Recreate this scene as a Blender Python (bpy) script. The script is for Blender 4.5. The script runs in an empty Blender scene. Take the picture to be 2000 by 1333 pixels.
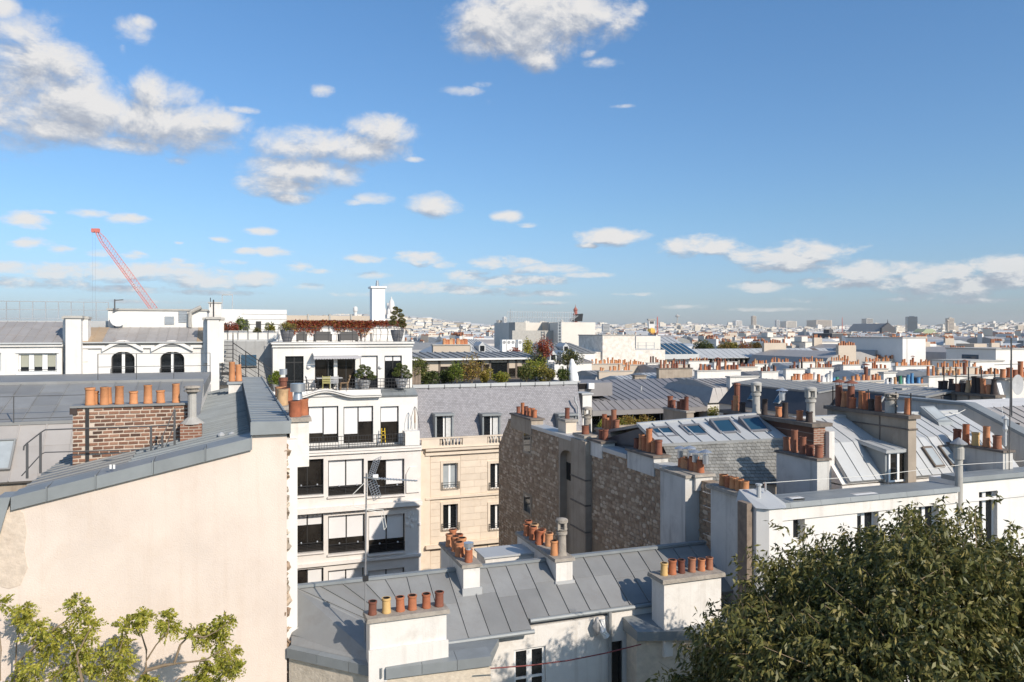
import bpy, bmesh, math, random
import numpy as np
from mathutils import Vector, Matrix, noise as mnoise

# ------------------------------------------------------------------ camera, sky, sun, exposure
SC = bpy.context.scene
E = 26.0                      # eye height above the street
FPX, CX, HZ = 1500.0, 1000.0, 650.0   # focal length and horizon row in photo pixels
TH = math.radians(20.0)       # the street grid is turned 20 degrees
CT, ST = math.cos(TH), math.sin(TH)

cam_d = bpy.data.cameras.new('camera'); cam = bpy.data.objects.new('camera', cam_d)
SC.collection.objects.link(cam); SC.camera = cam
cam.location = (0, 0, E); cam.rotation_euler = (math.radians(90), 0, 0)
cam_d.sensor_width = 36.0; cam_d.lens = 36.0 * FPX / 2000.0
cam_d.shift_y = -(666.5 - HZ) / 2000.0
cam_d.clip_start = 0.2; cam_d.clip_end = 40000

SUN_AZ, SUN_EL = math.radians(137.0), math.radians(31.0)   # clockwise from the view direction (+Y)
sun_dir = Vector((math.sin(SUN_AZ) * math.cos(SUN_EL), math.cos(SUN_AZ) * math.cos(SUN_EL), math.sin(SUN_EL)))
sun_d = bpy.data.lights.new('sun', 'SUN'); sun_d.energy = 4.9; sun_d.angle = math.radians(0.53)
sun_d.color = (1.0, 0.895, 0.78)
sun = bpy.data.objects.new('sun', sun_d); SC.collection.objects.link(sun)
sun.rotation_euler = (-sun_dir).to_track_quat('-Z', 'Y').to_euler()
sun.location = (40, -40, 80)

SC.view_settings.view_transform = 'Standard'; SC.view_settings.look = 'None'
SC.view_settings.exposure = -0.02; SC.view_settings.gamma = 1.0
SC.render.engine = 'CYCLES'
SC.cycles.max_bounces = 6; SC.cycles.diffuse_bounces = 3; SC.cycles.glossy_bounces = 3
SC.cycles.transmission_bounces = 3; SC.cycles.transparent_max_bounces = 8; SC.cycles.volume_bounces = 0
SC.cycles.use_denoising = True
SC.cycles.caustics_reflective = False; SC.cycles.caustics_refractive = False

class NT:
    """small helper to wire shader nodes"""
    def __init__(self, tree): self.t = tree; self.n = tree.nodes; self.l = tree.links
    def new(self, typ, **kw):
        nd = self.n.new(typ)
        for k, v in kw.items(): setattr(nd, k, v)
        return nd
    def put(self, sock, val):
        if val is None: return
        if hasattr(val, 'is_output') or isinstance(val, bpy.types.NodeSocket): self.l.new(val, sock)
        else: sock.default_value = val
    def math(self, op, a, b=None, c=None, clamp=False):
        nd = self.new('ShaderNodeMath', operation=op); nd.use_clamp = clamp
        self.put(nd.inputs[0], a); self.put(nd.inputs[1], b)
        if c is not None: self.put(nd.inputs[2], c)
        return nd.outputs[0]
    def vmath(self, op, a, b=None, out=0):
        nd = self.new('ShaderNodeVectorMath', operation=op)
        self.put(nd.inputs[0], a); self.put(nd.inputs[1], b)
        return nd.outputs[out]
    def mix(self, f, a, b, typ='MIX'):
        nd = self.new('ShaderNodeMix', data_type='RGBA', blend_type=typ)
        self.put(nd.inputs[0], f); self.put(nd.inputs[6], a); self.put(nd.inputs[7], b)
        return nd.outputs[2]
    def ramp(self, f, stops):
        nd = self.new('ShaderNodeValToRGB'); cr = nd.color_ramp
        while len(cr.elements) < len(stops): cr.elements.new(0.5)
        for el, (p, c) in zip(cr.elements, stops):
            el.position = p; el.color = (*c, 1) if len(c) == 3 else c
        self.put(nd.inputs[0], f); return nd.outputs[0]
    def noise(self, vec, scale, detail=4, rough=0.55, dist=0.0):
        nd = self.new('ShaderNodeTexNoise'); self.put(nd.inputs['Vector'], vec)
        nd.inputs['Scale'].default_value = scale; nd.inputs['Detail'].default_value = detail
        nd.inputs['Roughness'].default_value = rough; nd.inputs['Distortion'].default_value = dist
        return nd.outputs[0]
    def maprange(self, f, a, b, c=0.0, d=1.0, smooth=False):
        nd = self.new('ShaderNodeMapRange'); nd.clamp = True
        if smooth: nd.interpolation_type = 'SMOOTHSTEP'
        self.put(nd.inputs[0], f)
        for i, v in enumerate((a, b, c, d)): nd.inputs[i + 1].default_value = v
        return nd.outputs[0]

# clouds as directions in the sky: photo pixel centre, radii, strength
CLOUDS = [(60,130,120,85,1),(10,215,150,72,1),(140,205,120,62,1),(95,248,130,30,1),(8,12,38,26,.8),(40,70,50,40,.8),
 (340,245,130,48,1),(300,185,50,48,.8),(350,190,50,40,.7),(250,284,85,17,.85),(425,240,60,28,.9),(470,215,40,8,.5),
 (255,62,42,30,.42),(275,45,30,14,.42),(240,95,14,22,.35),
 (590,283,85,32,1),(745,254,66,28,1),(690,288,95,30,1),(600,335,100,28,1),(555,365,75,24,.9),(570,385,45,16,.8),(660,345,50,22,.8),
 (730,388,40,13,.8),(845,402,48,22,.9),(690,396,22,7,.5),(990,423,30,13,.85),(1030,440,22,6,.5),(630,178,32,14,.35),
 (1010,55,135,55,1),(1040,105,52,30,.95),(1140,35,95,50,1),(1060,15,120,40,1),(1180,122,42,13,.6),(1150,105,22,10,.5),(1245,18,22,18,.5),
 (905,178,48,10,.42),(955,165,35,8,.4),(955,198,12,8,.3),(1215,208,34,5,.28),(810,312,28,6,.36),(345,315,30,12,.4),
 (1195,463,64,17,1),(1150,480,28,7,.6),
 (1365,482,72,20,.95),(1480,500,70,18,.9),(1560,500,95,26,1),(1540,520,90,14,.9),(1700,535,100,24,1),(1640,550,70,14,.8),
 (1810,545,110,30,1),(1900,555,110,24,.95),(1965,518,70,20,1),(1990,545,80,25,.9),(1480,560,62,11,.7),(1570,585,60,8,.5),(1750,585,110,8,.5),(1900,588,120,7,.5),
 (52,430,46,17,.85),(85,414,30,6,.5),(175,418,45,9,.7),(245,428,44,11,.8),(60,478,48,13,.6),(115,488,38,9,.7),(190,496,34,8,.5),(262,500,34,10,.6),
 (20,524,60,12,.8),(100,530,60,16,.9),(200,532,110,18,.9),(330,532,90,20,.95),(440,546,110,18,.9),(30,550,55,14,.7),(120,556,70,12,.7),(250,566,110,9,.6),(420,572,120,7,.5),
 (510,452,32,8,.75),(430,468,25,7,.6),(350,475,12,4,.4),(480,492,28,8,.6),(535,492,36,9,.8),(455,512,28,7,.6),(352,509,25,6,.5),
 (580,522,30,11,.7),(620,530,40,5,.5),(715,507,42,9,.7),(815,506,42,14,.95),(870,518,30,7,.7),(725,538,40,8,.6),(600,560,40,8,.5),
 (985,514,62,12,.9),(1060,526,80,10,.8),(1140,538,60,6,.5),(910,538,42,10,.9),(1010,548,110,10,.9),(830,562,80,12,.8),(920,568,110,9,.6),(1050,574,110,7,.5),(690,575,60,6,.45),
 (1060,592,90,5,.4),(1250,575,60,4,.35),(1330,600,70,5,.35),(1480,605,120,5,.35),(300,590,160,5,.35)]

def build_world():
    w = bpy.data.worlds.new('World'); SC.world = w; w.use_nodes = True
    w.cycles.sampling_method = 'MANUAL'; w.cycles.sample_map_resolution = 256
    n = NT(w.node_tree); n.n.clear()
    out = n.new('ShaderNodeOutputWorld'); bg = n.new('ShaderNodeBackground')
    sky = n.new('ShaderNodeTexSky'); sky.sky_type = 'NISHITA'; sky.sun_disc = False
    sky.sun_elevation = SUN_EL; sky.sun_rotation = SUN_AZ
    sky.altitude = 60; sky.air_density = 1.0; sky.dust_density = 1.0; sky.ozone_density = 1.3
    hsv = n.new('ShaderNodeHueSaturation'); hsv.inputs['Saturation'].default_value = 1.0
    n.l.new(sky.outputs[0], hsv.inputs['Color'])
    tc = n.new('ShaderNodeTexCoord'); D = tc.outputs['Generated']
    sep = n.new('ShaderNodeSeparateXYZ'); n.l.new(D, sep.inputs[0])
    az = n.math('ARCTAN2', sep.outputs[0], sep.outputs[1])
    el = n.math('ARCSINE', sep.outputs[2])
    comb = n.new('ShaderNodeCombineXYZ'); n.l.new(az, comb.inputs[0]); n.l.new(el, comb.inputs[1])
    P = comb.outputs[0]
    blobs = []
    for cx, cy, rx, ry, a in CLOUDS:
        dx, dz = (cx - CX) / FPX, (HZ - cy) / FPX
        A = math.atan(dx); L = math.sqrt(1 + dx * dx)
        blobs.append((A, math.atan(dz / L), 1.12 * rx / FPX / L / L, 1.14 * ry / FPX / L, a))
    rr = random.Random(5)                      # the same scattered cumulus goes on round the horizon
    for k in range(26):
        A = rr.choice((-1, 1)) * rr.uniform(0.78, 3.1); e = rr.choice((rr.uniform(.05, .16), rr.uniform(.16, .8)))
        s = 0.03 + e * .22
        blobs.append((A, e, s * rr.uniform(1.4, 2.6), s * rr.uniform(.35, .8), rr.uniform(.7, 1)))
    # billows: coarse overhead, finer and flatter towards the horizon
    lowmix = n.maprange(el, .10, .24)
    def billow(off):
        q = P if off is None else n.vmath('ADD', P, off)
        hi = n.noise(n.vmath('MULTIPLY', q, (1, 1.35, 0)), 13.0, 10, .66, .25)
        lo = n.noise(n.vmath('MULTIPLY', q, (1, 2.3, 0)), 27.0, 8, .64, .2)
        nd = n.new('ShaderNodeMix', data_type='FLOAT'); n.put(nd.inputs[0], lowmix); n.put(nd.inputs[2], lo); n.put(nd.inputs[3], hi)
        return nd.outputs[0]
    def field(offset):
        q = P if offset is None else n.vmath('ADD', P, offset)
        acc = None
        for A, e, ra, re_, amp in blobs:
            if offset and ra < .028: continue
            nd = n.new('ShaderNodeVectorMath', operation='MULTIPLY_ADD'); n.l.new(q, nd.inputs[0])
            nd.inputs[1].default_value = (1 / ra, 1 / re_, 0); nd.inputs[2].default_value = (-A / ra, -e / re_, 0); d = nd.outputs[0]
            f = n.math('SUBTRACT', amp, n.vmath('DOT_PRODUCT', d, d, out=1))
            acc = f if acc is None else n.math('MAXIMUM', acc, f)
        return n.math('MAXIMUM', acc, -1.2)
    n1 = billow(None); n1b = billow((.006, .014, 0))
    F0 = field(None)
    f0 = n.math('ADD', n.math('MULTIPLY', F0, 1.25), n.math('MULTIPLY', n.math('SUBTRACT', n1, .478), 5.0))
    f1 = n.math('ADD', n.math('MULTIPLY', field((.006, .016, 0)), 1.25), n.math('MULTIPLY', n.math('SUBTRACT', n1b, .478), 5.0))
    alpha = n.maprange(f0, -.35, 1.35, 0, 1, True)
    lit = n.maprange(n.math('SUBTRACT', f0, f1), -1.1, 1.0, 0, 1, True)
    ccol = n.ramp(lit, [(0.05, (.42, .46, .55)), (0.45, (.64, .67, .73)), (.9, (.98, .96, .94))])
    cm = n.vmath('SCALE', ccol); cm.node.inputs['Scale'].default_value = 8.3
    dist = n.maprange(el, 0.0, .12, .62, .96)
    tint = n.ramp(n.maprange(el, 0.0, .42), [(0, (.80, 1.00, 1.50)), (.35, (.82, 1.12, 1.40)), (1, (.81, 1.24, 1.58))])
    skyc = n.mix(1.0, hsv.outputs[0], tint, 'MULTIPLY')
    col = n.mix(n.math('MULTIPLY', alpha, dist), skyc, cm)
    n.l.new(col, bg.inputs['Color']); bg.inputs['Strength'].default_value = 0.105
    n.l.new(bg.outputs[0], out.inputs[0])
build_world()

# ------------------------------------------------------------------ materials
MATS = {}
def mat(name, c, rough=.7, metal=0.0, var=.10, vscale=1.5, c2=None, spots=0.0, spot_c=(.1,.09,.08), spot_scale=.8, bump=0.0, bscale=30.0,
        rnd=0.0, ramp=None, streak=0.0, spec=.4, island=False, trans=0.0, emit=None, brick=None):
    """base colour with noise variation, stains, vertical streaks and per-object tint"""
    m = bpy.data.materials.new(name); m.use_nodes = True; n = NT(m.node_tree)
    p = n.n['Principled BSDF']; tc = n.new('ShaderNodeTexCoord'); V = tc.outputs['Object']
    rv = None
    if rnd or ramp:
        if island: rv = n.new('ShaderNodeNewGeometry').outputs['Random Per Island']
        else: rv = n.new('ShaderNodeObjectInfo').outputs['Random']
    col = n.ramp(rv, ramp) if ramp else None
    if brick:
        bt = n.new('ShaderNodeTexBrick'); mp = n.new('ShaderNodeMapping')
        mp.inputs['Rotation'].default_value = brick[1]
        n.l.new(V, mp.inputs[0]); n.l.new(mp.outputs[0], bt.inputs[0])
        bt.inputs['Color1'].default_value = (*c, 1); bt.inputs['Color2'].default_value = (*c2, 1)
        bt.inputs['Mortar'].default_value = (*brick[0], 1); bt.inputs['Scale'].default_value = brick[2]
        bt.inputs['Mortar Size'].default_value = .012; bt.inputs['Brick Width'].default_value = .24; bt.inputs['Row Height'].default_value = .075
        col = bt.outputs[0]; c2 = None
    if col is None: col = n.mix(0.0, (*c, 1), (*c, 1))
    nz = n.noise(V, vscale, 5, .6)
    d = tuple(x * (1 - var) for x in (1, 1, 1)); l = tuple(1 + var for _ in range(3))
    if c2 is not None: col = n.mix(n.maprange(nz, .38, .64), col, (*c2, 1))
    col = n.mix(1.0, col, n.ramp(nz, [(.3, d), (.7, l)]), 'MULTIPLY')
    if rnd: col = n.mix(1.0, col, n.ramp(rv, [(0, (1 - rnd,) * 3), (1, (1 + rnd,) * 3)]), 'MULTIPLY')
    if spots:
        s = n.noise(V, spot_scale, 8, .68, .4)
        col = n.mix(n.math('MULTIPLY', n.maprange(s, .54, .72), spots), col, (*spot_c, 1))
    if streak:
        mp = n.new('ShaderNodeMapping'); mp.inputs['Scale'].default_value = (2.6, 2.6, .16); n.l.new(V, mp.inputs[0])
        s = n.noise(mp.outputs[0], 1.7, 6, .65)
        col = n.mix(n.math('MULTIPLY', n.maprange(s, .52, .75), streak), col, (*spot_c, 1))
    n.l.new(col, p.inputs['Base Color'])
    p.inputs['Roughness'].default_value = rough; p.inputs['Metallic'].default_value = metal
    p.inputs['Specular IOR Level'].default_value = spec
    if bump:
        b = n.new('ShaderNodeBump'); b.inputs['Strength'].default_value = bump; b.inputs['Distance'].default_value = .02
        n.l.new(n.noise(V, bscale, 5, .6), b.inputs['Height']); n.l.new(b.outputs[0], p.inputs['Normal'])
    if trans:
        tr = n.new('ShaderNodeBsdfTranslucent'); ms = n.new('ShaderNodeMixShader'); ms.inputs[0].default_value = trans
        n.l.new(col, tr.inputs[0]); n.l.new(p.outputs[0], ms.inputs[1]); n.l.new(tr.outputs[0], ms.inputs[2])
        n.l.new(ms.outputs[0], n.n['Material Output'].inputs[0])
    MATS[name] = m; return m

mat('cream_render', (.67,.57,.485), .9, var=.09, vscale=.55, spots=.55, spot_c=(.58,.465,.37), spot_scale=.5, bump=.35, bscale=30, streak=.42)
mat('rough_patch', (.60,.50,.40), .95, var=.14, vscale=5, spots=.5, spot_c=(.50,.40,.31), spot_scale=2.5, bump=.8, bscale=14)
mat('rough_render', (.60,.52,.41), .95, var=.14, vscale=6, spots=.5, spot_c=(.40,.33,.25), spot_scale=2.5, bump=.9, bscale=14)
mat('white_render', (.74,.715,.67), .85, var=.05, vscale=.8, spots=.25, spot_c=(.50,.45,.39), spot_scale=.7, bump=.15, bscale=50, streak=.25)
mat('chimney_white', (.72,.685,.63), .9, var=.08, vscale=1.2, spots=.4, spot_c=(.40,.35,.29), spot_scale=1.2, bump=.3, bscale=35, streak=.4)
mat('grey_render', (.56,.54,.50), .9, var=.10, vscale=1.0, spots=.4, spot_c=(.22,.20,.18), spot_scale=.9, bump=.3, bscale=30, streak=.65)
mat('brown_render', (.36,.30,.235), .92, var=.14, vscale=1.2, spots=.45, spot_c=(.17,.13,.10), spot_scale=1.0, bump=.4, bscale=30, streak=.5)
mat('pale_stone', (.735,.69,.64), .85, var=.07, vscale=1.2, spots=.3, spot_c=(.42,.36,.30), bump=.2, bscale=40, rnd=.05)
mat('beige_stone', (.68,.575,.455), .88, var=.06, vscale=1.5, spots=.3, spot_c=(.50,.38,.26), bump=.2, bscale=40, rnd=.06, streak=.15)
mat('cap_stone', (.34,.30,.25), .95, var=.2, vscale=4, spots=.7, spot_c=(.13,.12,.10), spot_scale=3.5, bump=.8, bscale=18)
mat('dark_cap', (.17,.14,.115), .95, var=.25, vscale=4, spots=.5, spot_c=(.06,.05,.045), spot_scale=3, bump=.6, bscale=18)
mat('rubble_stone', (.33,.25,.18), .95, var=.16, vscale=5, spots=.4, spot_c=(.15,.11,.08), spot_scale=4, bump=.7, bscale=22,
    ramp=[(0,(.28,.19,.125)),(.45,(.38,.275,.19)),(.8,(.48,.36,.255)),(1,(.60,.49,.37))])
mat('rubble_far', (.33,.25,.18), .95, var=.16, vscale=5, bump=.6, bscale=22, island=True,
    ramp=[(0,(.28,.19,.125)),(.45,(.38,.275,.19)),(.8,(.48,.36,.255)),(1,(.60,.49,.37))])
mat('mortar', (.32,.24,.17), .97, var=.2, vscale=3, spots=.5, spot_c=(.22,.17,.13), spot_scale=1.5, bump=.6, bscale=25)
mat('pale_mortar', (.56,.47,.38), .97, var=.12, vscale=4, bump=.6, bscale=25)
mat('brick', (.3,.14,.09), .9, var=.18, vscale=9, bump=.5, bscale=30,
    ramp=[(0,(.085,.05,.036)),(.35,(.20,.10,.065)),(.7,(.29,.15,.095)),(1,(.37,.21,.14))])
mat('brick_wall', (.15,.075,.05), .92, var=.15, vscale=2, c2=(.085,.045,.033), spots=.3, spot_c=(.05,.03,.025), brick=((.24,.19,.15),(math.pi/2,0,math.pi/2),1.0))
mat('brick_wall_front', (.30,.14,.09), .92, var=.15, vscale=2, c2=(.2,.09,.055), brick=((.38,.31,.25),(math.pi/2,0,0),1.0))
mat('zinc', (.262,.262,.252), .58, .15, var=.09, vscale=1.3, spots=.5, spot_c=(.22,.205,.19), spot_scale=1.9, bump=.16, bscale=4, rnd=.13, spec=.5, streak=.3)
mat('zinc_blue', (.25,.268,.27), .55, .15, var=.10, vscale=2, spots=.3, spot_c=(.24,.26,.28), spot_scale=1.4, bump=.06, bscale=5, rnd=.08, spec=.5)
mat('zinc_light', (.475,.48,.47), .52, .15, var=.06, vscale=1.2, spots=.25, spot_c=(.42,.42,.41), spot_scale=1.5, rnd=.06, spec=.5)
mat('zinc_warm', (.36,.335,.31), .55, .1, var=.08, vscale=1.4, spots=.3, spot_c=(.30,.23,.17), spot_scale=1.1, rnd=.07)
mat('zinc_rust', (.42,.31,.20), .6, .05, var=.1, vscale=1.4)
mat('zinc_brown', (.25,.235,.23), .55, .1, var=.08, vscale=1.0, spots=.2, spot_c=(.19,.17,.16), rnd=.06)
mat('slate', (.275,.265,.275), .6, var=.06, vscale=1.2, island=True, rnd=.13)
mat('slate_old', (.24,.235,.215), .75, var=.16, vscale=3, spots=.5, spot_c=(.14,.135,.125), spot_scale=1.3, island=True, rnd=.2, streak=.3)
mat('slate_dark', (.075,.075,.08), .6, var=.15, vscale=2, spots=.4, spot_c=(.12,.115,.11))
mat('terracotta', (.5,.2,.09), .85, var=.18, vscale=7, spots=.6, spot_c=(.13,.075,.05), spot_scale=5, streak=.3,
    ramp=[(0,(.36,.115,.055)),(.4,(.48,.185,.085)),(.75,(.57,.265,.13)),(1,(.52,.35,.19))])
mat('terracotta_orange', (.54,.24,.105), .8, var=.14, vscale=5, spots=.45, spot_c=(.30,.15,.085), spot_scale=4, rnd=.14)
mat('terracotta_dark', (.22,.09,.06), .85, var=.16, vscale=7, spots=.4, spot_c=(.07,.045,.035), spot_scale=5,
    ramp=[(0,(.14,.05,.033)),(.6,(.24,.09,.055)),(1,(.34,.15,.085))])
mat('soot_pot', (.06,.045,.04), .9, var=.2, vscale=6)
mat('soot_and_shade', (.012,.010,.010), 1.0, var=.1)  # pot soot, and the shade painted into the plant hut opening
mat('white_pot', (.74,.72,.68), .7, rnd=.08)
mat('green_pot', (.06,.25,.15), .6)
mat('blue_pot', (.10,.27,.48), .6)
mat('yellow_pot', (.62,.40,.16), .7, var=.12)
mat('concrete', (.42,.40,.36), .92, var=.12, vscale=2, spots=.4, spot_c=(.26,.24,.21), spot_scale=1.5, bump=.3, bscale=25)
mat('pale_concrete', (.70,.65,.57), .9, var=.06, vscale=.3, spots=.3, spot_c=(.52,.46,.38), spot_scale=.15, streak=.2)
mat('galvanised', (.55,.56,.57), .32, .7, var=.08, vscale=3, rnd=.1)
mat('lead_pipe', (.30,.30,.30), .5, .3, var=.12, vscale=4)
mat('iron', (.030,.030,.032), .5, .2, var=.1)
mat('steel_rail', (.10,.10,.10), .5, .3, var=.1)
mat('rail_pale', (.36,.38,.39), .5, .3)
mat('white_paint', (.80,.79,.76), .45, var=.03)
mat('blind', (.72,.71,.70), .7, var=.02)
mat('blind_olive', (.36,.36,.29), .8, var=.05)
mat('glass', (.012,.014,.016), .04, var=.1, spec=.5)
mat('glass_warm', (.022,.019,.016), .05, var=.6, vscale=1.1, spec=.6)
mat('glass_blue', (.02,.06,.10), .04, spec=.8)
mat('glass_pale', (.34,.37,.38), .12, var=.15)
mat('dark_frame', (.035,.034,.033), .45, var=.1)
mat('bronze_frame', (.14,.11,.085), .5, var=.1)
mat('curtain', (.55,.55,.53), .9, var=.15, vscale=6)
mat('awning', (.46,.45,.46), .9, var=.05)
mat('bark', (.17,.135,.10), .9, var=.2, vscale=8)
mat('twig', (.26,.19,.12), .9, var=.2, vscale=8)
mat('rust_metal', (.20,.075,.045), .7, .1, var=.25, vscale=5)
mat('crane_red', (.66,.20,.16), .6)
mat('red_tower', (.34,.12,.09), .7, var=.15)
mat('gold', (.72,.42,.08), .4, .3)
mat('black_panel', (.02,.022,.026), .3)
mat('pot_grey', (.17,.17,.18), .7, var=.1, vscale=6)
mat('pot_pale', (.42,.42,.42), .75, var=.1, vscale=6)
mat('wicker', (.10,.095,.09), .9, var=.2, vscale=30)
mat('wood', (.33,.215,.12), .7, var=.2, vscale=5)
mat('old_board', (.22,.17,.13), .9, var=.25, vscale=5)
mat('yellow_paint', (.70,.48,.03), .5)
mat('cable_white', (.70,.68,.62), .6)
mat('cable_red', (.20,.04,.035), .6)
mat('rubber', (.03,.03,.03), .6)
mat('white_cloth', (.82,.81,.79), .9)
L_ = dict(rough=.5, var=.1, vscale=3, island=True, spec=.4)
mat('leaf_olive', (.1,.11,.03), trans=.25, ramp=[(0,(.055,.064,.016)),(.4,(.125,.128,.034)),(.8,(.215,.195,.058)),(1,(.32,.26,.09))], **L_)
mat('leaf_lime', (.3,.33,.04), trans=.35, ramp=[(0,(.20,.225,.028)),(.5,(.36,.365,.05)),(1,(.54,.47,.09))], **L_)
mat('leaf_green', (.1,.15,.03), trans=.25, ramp=[(0,(.04,.07,.012)),(.6,(.10,.135,.03)),(1,(.19,.20,.05))], **L_)
mat('leaf_bright', (.2,.26,.03), trans=.3, ramp=[(0,(.10,.15,.015)),(.6,(.20,.25,.03)),(1,(.32,.34,.05))], **L_)
mat('leaf_yellow', (.4,.33,.05), trans=.3, ramp=[(0,(.16,.15,.03)),(.5,(.34,.27,.05)),(1,(.52,.42,.09))], **L_)
mat('leaf_orange', (.3,.17,.05), trans=.3, ramp=[(0,(.13,.09,.025)),(.5,(.28,.16,.045)),(1,(.42,.26,.08))], **L_)
mat('leaf_red', (.3,.05,.03), trans=.25, ramp=[(0,(.13,.025,.018)),(.5,(.30,.055,.03)),(.85,(.42,.12,.05)),(1,(.34,.22,.08))], **L_)
mat('leaf_dark', (.05,.07,.02), trans=.15, ramp=[(0,(.022,.035,.010)),(.6,(.055,.07,.02)),(1,(.09,.10,.03))], **L_)
CW = dict(rough=.9, var=.10, vscale=.05, island=True, streak=0)
mat('city_wall', (.6,.55,.47), ramp=[(0,(.44,.37,.29)),(.3,(.60,.53,.43)),(.7,(.71,.65,.55)),(1,(.78,.73,.65))], **CW)
mat('city_roof', (.36,.38,.40), ramp=[(0,(.20,.21,.22)),(.5,(.36,.375,.385)),(.9,(.50,.51,.52)),(1,(.36,.19,.12))], **CW)
mat('city_window', (.05,.05,.055), .3)
mat('city_green', (.07,.085,.03), ramp=[(0,(.03,.045,.015)),(.7,(.08,.09,.03)),(1,(.17,.12,.04))], **CW)
mat('city_pot', (.42,.17,.09), ramp=[(0,(.25,.09,.05)),(1,(.52,.24,.13))], **CW)
mat('wall_cream', (.64,.58,.49), .9, var=.06, vscale=.3, spots=.2, spot_c=(.45,.38,.3), spot_scale=.25)
mat('wall_white', (.74,.71,.66), .9, var=.05, vscale=.3, spots=.2, spot_c=(.5,.45,.38), spot_scale=.25)
mat('wall_tan', (.52,.44,.35), .9, var=.06, vscale=.3, spots=.25, spot_c=(.36,.29,.22), spot_scale=.25)
mat('speckled_stone', (.66,.60,.52), .95, var=.10, vscale=1.5, c2=(.76,.70,.62), spots=.55, spot_c=(.42,.35,.27), spot_scale=1.2)
mat('copper_green', (.34,.38,.24), .8, var=.1, vscale=.1)
mat('olive_paint', (.42,.38,.14), .6)
mat('ground', (.16,.15,.135), .95, var=.2, vscale=.02, c2=(.10,.11,.07))
mat('ground_hill', (.07,.08,.035), .95, var=.3, vscale=.02)
def M(n): return MATS[n]

# ------------------------------------------------------------------ geometry helpers (street-grid coordinates u right, v away, z from eye level)
COL = SC.collection
GZ = -E
def W(u, v, z): return Vector((u * CT - v * ST, u * ST + v * CT, z + E))
def grid(x, y): return (x * CT + y * ST, -x * ST + y * CT)
def ray(px, py):
    dx, dz = (px - CX) / FPX, (HZ - py) / FPX
    return dx * CT + ST, -dx * ST + CT, dz
def pv(px, py, v):
    du, dv, dz = ray(px, py); t = v / dv; return (du * t, v, dz * t)
def pu(px, py, u):
    du, dv, dz = ray(px, py); t = u / du; return (u, dv * t, dz * t)
def pz(px, py, z):
    du, dv, dz = ray(px, py); t = z / dz; return (du * t, dv * t, z)
def pY(px, py, Y):
    du, dv, dz = ray(px, py); return (du * Y, dv * Y, dz * Y)
def R(px0, py0, px1, py1, v):
    """photo rectangle on the plane v -> u0, u1, z0, z1"""
    c = (px0 + px1) / 2
    return pv(px0, py0, v)[0], pv(px1, py0, v)[0], pv(c, py1, v)[2], pv(c, py0, v)[2]

class Thing:
    def __init__(self, name, label, cat, o=(0, 0, GZ), group=None, rot=0.0):
        self.o = Vector(o); self.rot = rot
        e = bpy.data.objects.new(name, None); COL.objects.link(e); e.empty_display_size = .3
        e.location = W(*o); e.rotation_euler = (0, 0, TH)
        e['label'] = label; e['category'] = cat; e['kind'] = 'thing'
        if group: e['group'] = group
        self.e = e

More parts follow.
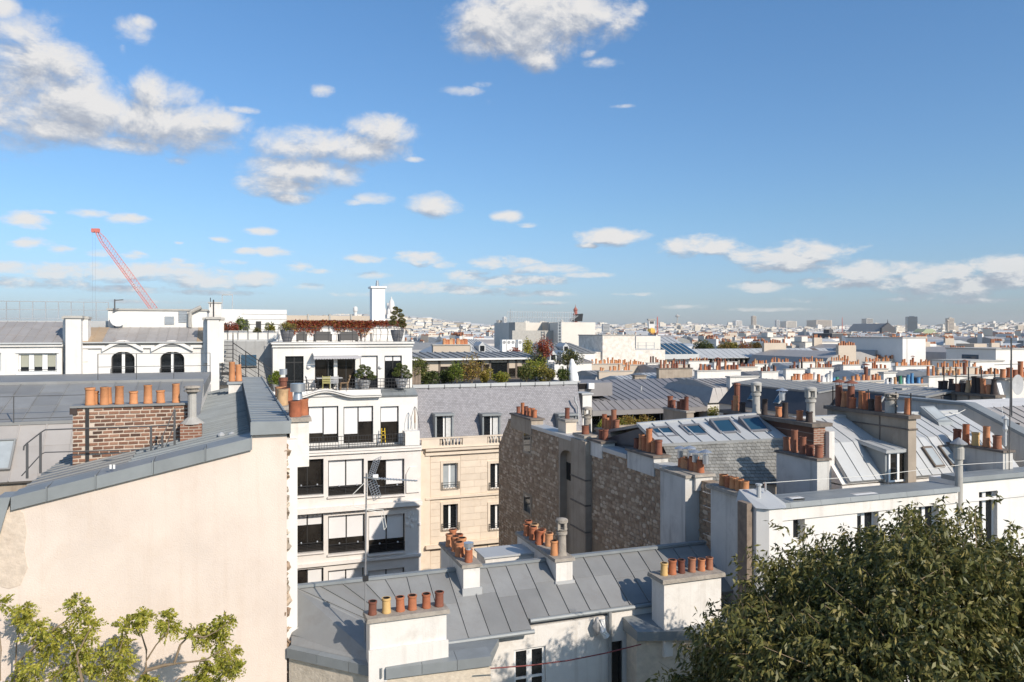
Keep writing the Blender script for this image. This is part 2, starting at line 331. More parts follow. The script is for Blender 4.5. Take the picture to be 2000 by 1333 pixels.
class MB:
    def __init__(self): self.v = []; self.f = []; self.m = []; self.mi = 0
    def quad(self, *pts):
        k = len(self.v); self.v += [tuple(p) for p in pts]; self.f.append(tuple(range(k, k + len(pts)))); self.m.append(self.mi)
        return self
    def hexa(self, b, t):
        """b, t: four bottom and four top corners, counter-clockwise from above"""
        k = len(self.v); self.v += [tuple(p) for p in b] + [tuple(p) for p in t]
        for f in ((3, 2, 1, 0), (4, 5, 6, 7), (0, 1, 5, 4), (1, 2, 6, 5), (2, 3, 7, 6), (3, 0, 4, 7)):
            self.f.append(tuple(k + i for i in f)); self.m.append(self.mi)
        return self
    def box(self, u0, u1, v0, v1, z0, z1, tu=0.0, tv=0.0):
        return self.hexa([(u0, v0, z0), (u1, v0, z0), (u1, v1, z0), (u0, v1, z0)],
                         [(u0 + tu, v0 + tv, z1), (u1 - tu, v0 + tv, z1), (u1 - tu, v1 - tv, z1), (u0 + tu, v1 - tv, z1)])
    def prism(self, poly, axis, a, b):
        """polygon of 2-tuples extruded along axis 'u' (pts v,z), 'v' (pts u,z) or 'z' (pts u,v)"""
        def P(p, t): return {'u': (t, p[0], p[1]), 'v': (p[0], t, p[1]), 'z': (p[0], p[1], t)}[axis]
        k = len(self.v); n = len(poly)
        self.v += [P(p, a) for p in poly] + [P(p, b) for p in poly]
        self.f.append(tuple(range(k + n - 1, k - 1, -1))); self.m.append(self.mi)
        self.f.append(tuple(range(k + n, k + 2 * n))); self.m.append(self.mi)
        for i in range(n):
            j = (i + 1) % n; self.f.append((k + i, k + j, k + n + j, k + n + i)); self.m.append(self.mi)
        return self
    def lathe(self, c, prof, n=12, sq=1.0):
        k = len(self.v)
        for r, z in prof:
            for i in range(n):
                a = 2 * math.pi * i / n; self.v.append((c[0] + r * math.cos(a), c[1] + r * math.sin(a) * sq, c[2] + z))
        for j in range(len(prof) - 1):
            for i in range(n):
                i2 = (i + 1) % n
                self.f.append((k + j * n + i, k + j * n + i2, k + (j + 1) * n + i2, k + (j + 1) * n + i)); self.m.append(self.mi)
        self.f.append(tuple(k + (n - 1 - i) for i in range(n))); self.m.append(self.mi)
        self.f.append(tuple(k + (len(prof) - 1) * n + i for i in range(n))); self.m.append(self.mi)
        return self
    def bar(self, p, q, w, h=None):
        """square bar from p to q"""
        p, q = Vector(p), Vector(q); d = q - p
        if d.length < 1e-6: return self
        d.normalize(); h = h or w
        s = d.cross(Vector((0, 0, 1)))
        s = Vector((1, 0, 0)) if s.length < 1e-3 else s.normalized()
        t = s.cross(d).normalized(); s = s * w / 2; t = t * h / 2
        return self.hexa([p - s - t, q - s - t, q + s - t, p + s - t], [p - s + t, q - s + t, q + s + t, p + s + t])
    def tube(self, pts, r, n=6, r1=None):
        pts = [Vector(p) for p in pts]; k = len(self.v); m = len(pts)
        for i, p in enumerate(pts):
            d = (pts[min(i + 1, m - 1)] - pts[max(i - 1, 0)]).normalized()
            s = d.cross(Vector((0, 0, 1)))
            s = Vector((1, 0, 0)) if s.length < 1e-3 else s.normalized()
            t = s.cross(d).normalized(); rr = r if r1 is None else r + (r1 - r) * i / (m - 1)
            for j in range(n):
                a = 2 * math.pi * j / n; self.v.append(tuple(p + s * rr * math.cos(a) + t * rr * math.sin(a)))
        for i in range(m - 1):
            for j in range(n):
                j2 = (j + 1) % n
                self.f.append((k + i * n + j, k + i * n + j2, k + (i + 1) * n + j2, k + (i + 1) * n + j)); self.m.append(self.mi)
        self.f.append(tuple(k + n - 1 - j for j in range(n))); self.m.append(self.mi)
        self.f.append(tuple(k + (m - 1) * n + j for j in range(n))); self.m.append(self.mi)
        return self
    def mesh(self, name, mats, o=(0, 0, 0), smooth=False):
        me = bpy.data.meshes.new(name)
        me.from_pydata([(a - o[0], b - o[1], c - o[2]) for a, b, c in self.v], [], self.f)
        for x in ([mats] if isinstance(mats, str) else mats): me.materials.append(M(x))
        if not isinstance(mats, str): me.polygons.foreach_set('material_index', self.m)
        if smooth:
            me.polygons.foreach_set('use_smooth', [True] * len(me.polygons))
            try: me.set_sharp_from_angle(angle=math.radians(40))
            except Exception: pass
        me.update(); return me
    def part(self, name, mats, th, parent=None, smooth=False, kind=None, label=None):
        o = bpy.data.objects.new(name, self.mesh(name, mats, th.o, smooth)); COL.objects.link(o)
        o.parent = parent or th.e
        if kind: o['kind'] = kind
        if label: o['label'] = label
        return o
    def solo(self, name, mats, label, cat, o=None, group=None, smooth=False, kind=None):
        if o is None:
            a = np.array(self.v); o = (*((a.min(0) + a.max(0)) / 2)[:2], a[:, 2].min())
        ob = bpy.data.objects.new(name, self.mesh(name, mats, o, smooth)); COL.objects.link(ob)
        ob.location = W(*o); ob.rotation_euler = (0, 0, TH)
        if label: ob['label'] = label
        if cat: ob['category'] = cat
        if group: ob['group'] = group
        if kind: ob['kind'] = kind
        return ob

def inst(name, me, th, pos, parent=None, scale=(1, 1, 1), rz=0.0, rx=0.0):
    o = bpy.data.objects.new(name, me); COL.objects.link(o); o.parent = parent or th.e
    o.location = Vector(pos) - th.o; o.scale = scale; o.rotation_euler = (rx, 0, rz); return o

RNG = random.Random(11)

# ---- chimney pots: shared meshes, one object each
POT = {}
def pot_mesh(kind, m):
    if (kind, m) in POT: return POT[kind, m]
    b = MB()
    prof = {'plain': [(.11, 0), (.115, .03), (.105, .06), (.10, .30), (.115, .315), (.115, .36), (.088, .36), (.085, .12)],
            'tall': [(.105, 0), (.11, .04), (.10, .07), (.092, .56), (.10, .575), (.10, .61), (.078, .61), (.075, .2)],
            'taper': [(.135, 0), (.135, .05), (.12, .08), (.085, .50), (.10, .52), (.10, .56), (.075, .56), (.07, .2)],
            'wide': [(.15, 0), (.155, .05), (.15, .08), (.145, .33), (.155, .345), (.155, .38), (.125, .38), (.12, .1)]}[kind]
    b.lathe((0, 0, 0), prof[:-1], 14)
    b.f.pop(); b.m.pop(); n = 14; k0 = len(b.v) - n            # open top: go down inside and close with soot
    k = len(b.v); r, z = prof[-1]
    for i in range(n):
        a = 2 * math.pi * i / n; b.v.append((r * math.cos(a), r * math.sin(a), z))
    b.mi = 1
    for i in range(n):
        j = (i + 1) % n; b.f.append((k0 + i, k0 + j, k + j, k + i)); b.m.append(1)
    b.f.append(tuple(range(k, k + n))); b.m.append(1)
    POT[kind, m] = b.mesh('pot_' + kind, [m, 'soot_and_shade'], smooth=True); return POT[kind, m]
def pot(th, parent, pos, kind='plain', m='terracotta', s=1.0, h=1.0):
    return inst('chimney_pot', pot_mesh(kind, m), th, pos, parent, (s, s, s * h), RNG.uniform(0, 6.28), RNG.gauss(0, .025))
def pot_row(th, parent, a, b, n, kinds=('plain',), mats=('terracotta',), s=1.0, jit=.12, hv=.15, skip=()):
    a, b = Vector(a), Vector(b)
    for i in range(n):
        if i in skip: continue
        t = (i + .5) / n + RNG.uniform(-jit, jit) / n
        pot(th, parent, a.lerp(b, t), kinds[i % len(kinds)] if len(kinds) == n else RNG.choice(kinds),
            mats[i % len(mats)] if len(mats) == n else RNG.choice(mats), s * RNG.uniform(.94, 1.06), RNG.uniform(1 - hv, 1 + hv))
def chimney(th, u0, u1, v0, v1, z0, z1, m='chimney_white', cap='cap_stone', over=.06, ch=.10, name='chimney_stack', parent=None):
    c = MB().box(u0, u1, v0, v1, z0, z1).part(name, m, th, parent)
    MB().box(u0 - over, u1 + over, v0 - over, v1 + over, z1, z1 + ch, .015, .015).part('chimney_cap', cap, th, parent or c)
    return c
def cowl(th, parent, pos, r=.09, h=.35, m='galvanised', kind='hat'):
    """metal flue pipe with a rain hat, a drum, or a concrete lantern head"""
    b = MB(); x, y, z = pos
    if kind == 'hat':
        b.lathe(pos, [(r, 0), (r, h)], 10)
        for i in range(3):
            a = i * 2.09; b.bar((x + r * .9 * math.cos(a), y + r * .9 * math.sin(a), z + h), (x + r * .9 * math.cos(a), y + r * .9 * math.sin(a), z + h + r), .012)
        b.lathe((x, y, z + h + r * .9), [(r * 2.1, 0), (r * 1.9, r * .25), (.01, r * .95)], 12)
    elif kind == 'drum':
        b.lathe(pos, [(r, 0), (r * .8, h * .5), (r * 1.5, h * .52), (r * 1.5, h), (r * 1.2, h)], 14)
    elif kind == 'lantern':
        b.lathe(pos, [(r * 1.25, 0), (r, r * .6), (r * .95, h * .55), (r * 1.25, h * .57), (r * 1.25, h * .64), (r * 1.0, h * .65), (r * 1.35, h * .72)], 12)
        for i in range(4):
            a = i * math.pi / 2 + .4; p = (x + r * 1.05 * math.cos(a), y + r * 1.05 * math.sin(a))
            b.bar((*p, z + h * .70), (*p, z + h * .92), r * .6)
        b.lathe((x, y, z + h * .9), [(r * 1.4, 0), (r * 1.4, h * .07), (r * 1.1, h * .1), (.02, h * .12)], 12)
    return b.part('flue_cowl', m, th, parent, smooth=True)

# ---- zinc roofs: sheets one by one, each with a standing seam on its edge
def lerp3(a, b, t): return tuple(x + (y - x) * t for x, y in zip(a, b))
def bil(bl, br, tr, tl, s, t): return lerp3(lerp3(bl, br, s), lerp3(tl, tr, s), t)
def zinc(th, bl, br, tr, tl, ncol, nrow=1, m='zinc', seam=.035, sw=.03, name='roof', thick=.10, parent=None, joined=False, cols=None, odd=None):
    bl, br, tr, tl = map(Vector, (bl, br, tr, tl))
    nrm = (br - bl).cross(tl - bl).normalized()
    if nrm.z < 0: nrm = -nrm
    base = MB().hexa([p - nrm * thick for p in (bl, br, tr, tl)], [p - nrm * .012 for p in (bl, br, tr, tl)]).part(name, m, th, parent)
    base_for = base if parent is None else parent
    J = MB() if joined else None
    for i in range(ncol):
        s0, s1 = i / ncol, (i + 1) / ncol
        off = RNG.choice((0, .5)) if nrow > 1 else 0
        cuts = sorted({0.0, 1.0} | {min(max((k + off * .35) / nrow, 0), 1) for k in range(1, nrow)})
        for a, b_ in zip(cuts[:-1], cuts[1:]):
            mb = J or MB(); e = .004
            lift = [nrm * (RNG.uniform(.001, .007) + .006 * (1 - q)) for q in (0, 0, 1, 1)]
            c = [Vector(bil(bl, br, tr, tl, s, t)) for s, t in ((s0, a), (s1, a), (s1, b_), (s0, b_))]
            g = (c[1] - c[0]).normalized() * e
            c = [c[0] + g, c[1] - g, c[2] - g, c[3] + g]
            top = [p + l for p, l in zip(c, lift)]
            mb.hexa([p - nrm * .01 for p in c], top)
            w = (c[1] - c[0]).normalized() * sw
            mb.hexa([c[0], c[0] + w, c[3] + w, c[3]], [c[0] + nrm * seam, c[0] + w + nrm * seam, c[3] + w + nrm * seam, c[3] + nrm * seam])
            if not joined:
                mb.part('roof_sheet', (odd or {}).get(i, m), th, base_for)
    if joined: J.part('roof_sheets', m, th, base_for, kind='stuff')
    return base
def slates(th, bl, br, tr, tl, ncol, nrow, m, holes=(), parent=None):
    """overlapping slates on a steep slope; holes are (u0,u1,z0,z1)"""
    bl, br, tr, tl = map(Vector, (bl, br, tr, tl)); b = MB()
    nrm = (br - bl).cross(tl - bl).normalized()
    if nrm.z < 0 and abs(nrm.z) > .01: nrm = -nrm
    for j in range(nrow):
        for i in range(-1, ncol):
            s0 = (i + (.5 if j % 2 else 0)) / ncol; s1 = s0 + 1 / ncol
            s0, s1 = max(s0, 0), min(s1, 1)
            if s1 - s0 < .002: continue
            t0, t1 = j / nrow, (j + 1.12) / nrow
            c = [Vector(bil(bl, br, tr, tl, s, min(t, 1))) for s, t in ((s0, t0), (s1, t0), (s1, t1), (s0, t1))]
            mid = (c[0] + c[2]) / 2
            if any(h[0] < mid.x < h[1] and h[2] < mid.z < h[3] for h in holes): continue
            g = (c[1] - c[0]) * .03; l = RNG.uniform(.024, .032); sag = RNG.uniform(-.005, .005)
            c = [c[0] + g, c[1] - g, c[2] - g, c[3] + g]
            b.hexa([c[0], c[1], c[2], c[3]], [c[0] + nrm * (l + sag), c[1] + nrm * (l - sag), c[2] + nrm * .003, c[3] + nrm * .003])
    return b.part('slates', m, th, parent, kind='stuff')

# ---- walls with openings, windows
def wall(th, u0, u1, z0, z1, v, vb, openings=(), t=.22, m='white_render', name='wall', parent=None):
    b = MB()
    us = sorted({u0, u1} | {x for o in openings for x in o[:2] if u0 < x < u1})
    zs = sorted({z0, z1} | {x for o in openings for x in o[2:4] if z0 < x < z1})
    for a, c in zip(us[:-1], us[1:]):
        for d, e in zip(zs[:-1], zs[1:]):
            mu, mz = (a + c) / 2, (d + e) / 2
            if any(o[0] < mu < o[1] and o[2] < mz < o[3] for o in openings): continue
            b.quad((a, v, d), (c, v, d), (c, v, e), (a, v, e))
    for o in openings:
        a, c, d, e = o[:4]
        b.quad((a, v, d), (a, v + t, d), (a, v + t, e), (a, v, e)); b.quad((c, v, d), (c, v, e), (c, v + t, e), (c, v + t, d))
        b.quad((a, v, e), (a, v + t, e), (c, v + t, e), (c, v, e)); b.quad((a, v, d), (c, v, d), (c, v + t, d), (a, v + t, d))
    b.quad((u0, v, z0), (u0, v, z1), (u0, v + t, z1), (u0, v + t, z0)); b.quad((u1, v, z0), (u1, v + t, z0), (u1, v + t, z1), (u1, v, z1))
    b.quad((u0, v, z1), (u1, v, z1), (u1, v + t, z1), (u0, v + t, z1))
    b.box(u0, u1, v + t, vb, z0, z1)
    return b.part(name, m, th, parent)
def window(th, u0, u1, z0, z1, v, leaves=2, frame='white_paint', glass='glass', fw=.06, blinds=None, blind_m='blind', transom=None, sill=None, mw=None, parent=None):
    """framed window set at depth v; blinds: drop (0..1) per leaf"""
    mw = mw or fw; b = MB(); d = .05
    b.box(u0, u0 + fw, v - d, v, z0, z1); b.box(u1 - fw, u1, v - d, v, z0, z1)
    b.box(u0 + fw, u1 - fw, v - d, v, z0, z0 + fw); b.box(u0 + fw, u1 - fw, v - d, v, z1 - fw, z1)
    a0, a1 = u0 + fw, u1 - fw; lw = (a1 - a0 - mw * (leaves - 1)) / leaves
    for i in range(1, leaves):
        x = a0 + i * lw + (i - 1) * mw; b.box(x, x + mw, v - d - .004, v, z0 + fw, z1 - fw)
    if transom: b.box(a0, a1, v - d + .006, v, z0 + (z1 - z0) * transom - .03, z0 + (z1 - z0) * transom + .03)
    w = b.part('window', frame, th, parent)
    for i in range(leaves):
        x = a0 + i * (lw + mw)
        MB().box(x, x + lw, v - .02, v - .008, z0 + fw, z1 - fw).part('pane', glass, th, w)
        if blinds and blinds[i % len(blinds)] > 0:
            h = (z1 - z0 - 2 * fw) * blinds[i % len(blinds)]
            MB().box(x + .015, x + lw - .015, v - .040, v - .030, z1 - fw - h, z1 - fw).part('blind', blind_m, th, w)
    if sill: MB().box(u0 - .06, u1 + .06, v - sill, v - d, z0 - .07, z0).part('sill', frame, th, w)
    return w
def railing(th, pts, h=1.0, step=.13, m='iron', rails=(0, .5, 1), r=.012, post=1.2, name='railing', parent=None, top=.03):
    b = MB()
    for p, q in zip(pts[:-1], pts[1:]):
        p, q = Vector(p), Vector(q); L = (q - p).length
        for f in rails:
            b.bar(p + Vector((0, 0, h * f + .02)), q + Vector((0, 0, h * f + .02)), top if f == 1 else r * 1.6)
        if step:
            for i in range(int(L / step) + 1):
                c = p.lerp(q, min(i * step / L, 1)); b.bar(c, c + Vector((0, 0, h)), r)
        if post:
            k = max(1, round(L / post))
            for i in range(k + 1):
                c = p.lerp(q, i / k); b.bar(c, c + Vector((0, 0, h + .02)), r * 2.2)
    return b.part(name, m, th, parent)

# ---- foliage
def leaf_mesh(name, P, D, Ln, Wd, mats, seed=0, midx=None, droop=.25):
    """P base points, D directions, one folded diamond leaf each"""
    rs = np.random.RandomState(seed); n = len(P)
    D = D / np.linalg.norm(D, axis=1)[:, None]
    r = rs.normal(size=(n, 3)); S = np.cross(D, r); S /= np.linalg.norm(S, axis=1)[:, None] + 1e-9
    N = np.cross(S, D)
    Ln = np.asarray(Ln)[:, None]; Wd = np.asarray(Wd)[:, None]
    mid = P + D * Ln * .45
    V = np.stack([P, mid + S * Wd / 2 + N * Wd * .18, P + D * Ln - np.array([0, 0, 1]) * Ln * droop * .3, mid - S * Wd / 2 + N * Wd * .18], 1).reshape(-1, 3)
    me = bpy.data.meshes.new(name); me.vertices.add(4 * n); me.vertices.foreach_set('co', V.astype(np.float32).ravel())
    me.loops.add(4 * n); me.loops.foreach_set('vertex_index', np.arange(4 * n, dtype=np.int32))
    me.polygons.add(n); me.polygons.foreach_set('loop_start', np.arange(0, 4 * n, 4, dtype=np.int32))
    try: me.polygons.foreach_set('loop_total', np.full(n, 4, np.int32))
    except Exception: pass
    for x in mats: me.materials.append(M(x))
    if midx is not None: me.polygons.foreach_set('material_index', np.asarray(midx, dtype=np.int32))
    me.update(calc_edges=True); return me
def bush(name, label, cat, base, rad, h, n, leaf, mats, group=None, seed=0, clumps=9, trunk=True, up=.3, squash=.55, trunk_h=.35, trunk_m='bark', o=None):
    """shrub: stems and a crown of leaves in uneven clumps; base in grid coordinates"""
    th = Thing(name, label, cat, base, group); rs = np.random.RandomState(seed)
    c = rs.normal(size=(clumps, 3)); c /= np.linalg.norm(c, axis=1)[:, None]
    c *= rs.uniform(.25, .8, (clumps, 1)); c[:, 2] = c[:, 2] * .5 + .5
    cr = rs.uniform(.28, .48, clumps)
    k = rs.randint(0, clumps, n); d = rs.normal(size=(n, 3)); d /= np.linalg.norm(d, axis=1)[:, None]
    q = c[k] + d * cr[k][:, None] * rs.uniform(.55, 1.0, (n, 1))
    t0 = trunk_h if trunk else .06
    P = np.stack([q[:, 0] * rad, q[:, 1] * rad, h * (t0 + (1 - t0) * np.clip(q[:, 2], 0.0, 1.25) / 1.2)], 1)
    D = d + rs.normal(size=(n, 3)) * .6 + np.array([0, 0, up])
    me = leaf_mesh('crown', P, D, leaf * rs.uniform(.7, 1.3, n), leaf * squash * rs.uniform(.7, 1.2, n), mats, seed, rs.randint(0, len(mats), n))
    ob = bpy.data.objects.new('crown', me); COL.objects.link(ob); ob.parent = th.e
    b = MB(); o = base
    for i in range(min(clumps, 6)):
        p = c[i]; t = (o[0] + p[0] * rad, o[1] + p[1] * rad, o[2] + h * (t0 + (1 - t0) * min(max(p[2], 0), 1) / 1.2))
        r = max(.012, h * .014)
        b.tube([(o[0], o[1], o[2]), (o[0] + p[0] * rad * .2, o[1] + p[1] * rad * .2, o[2] + h * t0), t], r, 5, r * .4)
    b.part('stem', trunk_m, th)
    return th

# ------------------------------------------------------------------ terrain and far city
def hill(x, y):
    h = 74 * math.exp(-(((x + 640) / 520) ** 2 + ((y - 3050) / 430) ** 2)) + 10 * math.exp(-(((x + 150) / 500) ** 2 + ((y - 3000) / 500) ** 2))
    t = min(max((y - 3600) / 2600, 0), 1); s = t * t * (3 - 2 * t)
    ax = x / max(y, 1)
    h += s * (52 + 16 * math.sin(ax * 9 + 1.2) + 7 * math.sin(ax * 31) + (16 if ax > .2 else 80 * (ax + 0.0) if ax > 0 else -6))
    return h
def terrain():
    xs = np.concatenate([[-9400, -6500], np.linspace(-5200, 8400, 86), [9400]])
    ys = np.concatenate([[-900, -300, 0, 300, 800, 1500], np.linspace(2000, 9500, 62)])
    vs = [(x, y, hill(x, y) if y > 800 else 0) for y in ys for x in xs]; nx = len(xs)
    fs = [(j * nx + i, j * nx + i + 1, (j + 1) * nx + i + 1, (j + 1) * nx + i) for j in range(len(ys) - 1) for i in range(nx - 1)]
    me = bpy.data.meshes.new('ground'); me.from_pydata(vs, [], fs); me.materials.append(M('ground')); me.materials.append(M('ground_hill'))
    me.polygons.foreach_set('use_smooth', [True] * len(fs))
    me.polygons.foreach_set('material_index', [1 if me.vertices[f[0]].co.y > 5600 else 0 for f in fs])
    o = bpy.data.objects.new('ground', me); COL.objects.link(o); o['kind'] = 'structure'
terrain()

def house_mesh(b, x, y, g, w, d, h, a, rs, chim=True, win=True, flat=False, pots=True):
    """plain Parisian block into mesh builder b, world coordinates; materials 0 wall 1 roof 2 window 3 pot"""
    c, s = math.cos(a), math.sin(a)
    def P(i, j, k): return (x + i * c - j * s, y + i * s + j * c, g + k)
    def bx(i0, i1, j0, j1, k0, k1, t=0, tj=None):
        tj = t if tj is None else tj
        b.hexa([P(i0, j0, k0), P(i1, j0, k0), P(i1, j1, k0), P(i0, j1, k0)], [P(i0 + t, j0 + tj, k1), P(i1 - t, j0 + tj, k1), P(i1 - t, j1 - tj, k1), P(i0 + t, j1 - tj, k1)])
    b.mi = 0; bx(-w/2, w/2, -d/2, d/2, -12, h)
    if flat: b.mi = 0; bx(-w*.2, w*.1, -d*.2, d*.2, h, h + 2.4); top = h
    else:
        b.mi = 1; r1 = rs.uniform(1.5, 2.8)
        bx(-w/2 + .05, w/2 - .05, -d/2 - .15, d/2 + .15, h, h + r1, 0.0, 1.1)
        bx(-w/2 + .06, w/2 - .06, -d/2 + .95, d/2 - .95, h + r1 - .01, h + r1 + rs.uniform(.6, 1.3), .0, d * .3); top = h + r1 + 1
    if chim and not flat:
        for e in ((-w/2 + .3), (w/2 - .3)):
            if rs.random() < .8:
                b.mi = 0; z1 = top + rs.uniform(.4, 1.6); j = rs.uniform(-d*.25, d*.1); L = rs.uniform(1.5, d*.55)
                bx(e - .3, e + .3, j, j + L, h, z1)
                if pots:
                    b.mi = 3
                    k = int(L / .5)
                    for q in range(k):
                        if rs.random() < .85: bx(e - .13, e + .13, j + .12 + q * .5, j + .38 + q * .5, z1, z1 + rs.uniform(.35, .75))
    if win:
        b.mi = 2
        for side in (-1, 1):
            n = max(2, int(w / 2.6))
            for k in range(2 if not flat else 3):
                z1 = h - .7 - k * 3.1
                for q in range(n):
                    i = -w/2 + (q + .5) * w / n
                    if rs.random() < .9: bx(i - .5, i + .5, (-d/2 - .05) if side < 0 else d/2, -d/2 if side < 0 else d/2 + .05, z1 - 1.7, z1)
        n = max(2, int(d / 3))
        for k in range(2):
            z1 = h - .7 - k * 3.1
            for q in range(n):
                j = -d/2 + (q + .5) * d / n
                if rs.random() < .5: bx(-w/2 - .05, -w/2, j - .45, j + .45, z1 - 1.6, z1)
        if not flat:
            for q in range(max(2, int(w / 3))):
                i = -w/2 + (q + .5) * w / max(2, int(w / 3))
                if rs.random() < .7: b.mi = 0; bx(i - .6, i + .6, -d/2 - .1, -d/2 + 1.2, h, h + 1.55); b.mi = 2; bx(i - .4, i + .4, -d/2 - .14, -d/2 - .1, h + .2, h + 1.35)

CITY_M = ['city_wall', 'city_roof', 'city_window', 'city_pot', 'city_green']
def far_city():
    rs = random.Random(3); cells = []
    y = 135.0
    while y < 7600:
        st = 15 + y * .0072
        x = -0.36 * y - 30 + rs.uniform(0, st)
        while x < .72 * y + 30:
            cells.append((x + rs.uniform(-.3, .3) * st, y + rs.uniform(-.35, .35) * st, st)); x += st * rs.uniform(1.0, 1.35)
        y += st * rs.uniform(1.0, 1.25)
    big = MB(); green = MB(); keep = []
    walls = [('wall_cream', 'cream'), ('wall_white', 'white'), ('wall_tan', 'tan')]
    roofs = [('zinc_light', 'pale zinc'), ('zinc', 'grey zinc'), ('zinc_warm', 'brownish zinc')]
    for (x, y, st) in cells:
        px = CX + x / y * FPX
        if 995 < px < 1190 and y < 172 or 1130 < px < 1480 and y < 150: continue
        if abs(x + 560) < 150 and 2830 < y < 2900: continue
        g = hill(x, y) if y > 800 else 0
        w = st * rs.uniform(.8, 1.25); d = min(st * .8, 13) * rs.uniform(.85, 1.15)
        hh = rs.gauss(19.0, 1.7) if y < 900 else rs.gauss(18.5, 2.6)
        lim = 21.5 - (120 / max(y, 120)) * 1.5
        if y < 500: hh = min(hh, lim)
        if y > 1500 and rs.random() < (.045 if y > 4500 else .015): hh += rs.uniform(5, 26 if y > 4200 else 12); w *= .8
        a = TH + rs.choice((0, 0, math.pi / 2, rs.uniform(-.6, .6)))
        near = y < 560 and 780 < px < 2030 and len(keep) < 235
        if near:
            keep.append(1); wm, wn = rs.choice(walls); rm, rn = rs.choice(roofs); flat = rs.random() < .16
            far = y > 260
            if flat: lab = f'{wn} flat roofed apartment block among the ' + ('distant' if far else 'mid distance') + ' city roofs'
            else: lab = f'{wn} walled apartment block with {rn} roof among the ' + ('distant' if far else 'mid distance') + ' city roofs'
            e = bpy.data.objects.new('apartment_block', None); COL.objects.link(e); e.location = (x, y, g); e.rotation_euler = (0, 0, 0)
            e['label'] = lab; e['category'] = 'building'; e['group'] = ('far ' if far else 'nearer ') + f'{wn} city blocks with ' + ('flat' if flat else rn) + ' roofs'
            b = MB(); house_mesh(b, x, y, g, w, d, hh, a, rs, flat=flat)
            for k, nm in ((0, 'wall'), (1, 'roof'), (2, 'window_rows'), (3, 'chimney_pots')):
                ids = [i for i, q in enumerate(b.m) if q == k]
                if not ids: continue
                c = MB(); mp = {}
                for i in ids:
                    f = []
                    for vi in b.f[i]:
                        if vi not in mp: mp[vi] = len(c.v); c.v.append((b.v[vi][0] - x, b.v[vi][1] - y, b.v[vi][2] - g))
                        f.append(mp[vi])
                    c.f.append(tuple(f)); c.m.append(0)
                o = bpy.data.objects.new(nm, c.mesh(nm, (wm, rm, 'city_window', 'city_pot')[k])); COL.objects.link(o); o.parent = e
                if k > 1: o['kind'] = 'stuff'
        else:
            if y > 1800 and rs.random() < .07:
                green.mi = 0
                for q in range(5):
                    cx, cy, r = x + rs.uniform(-9, 9), y + rs.uniform(-9, 9), rs.uniform(4, 7)
                    green.lathe((cx, cy, g + 4), [(r * .5, 0), (r, r * .8), (r * .8, r * 1.5), (r * .2, r * 2)], 7)
            else:
                house_mesh(big, x, y, g, w, d, hh, a, rs, chim=y < 2600, win=y < 2400, flat=rs.random() < .25 or hh > 26, pots=y < 1100)
    o = bpy.data.objects.new('far_city', big.mesh('far_city', CITY_M)); COL.objects.link(o)
    o['kind'] = 'stuff'; o['label'] = 'mass of pale distant city buildings running to the horizon'; o['category'] = 'city'
    o = bpy.data.objects.new('far_trees', green.mesh('far_trees', 'city_green')); COL.objects.link(o)
    o['kind'] = 'stuff'; o['label'] = 'dark tufts of trees scattered through the distant city'; o['category'] = 'trees'
far_city()

# ------------------------------------------------------------------ landmarks on the skyline
def world_thing(name, label, cat, x, y, z=0.0, rz=0.0, group=None):
    th = Thing(name, label, cat, (0, 0, 0), group); th.e.location = (x, y, z); th.e.rotation_euler = (0, 0, rz); return th
def dome(b, c, r, h, n=14, drum=0):
    prof = [(r, 0), (r, drum)] if drum else [(r, 0)]
    for i in range(1, 8):
        t = i / 8; prof.append((r * math.cos(t * 1.5) ** .9, drum + h * math.sin(t * math.pi / 2)))
    b.lathe(c, prof, n)
def sacre():
    x, y = -452, 2880; g = hill(x, y)
    th = world_thing('basilica', 'white domed basilica with a tall ovoid dome on the distant hilltop', 'church', x, y, g + 6, .5)
    s = 1.13
    MB().box(-22*s, 22*s, -20*s, 30*s, -20, 22*s).part('nave', 'pale_stone', th)
    b = MB(); dome(b, (0, 0, 22*s), 11*s, 34*s, 16, 17*s); b.part('main_dome', 'pale_stone', th, smooth=True)
    b = MB(); b.lathe((0, 0, 70*s), [(2.6*s, 0), (2.6*s, 6*s), (3.0*s, 6.2*s), (1.2*s, 9*s), (.3, 13*s)], 10); b.part('lantern', 'pale_stone', th)
    for i, (u, v) in enumerate(((-15, -13), (15, -13), (-15, 16), (15, 16))):
        b = MB(); dome(b, (u*s, v*s, 22*s), 5.2*s, 12*s, 12, 7*s); b.lathe((u*s, v*s, 40*s), [(1, 0), (.9, 3*s), (.1, 5*s)], 8); b.part('corner_dome', 'pale_stone', th, smooth=True)
    MB().box(-4*s, 4*s, 30*s, 38*s, 0, 62*s, .4, .4).part('bell_tower', 'pale_stone', th)
    bb = MB()
    for i in range(9):
        a = i * 2 * math.pi / 9; bb.box(10.6*s*math.cos(a) - 1, 10.6*s*math.cos(a) + 1, 10.6*s*math.sin(a) - 1, 10.6*s*math.sin(a) + 1, 27*s, 36*s)
    bb.part('drum_windows', 'city_window', th)
sacre()
def water_tower():
    x, y = (694 - CX) / FPX * 2900, 2900; g = hill(x, y)
    th = world_thing('water_tower', 'slim white water tower on the distant hill', 'tower', x, y, g)
    zt = E + (HZ - 599) / FPX * 2900 - g
    MB().lathe((0, 0, 0), [(7, 0), (6, zt * .6), (8.5, zt * .7), (8.5, zt * .88)], 14).part('shaft', 'wall_white', th)
    b = MB(); dome(b, (0, 0, zt * .88), 8, zt * .12, 14); b.part('cap', 'wall_white', th)
water_tower()
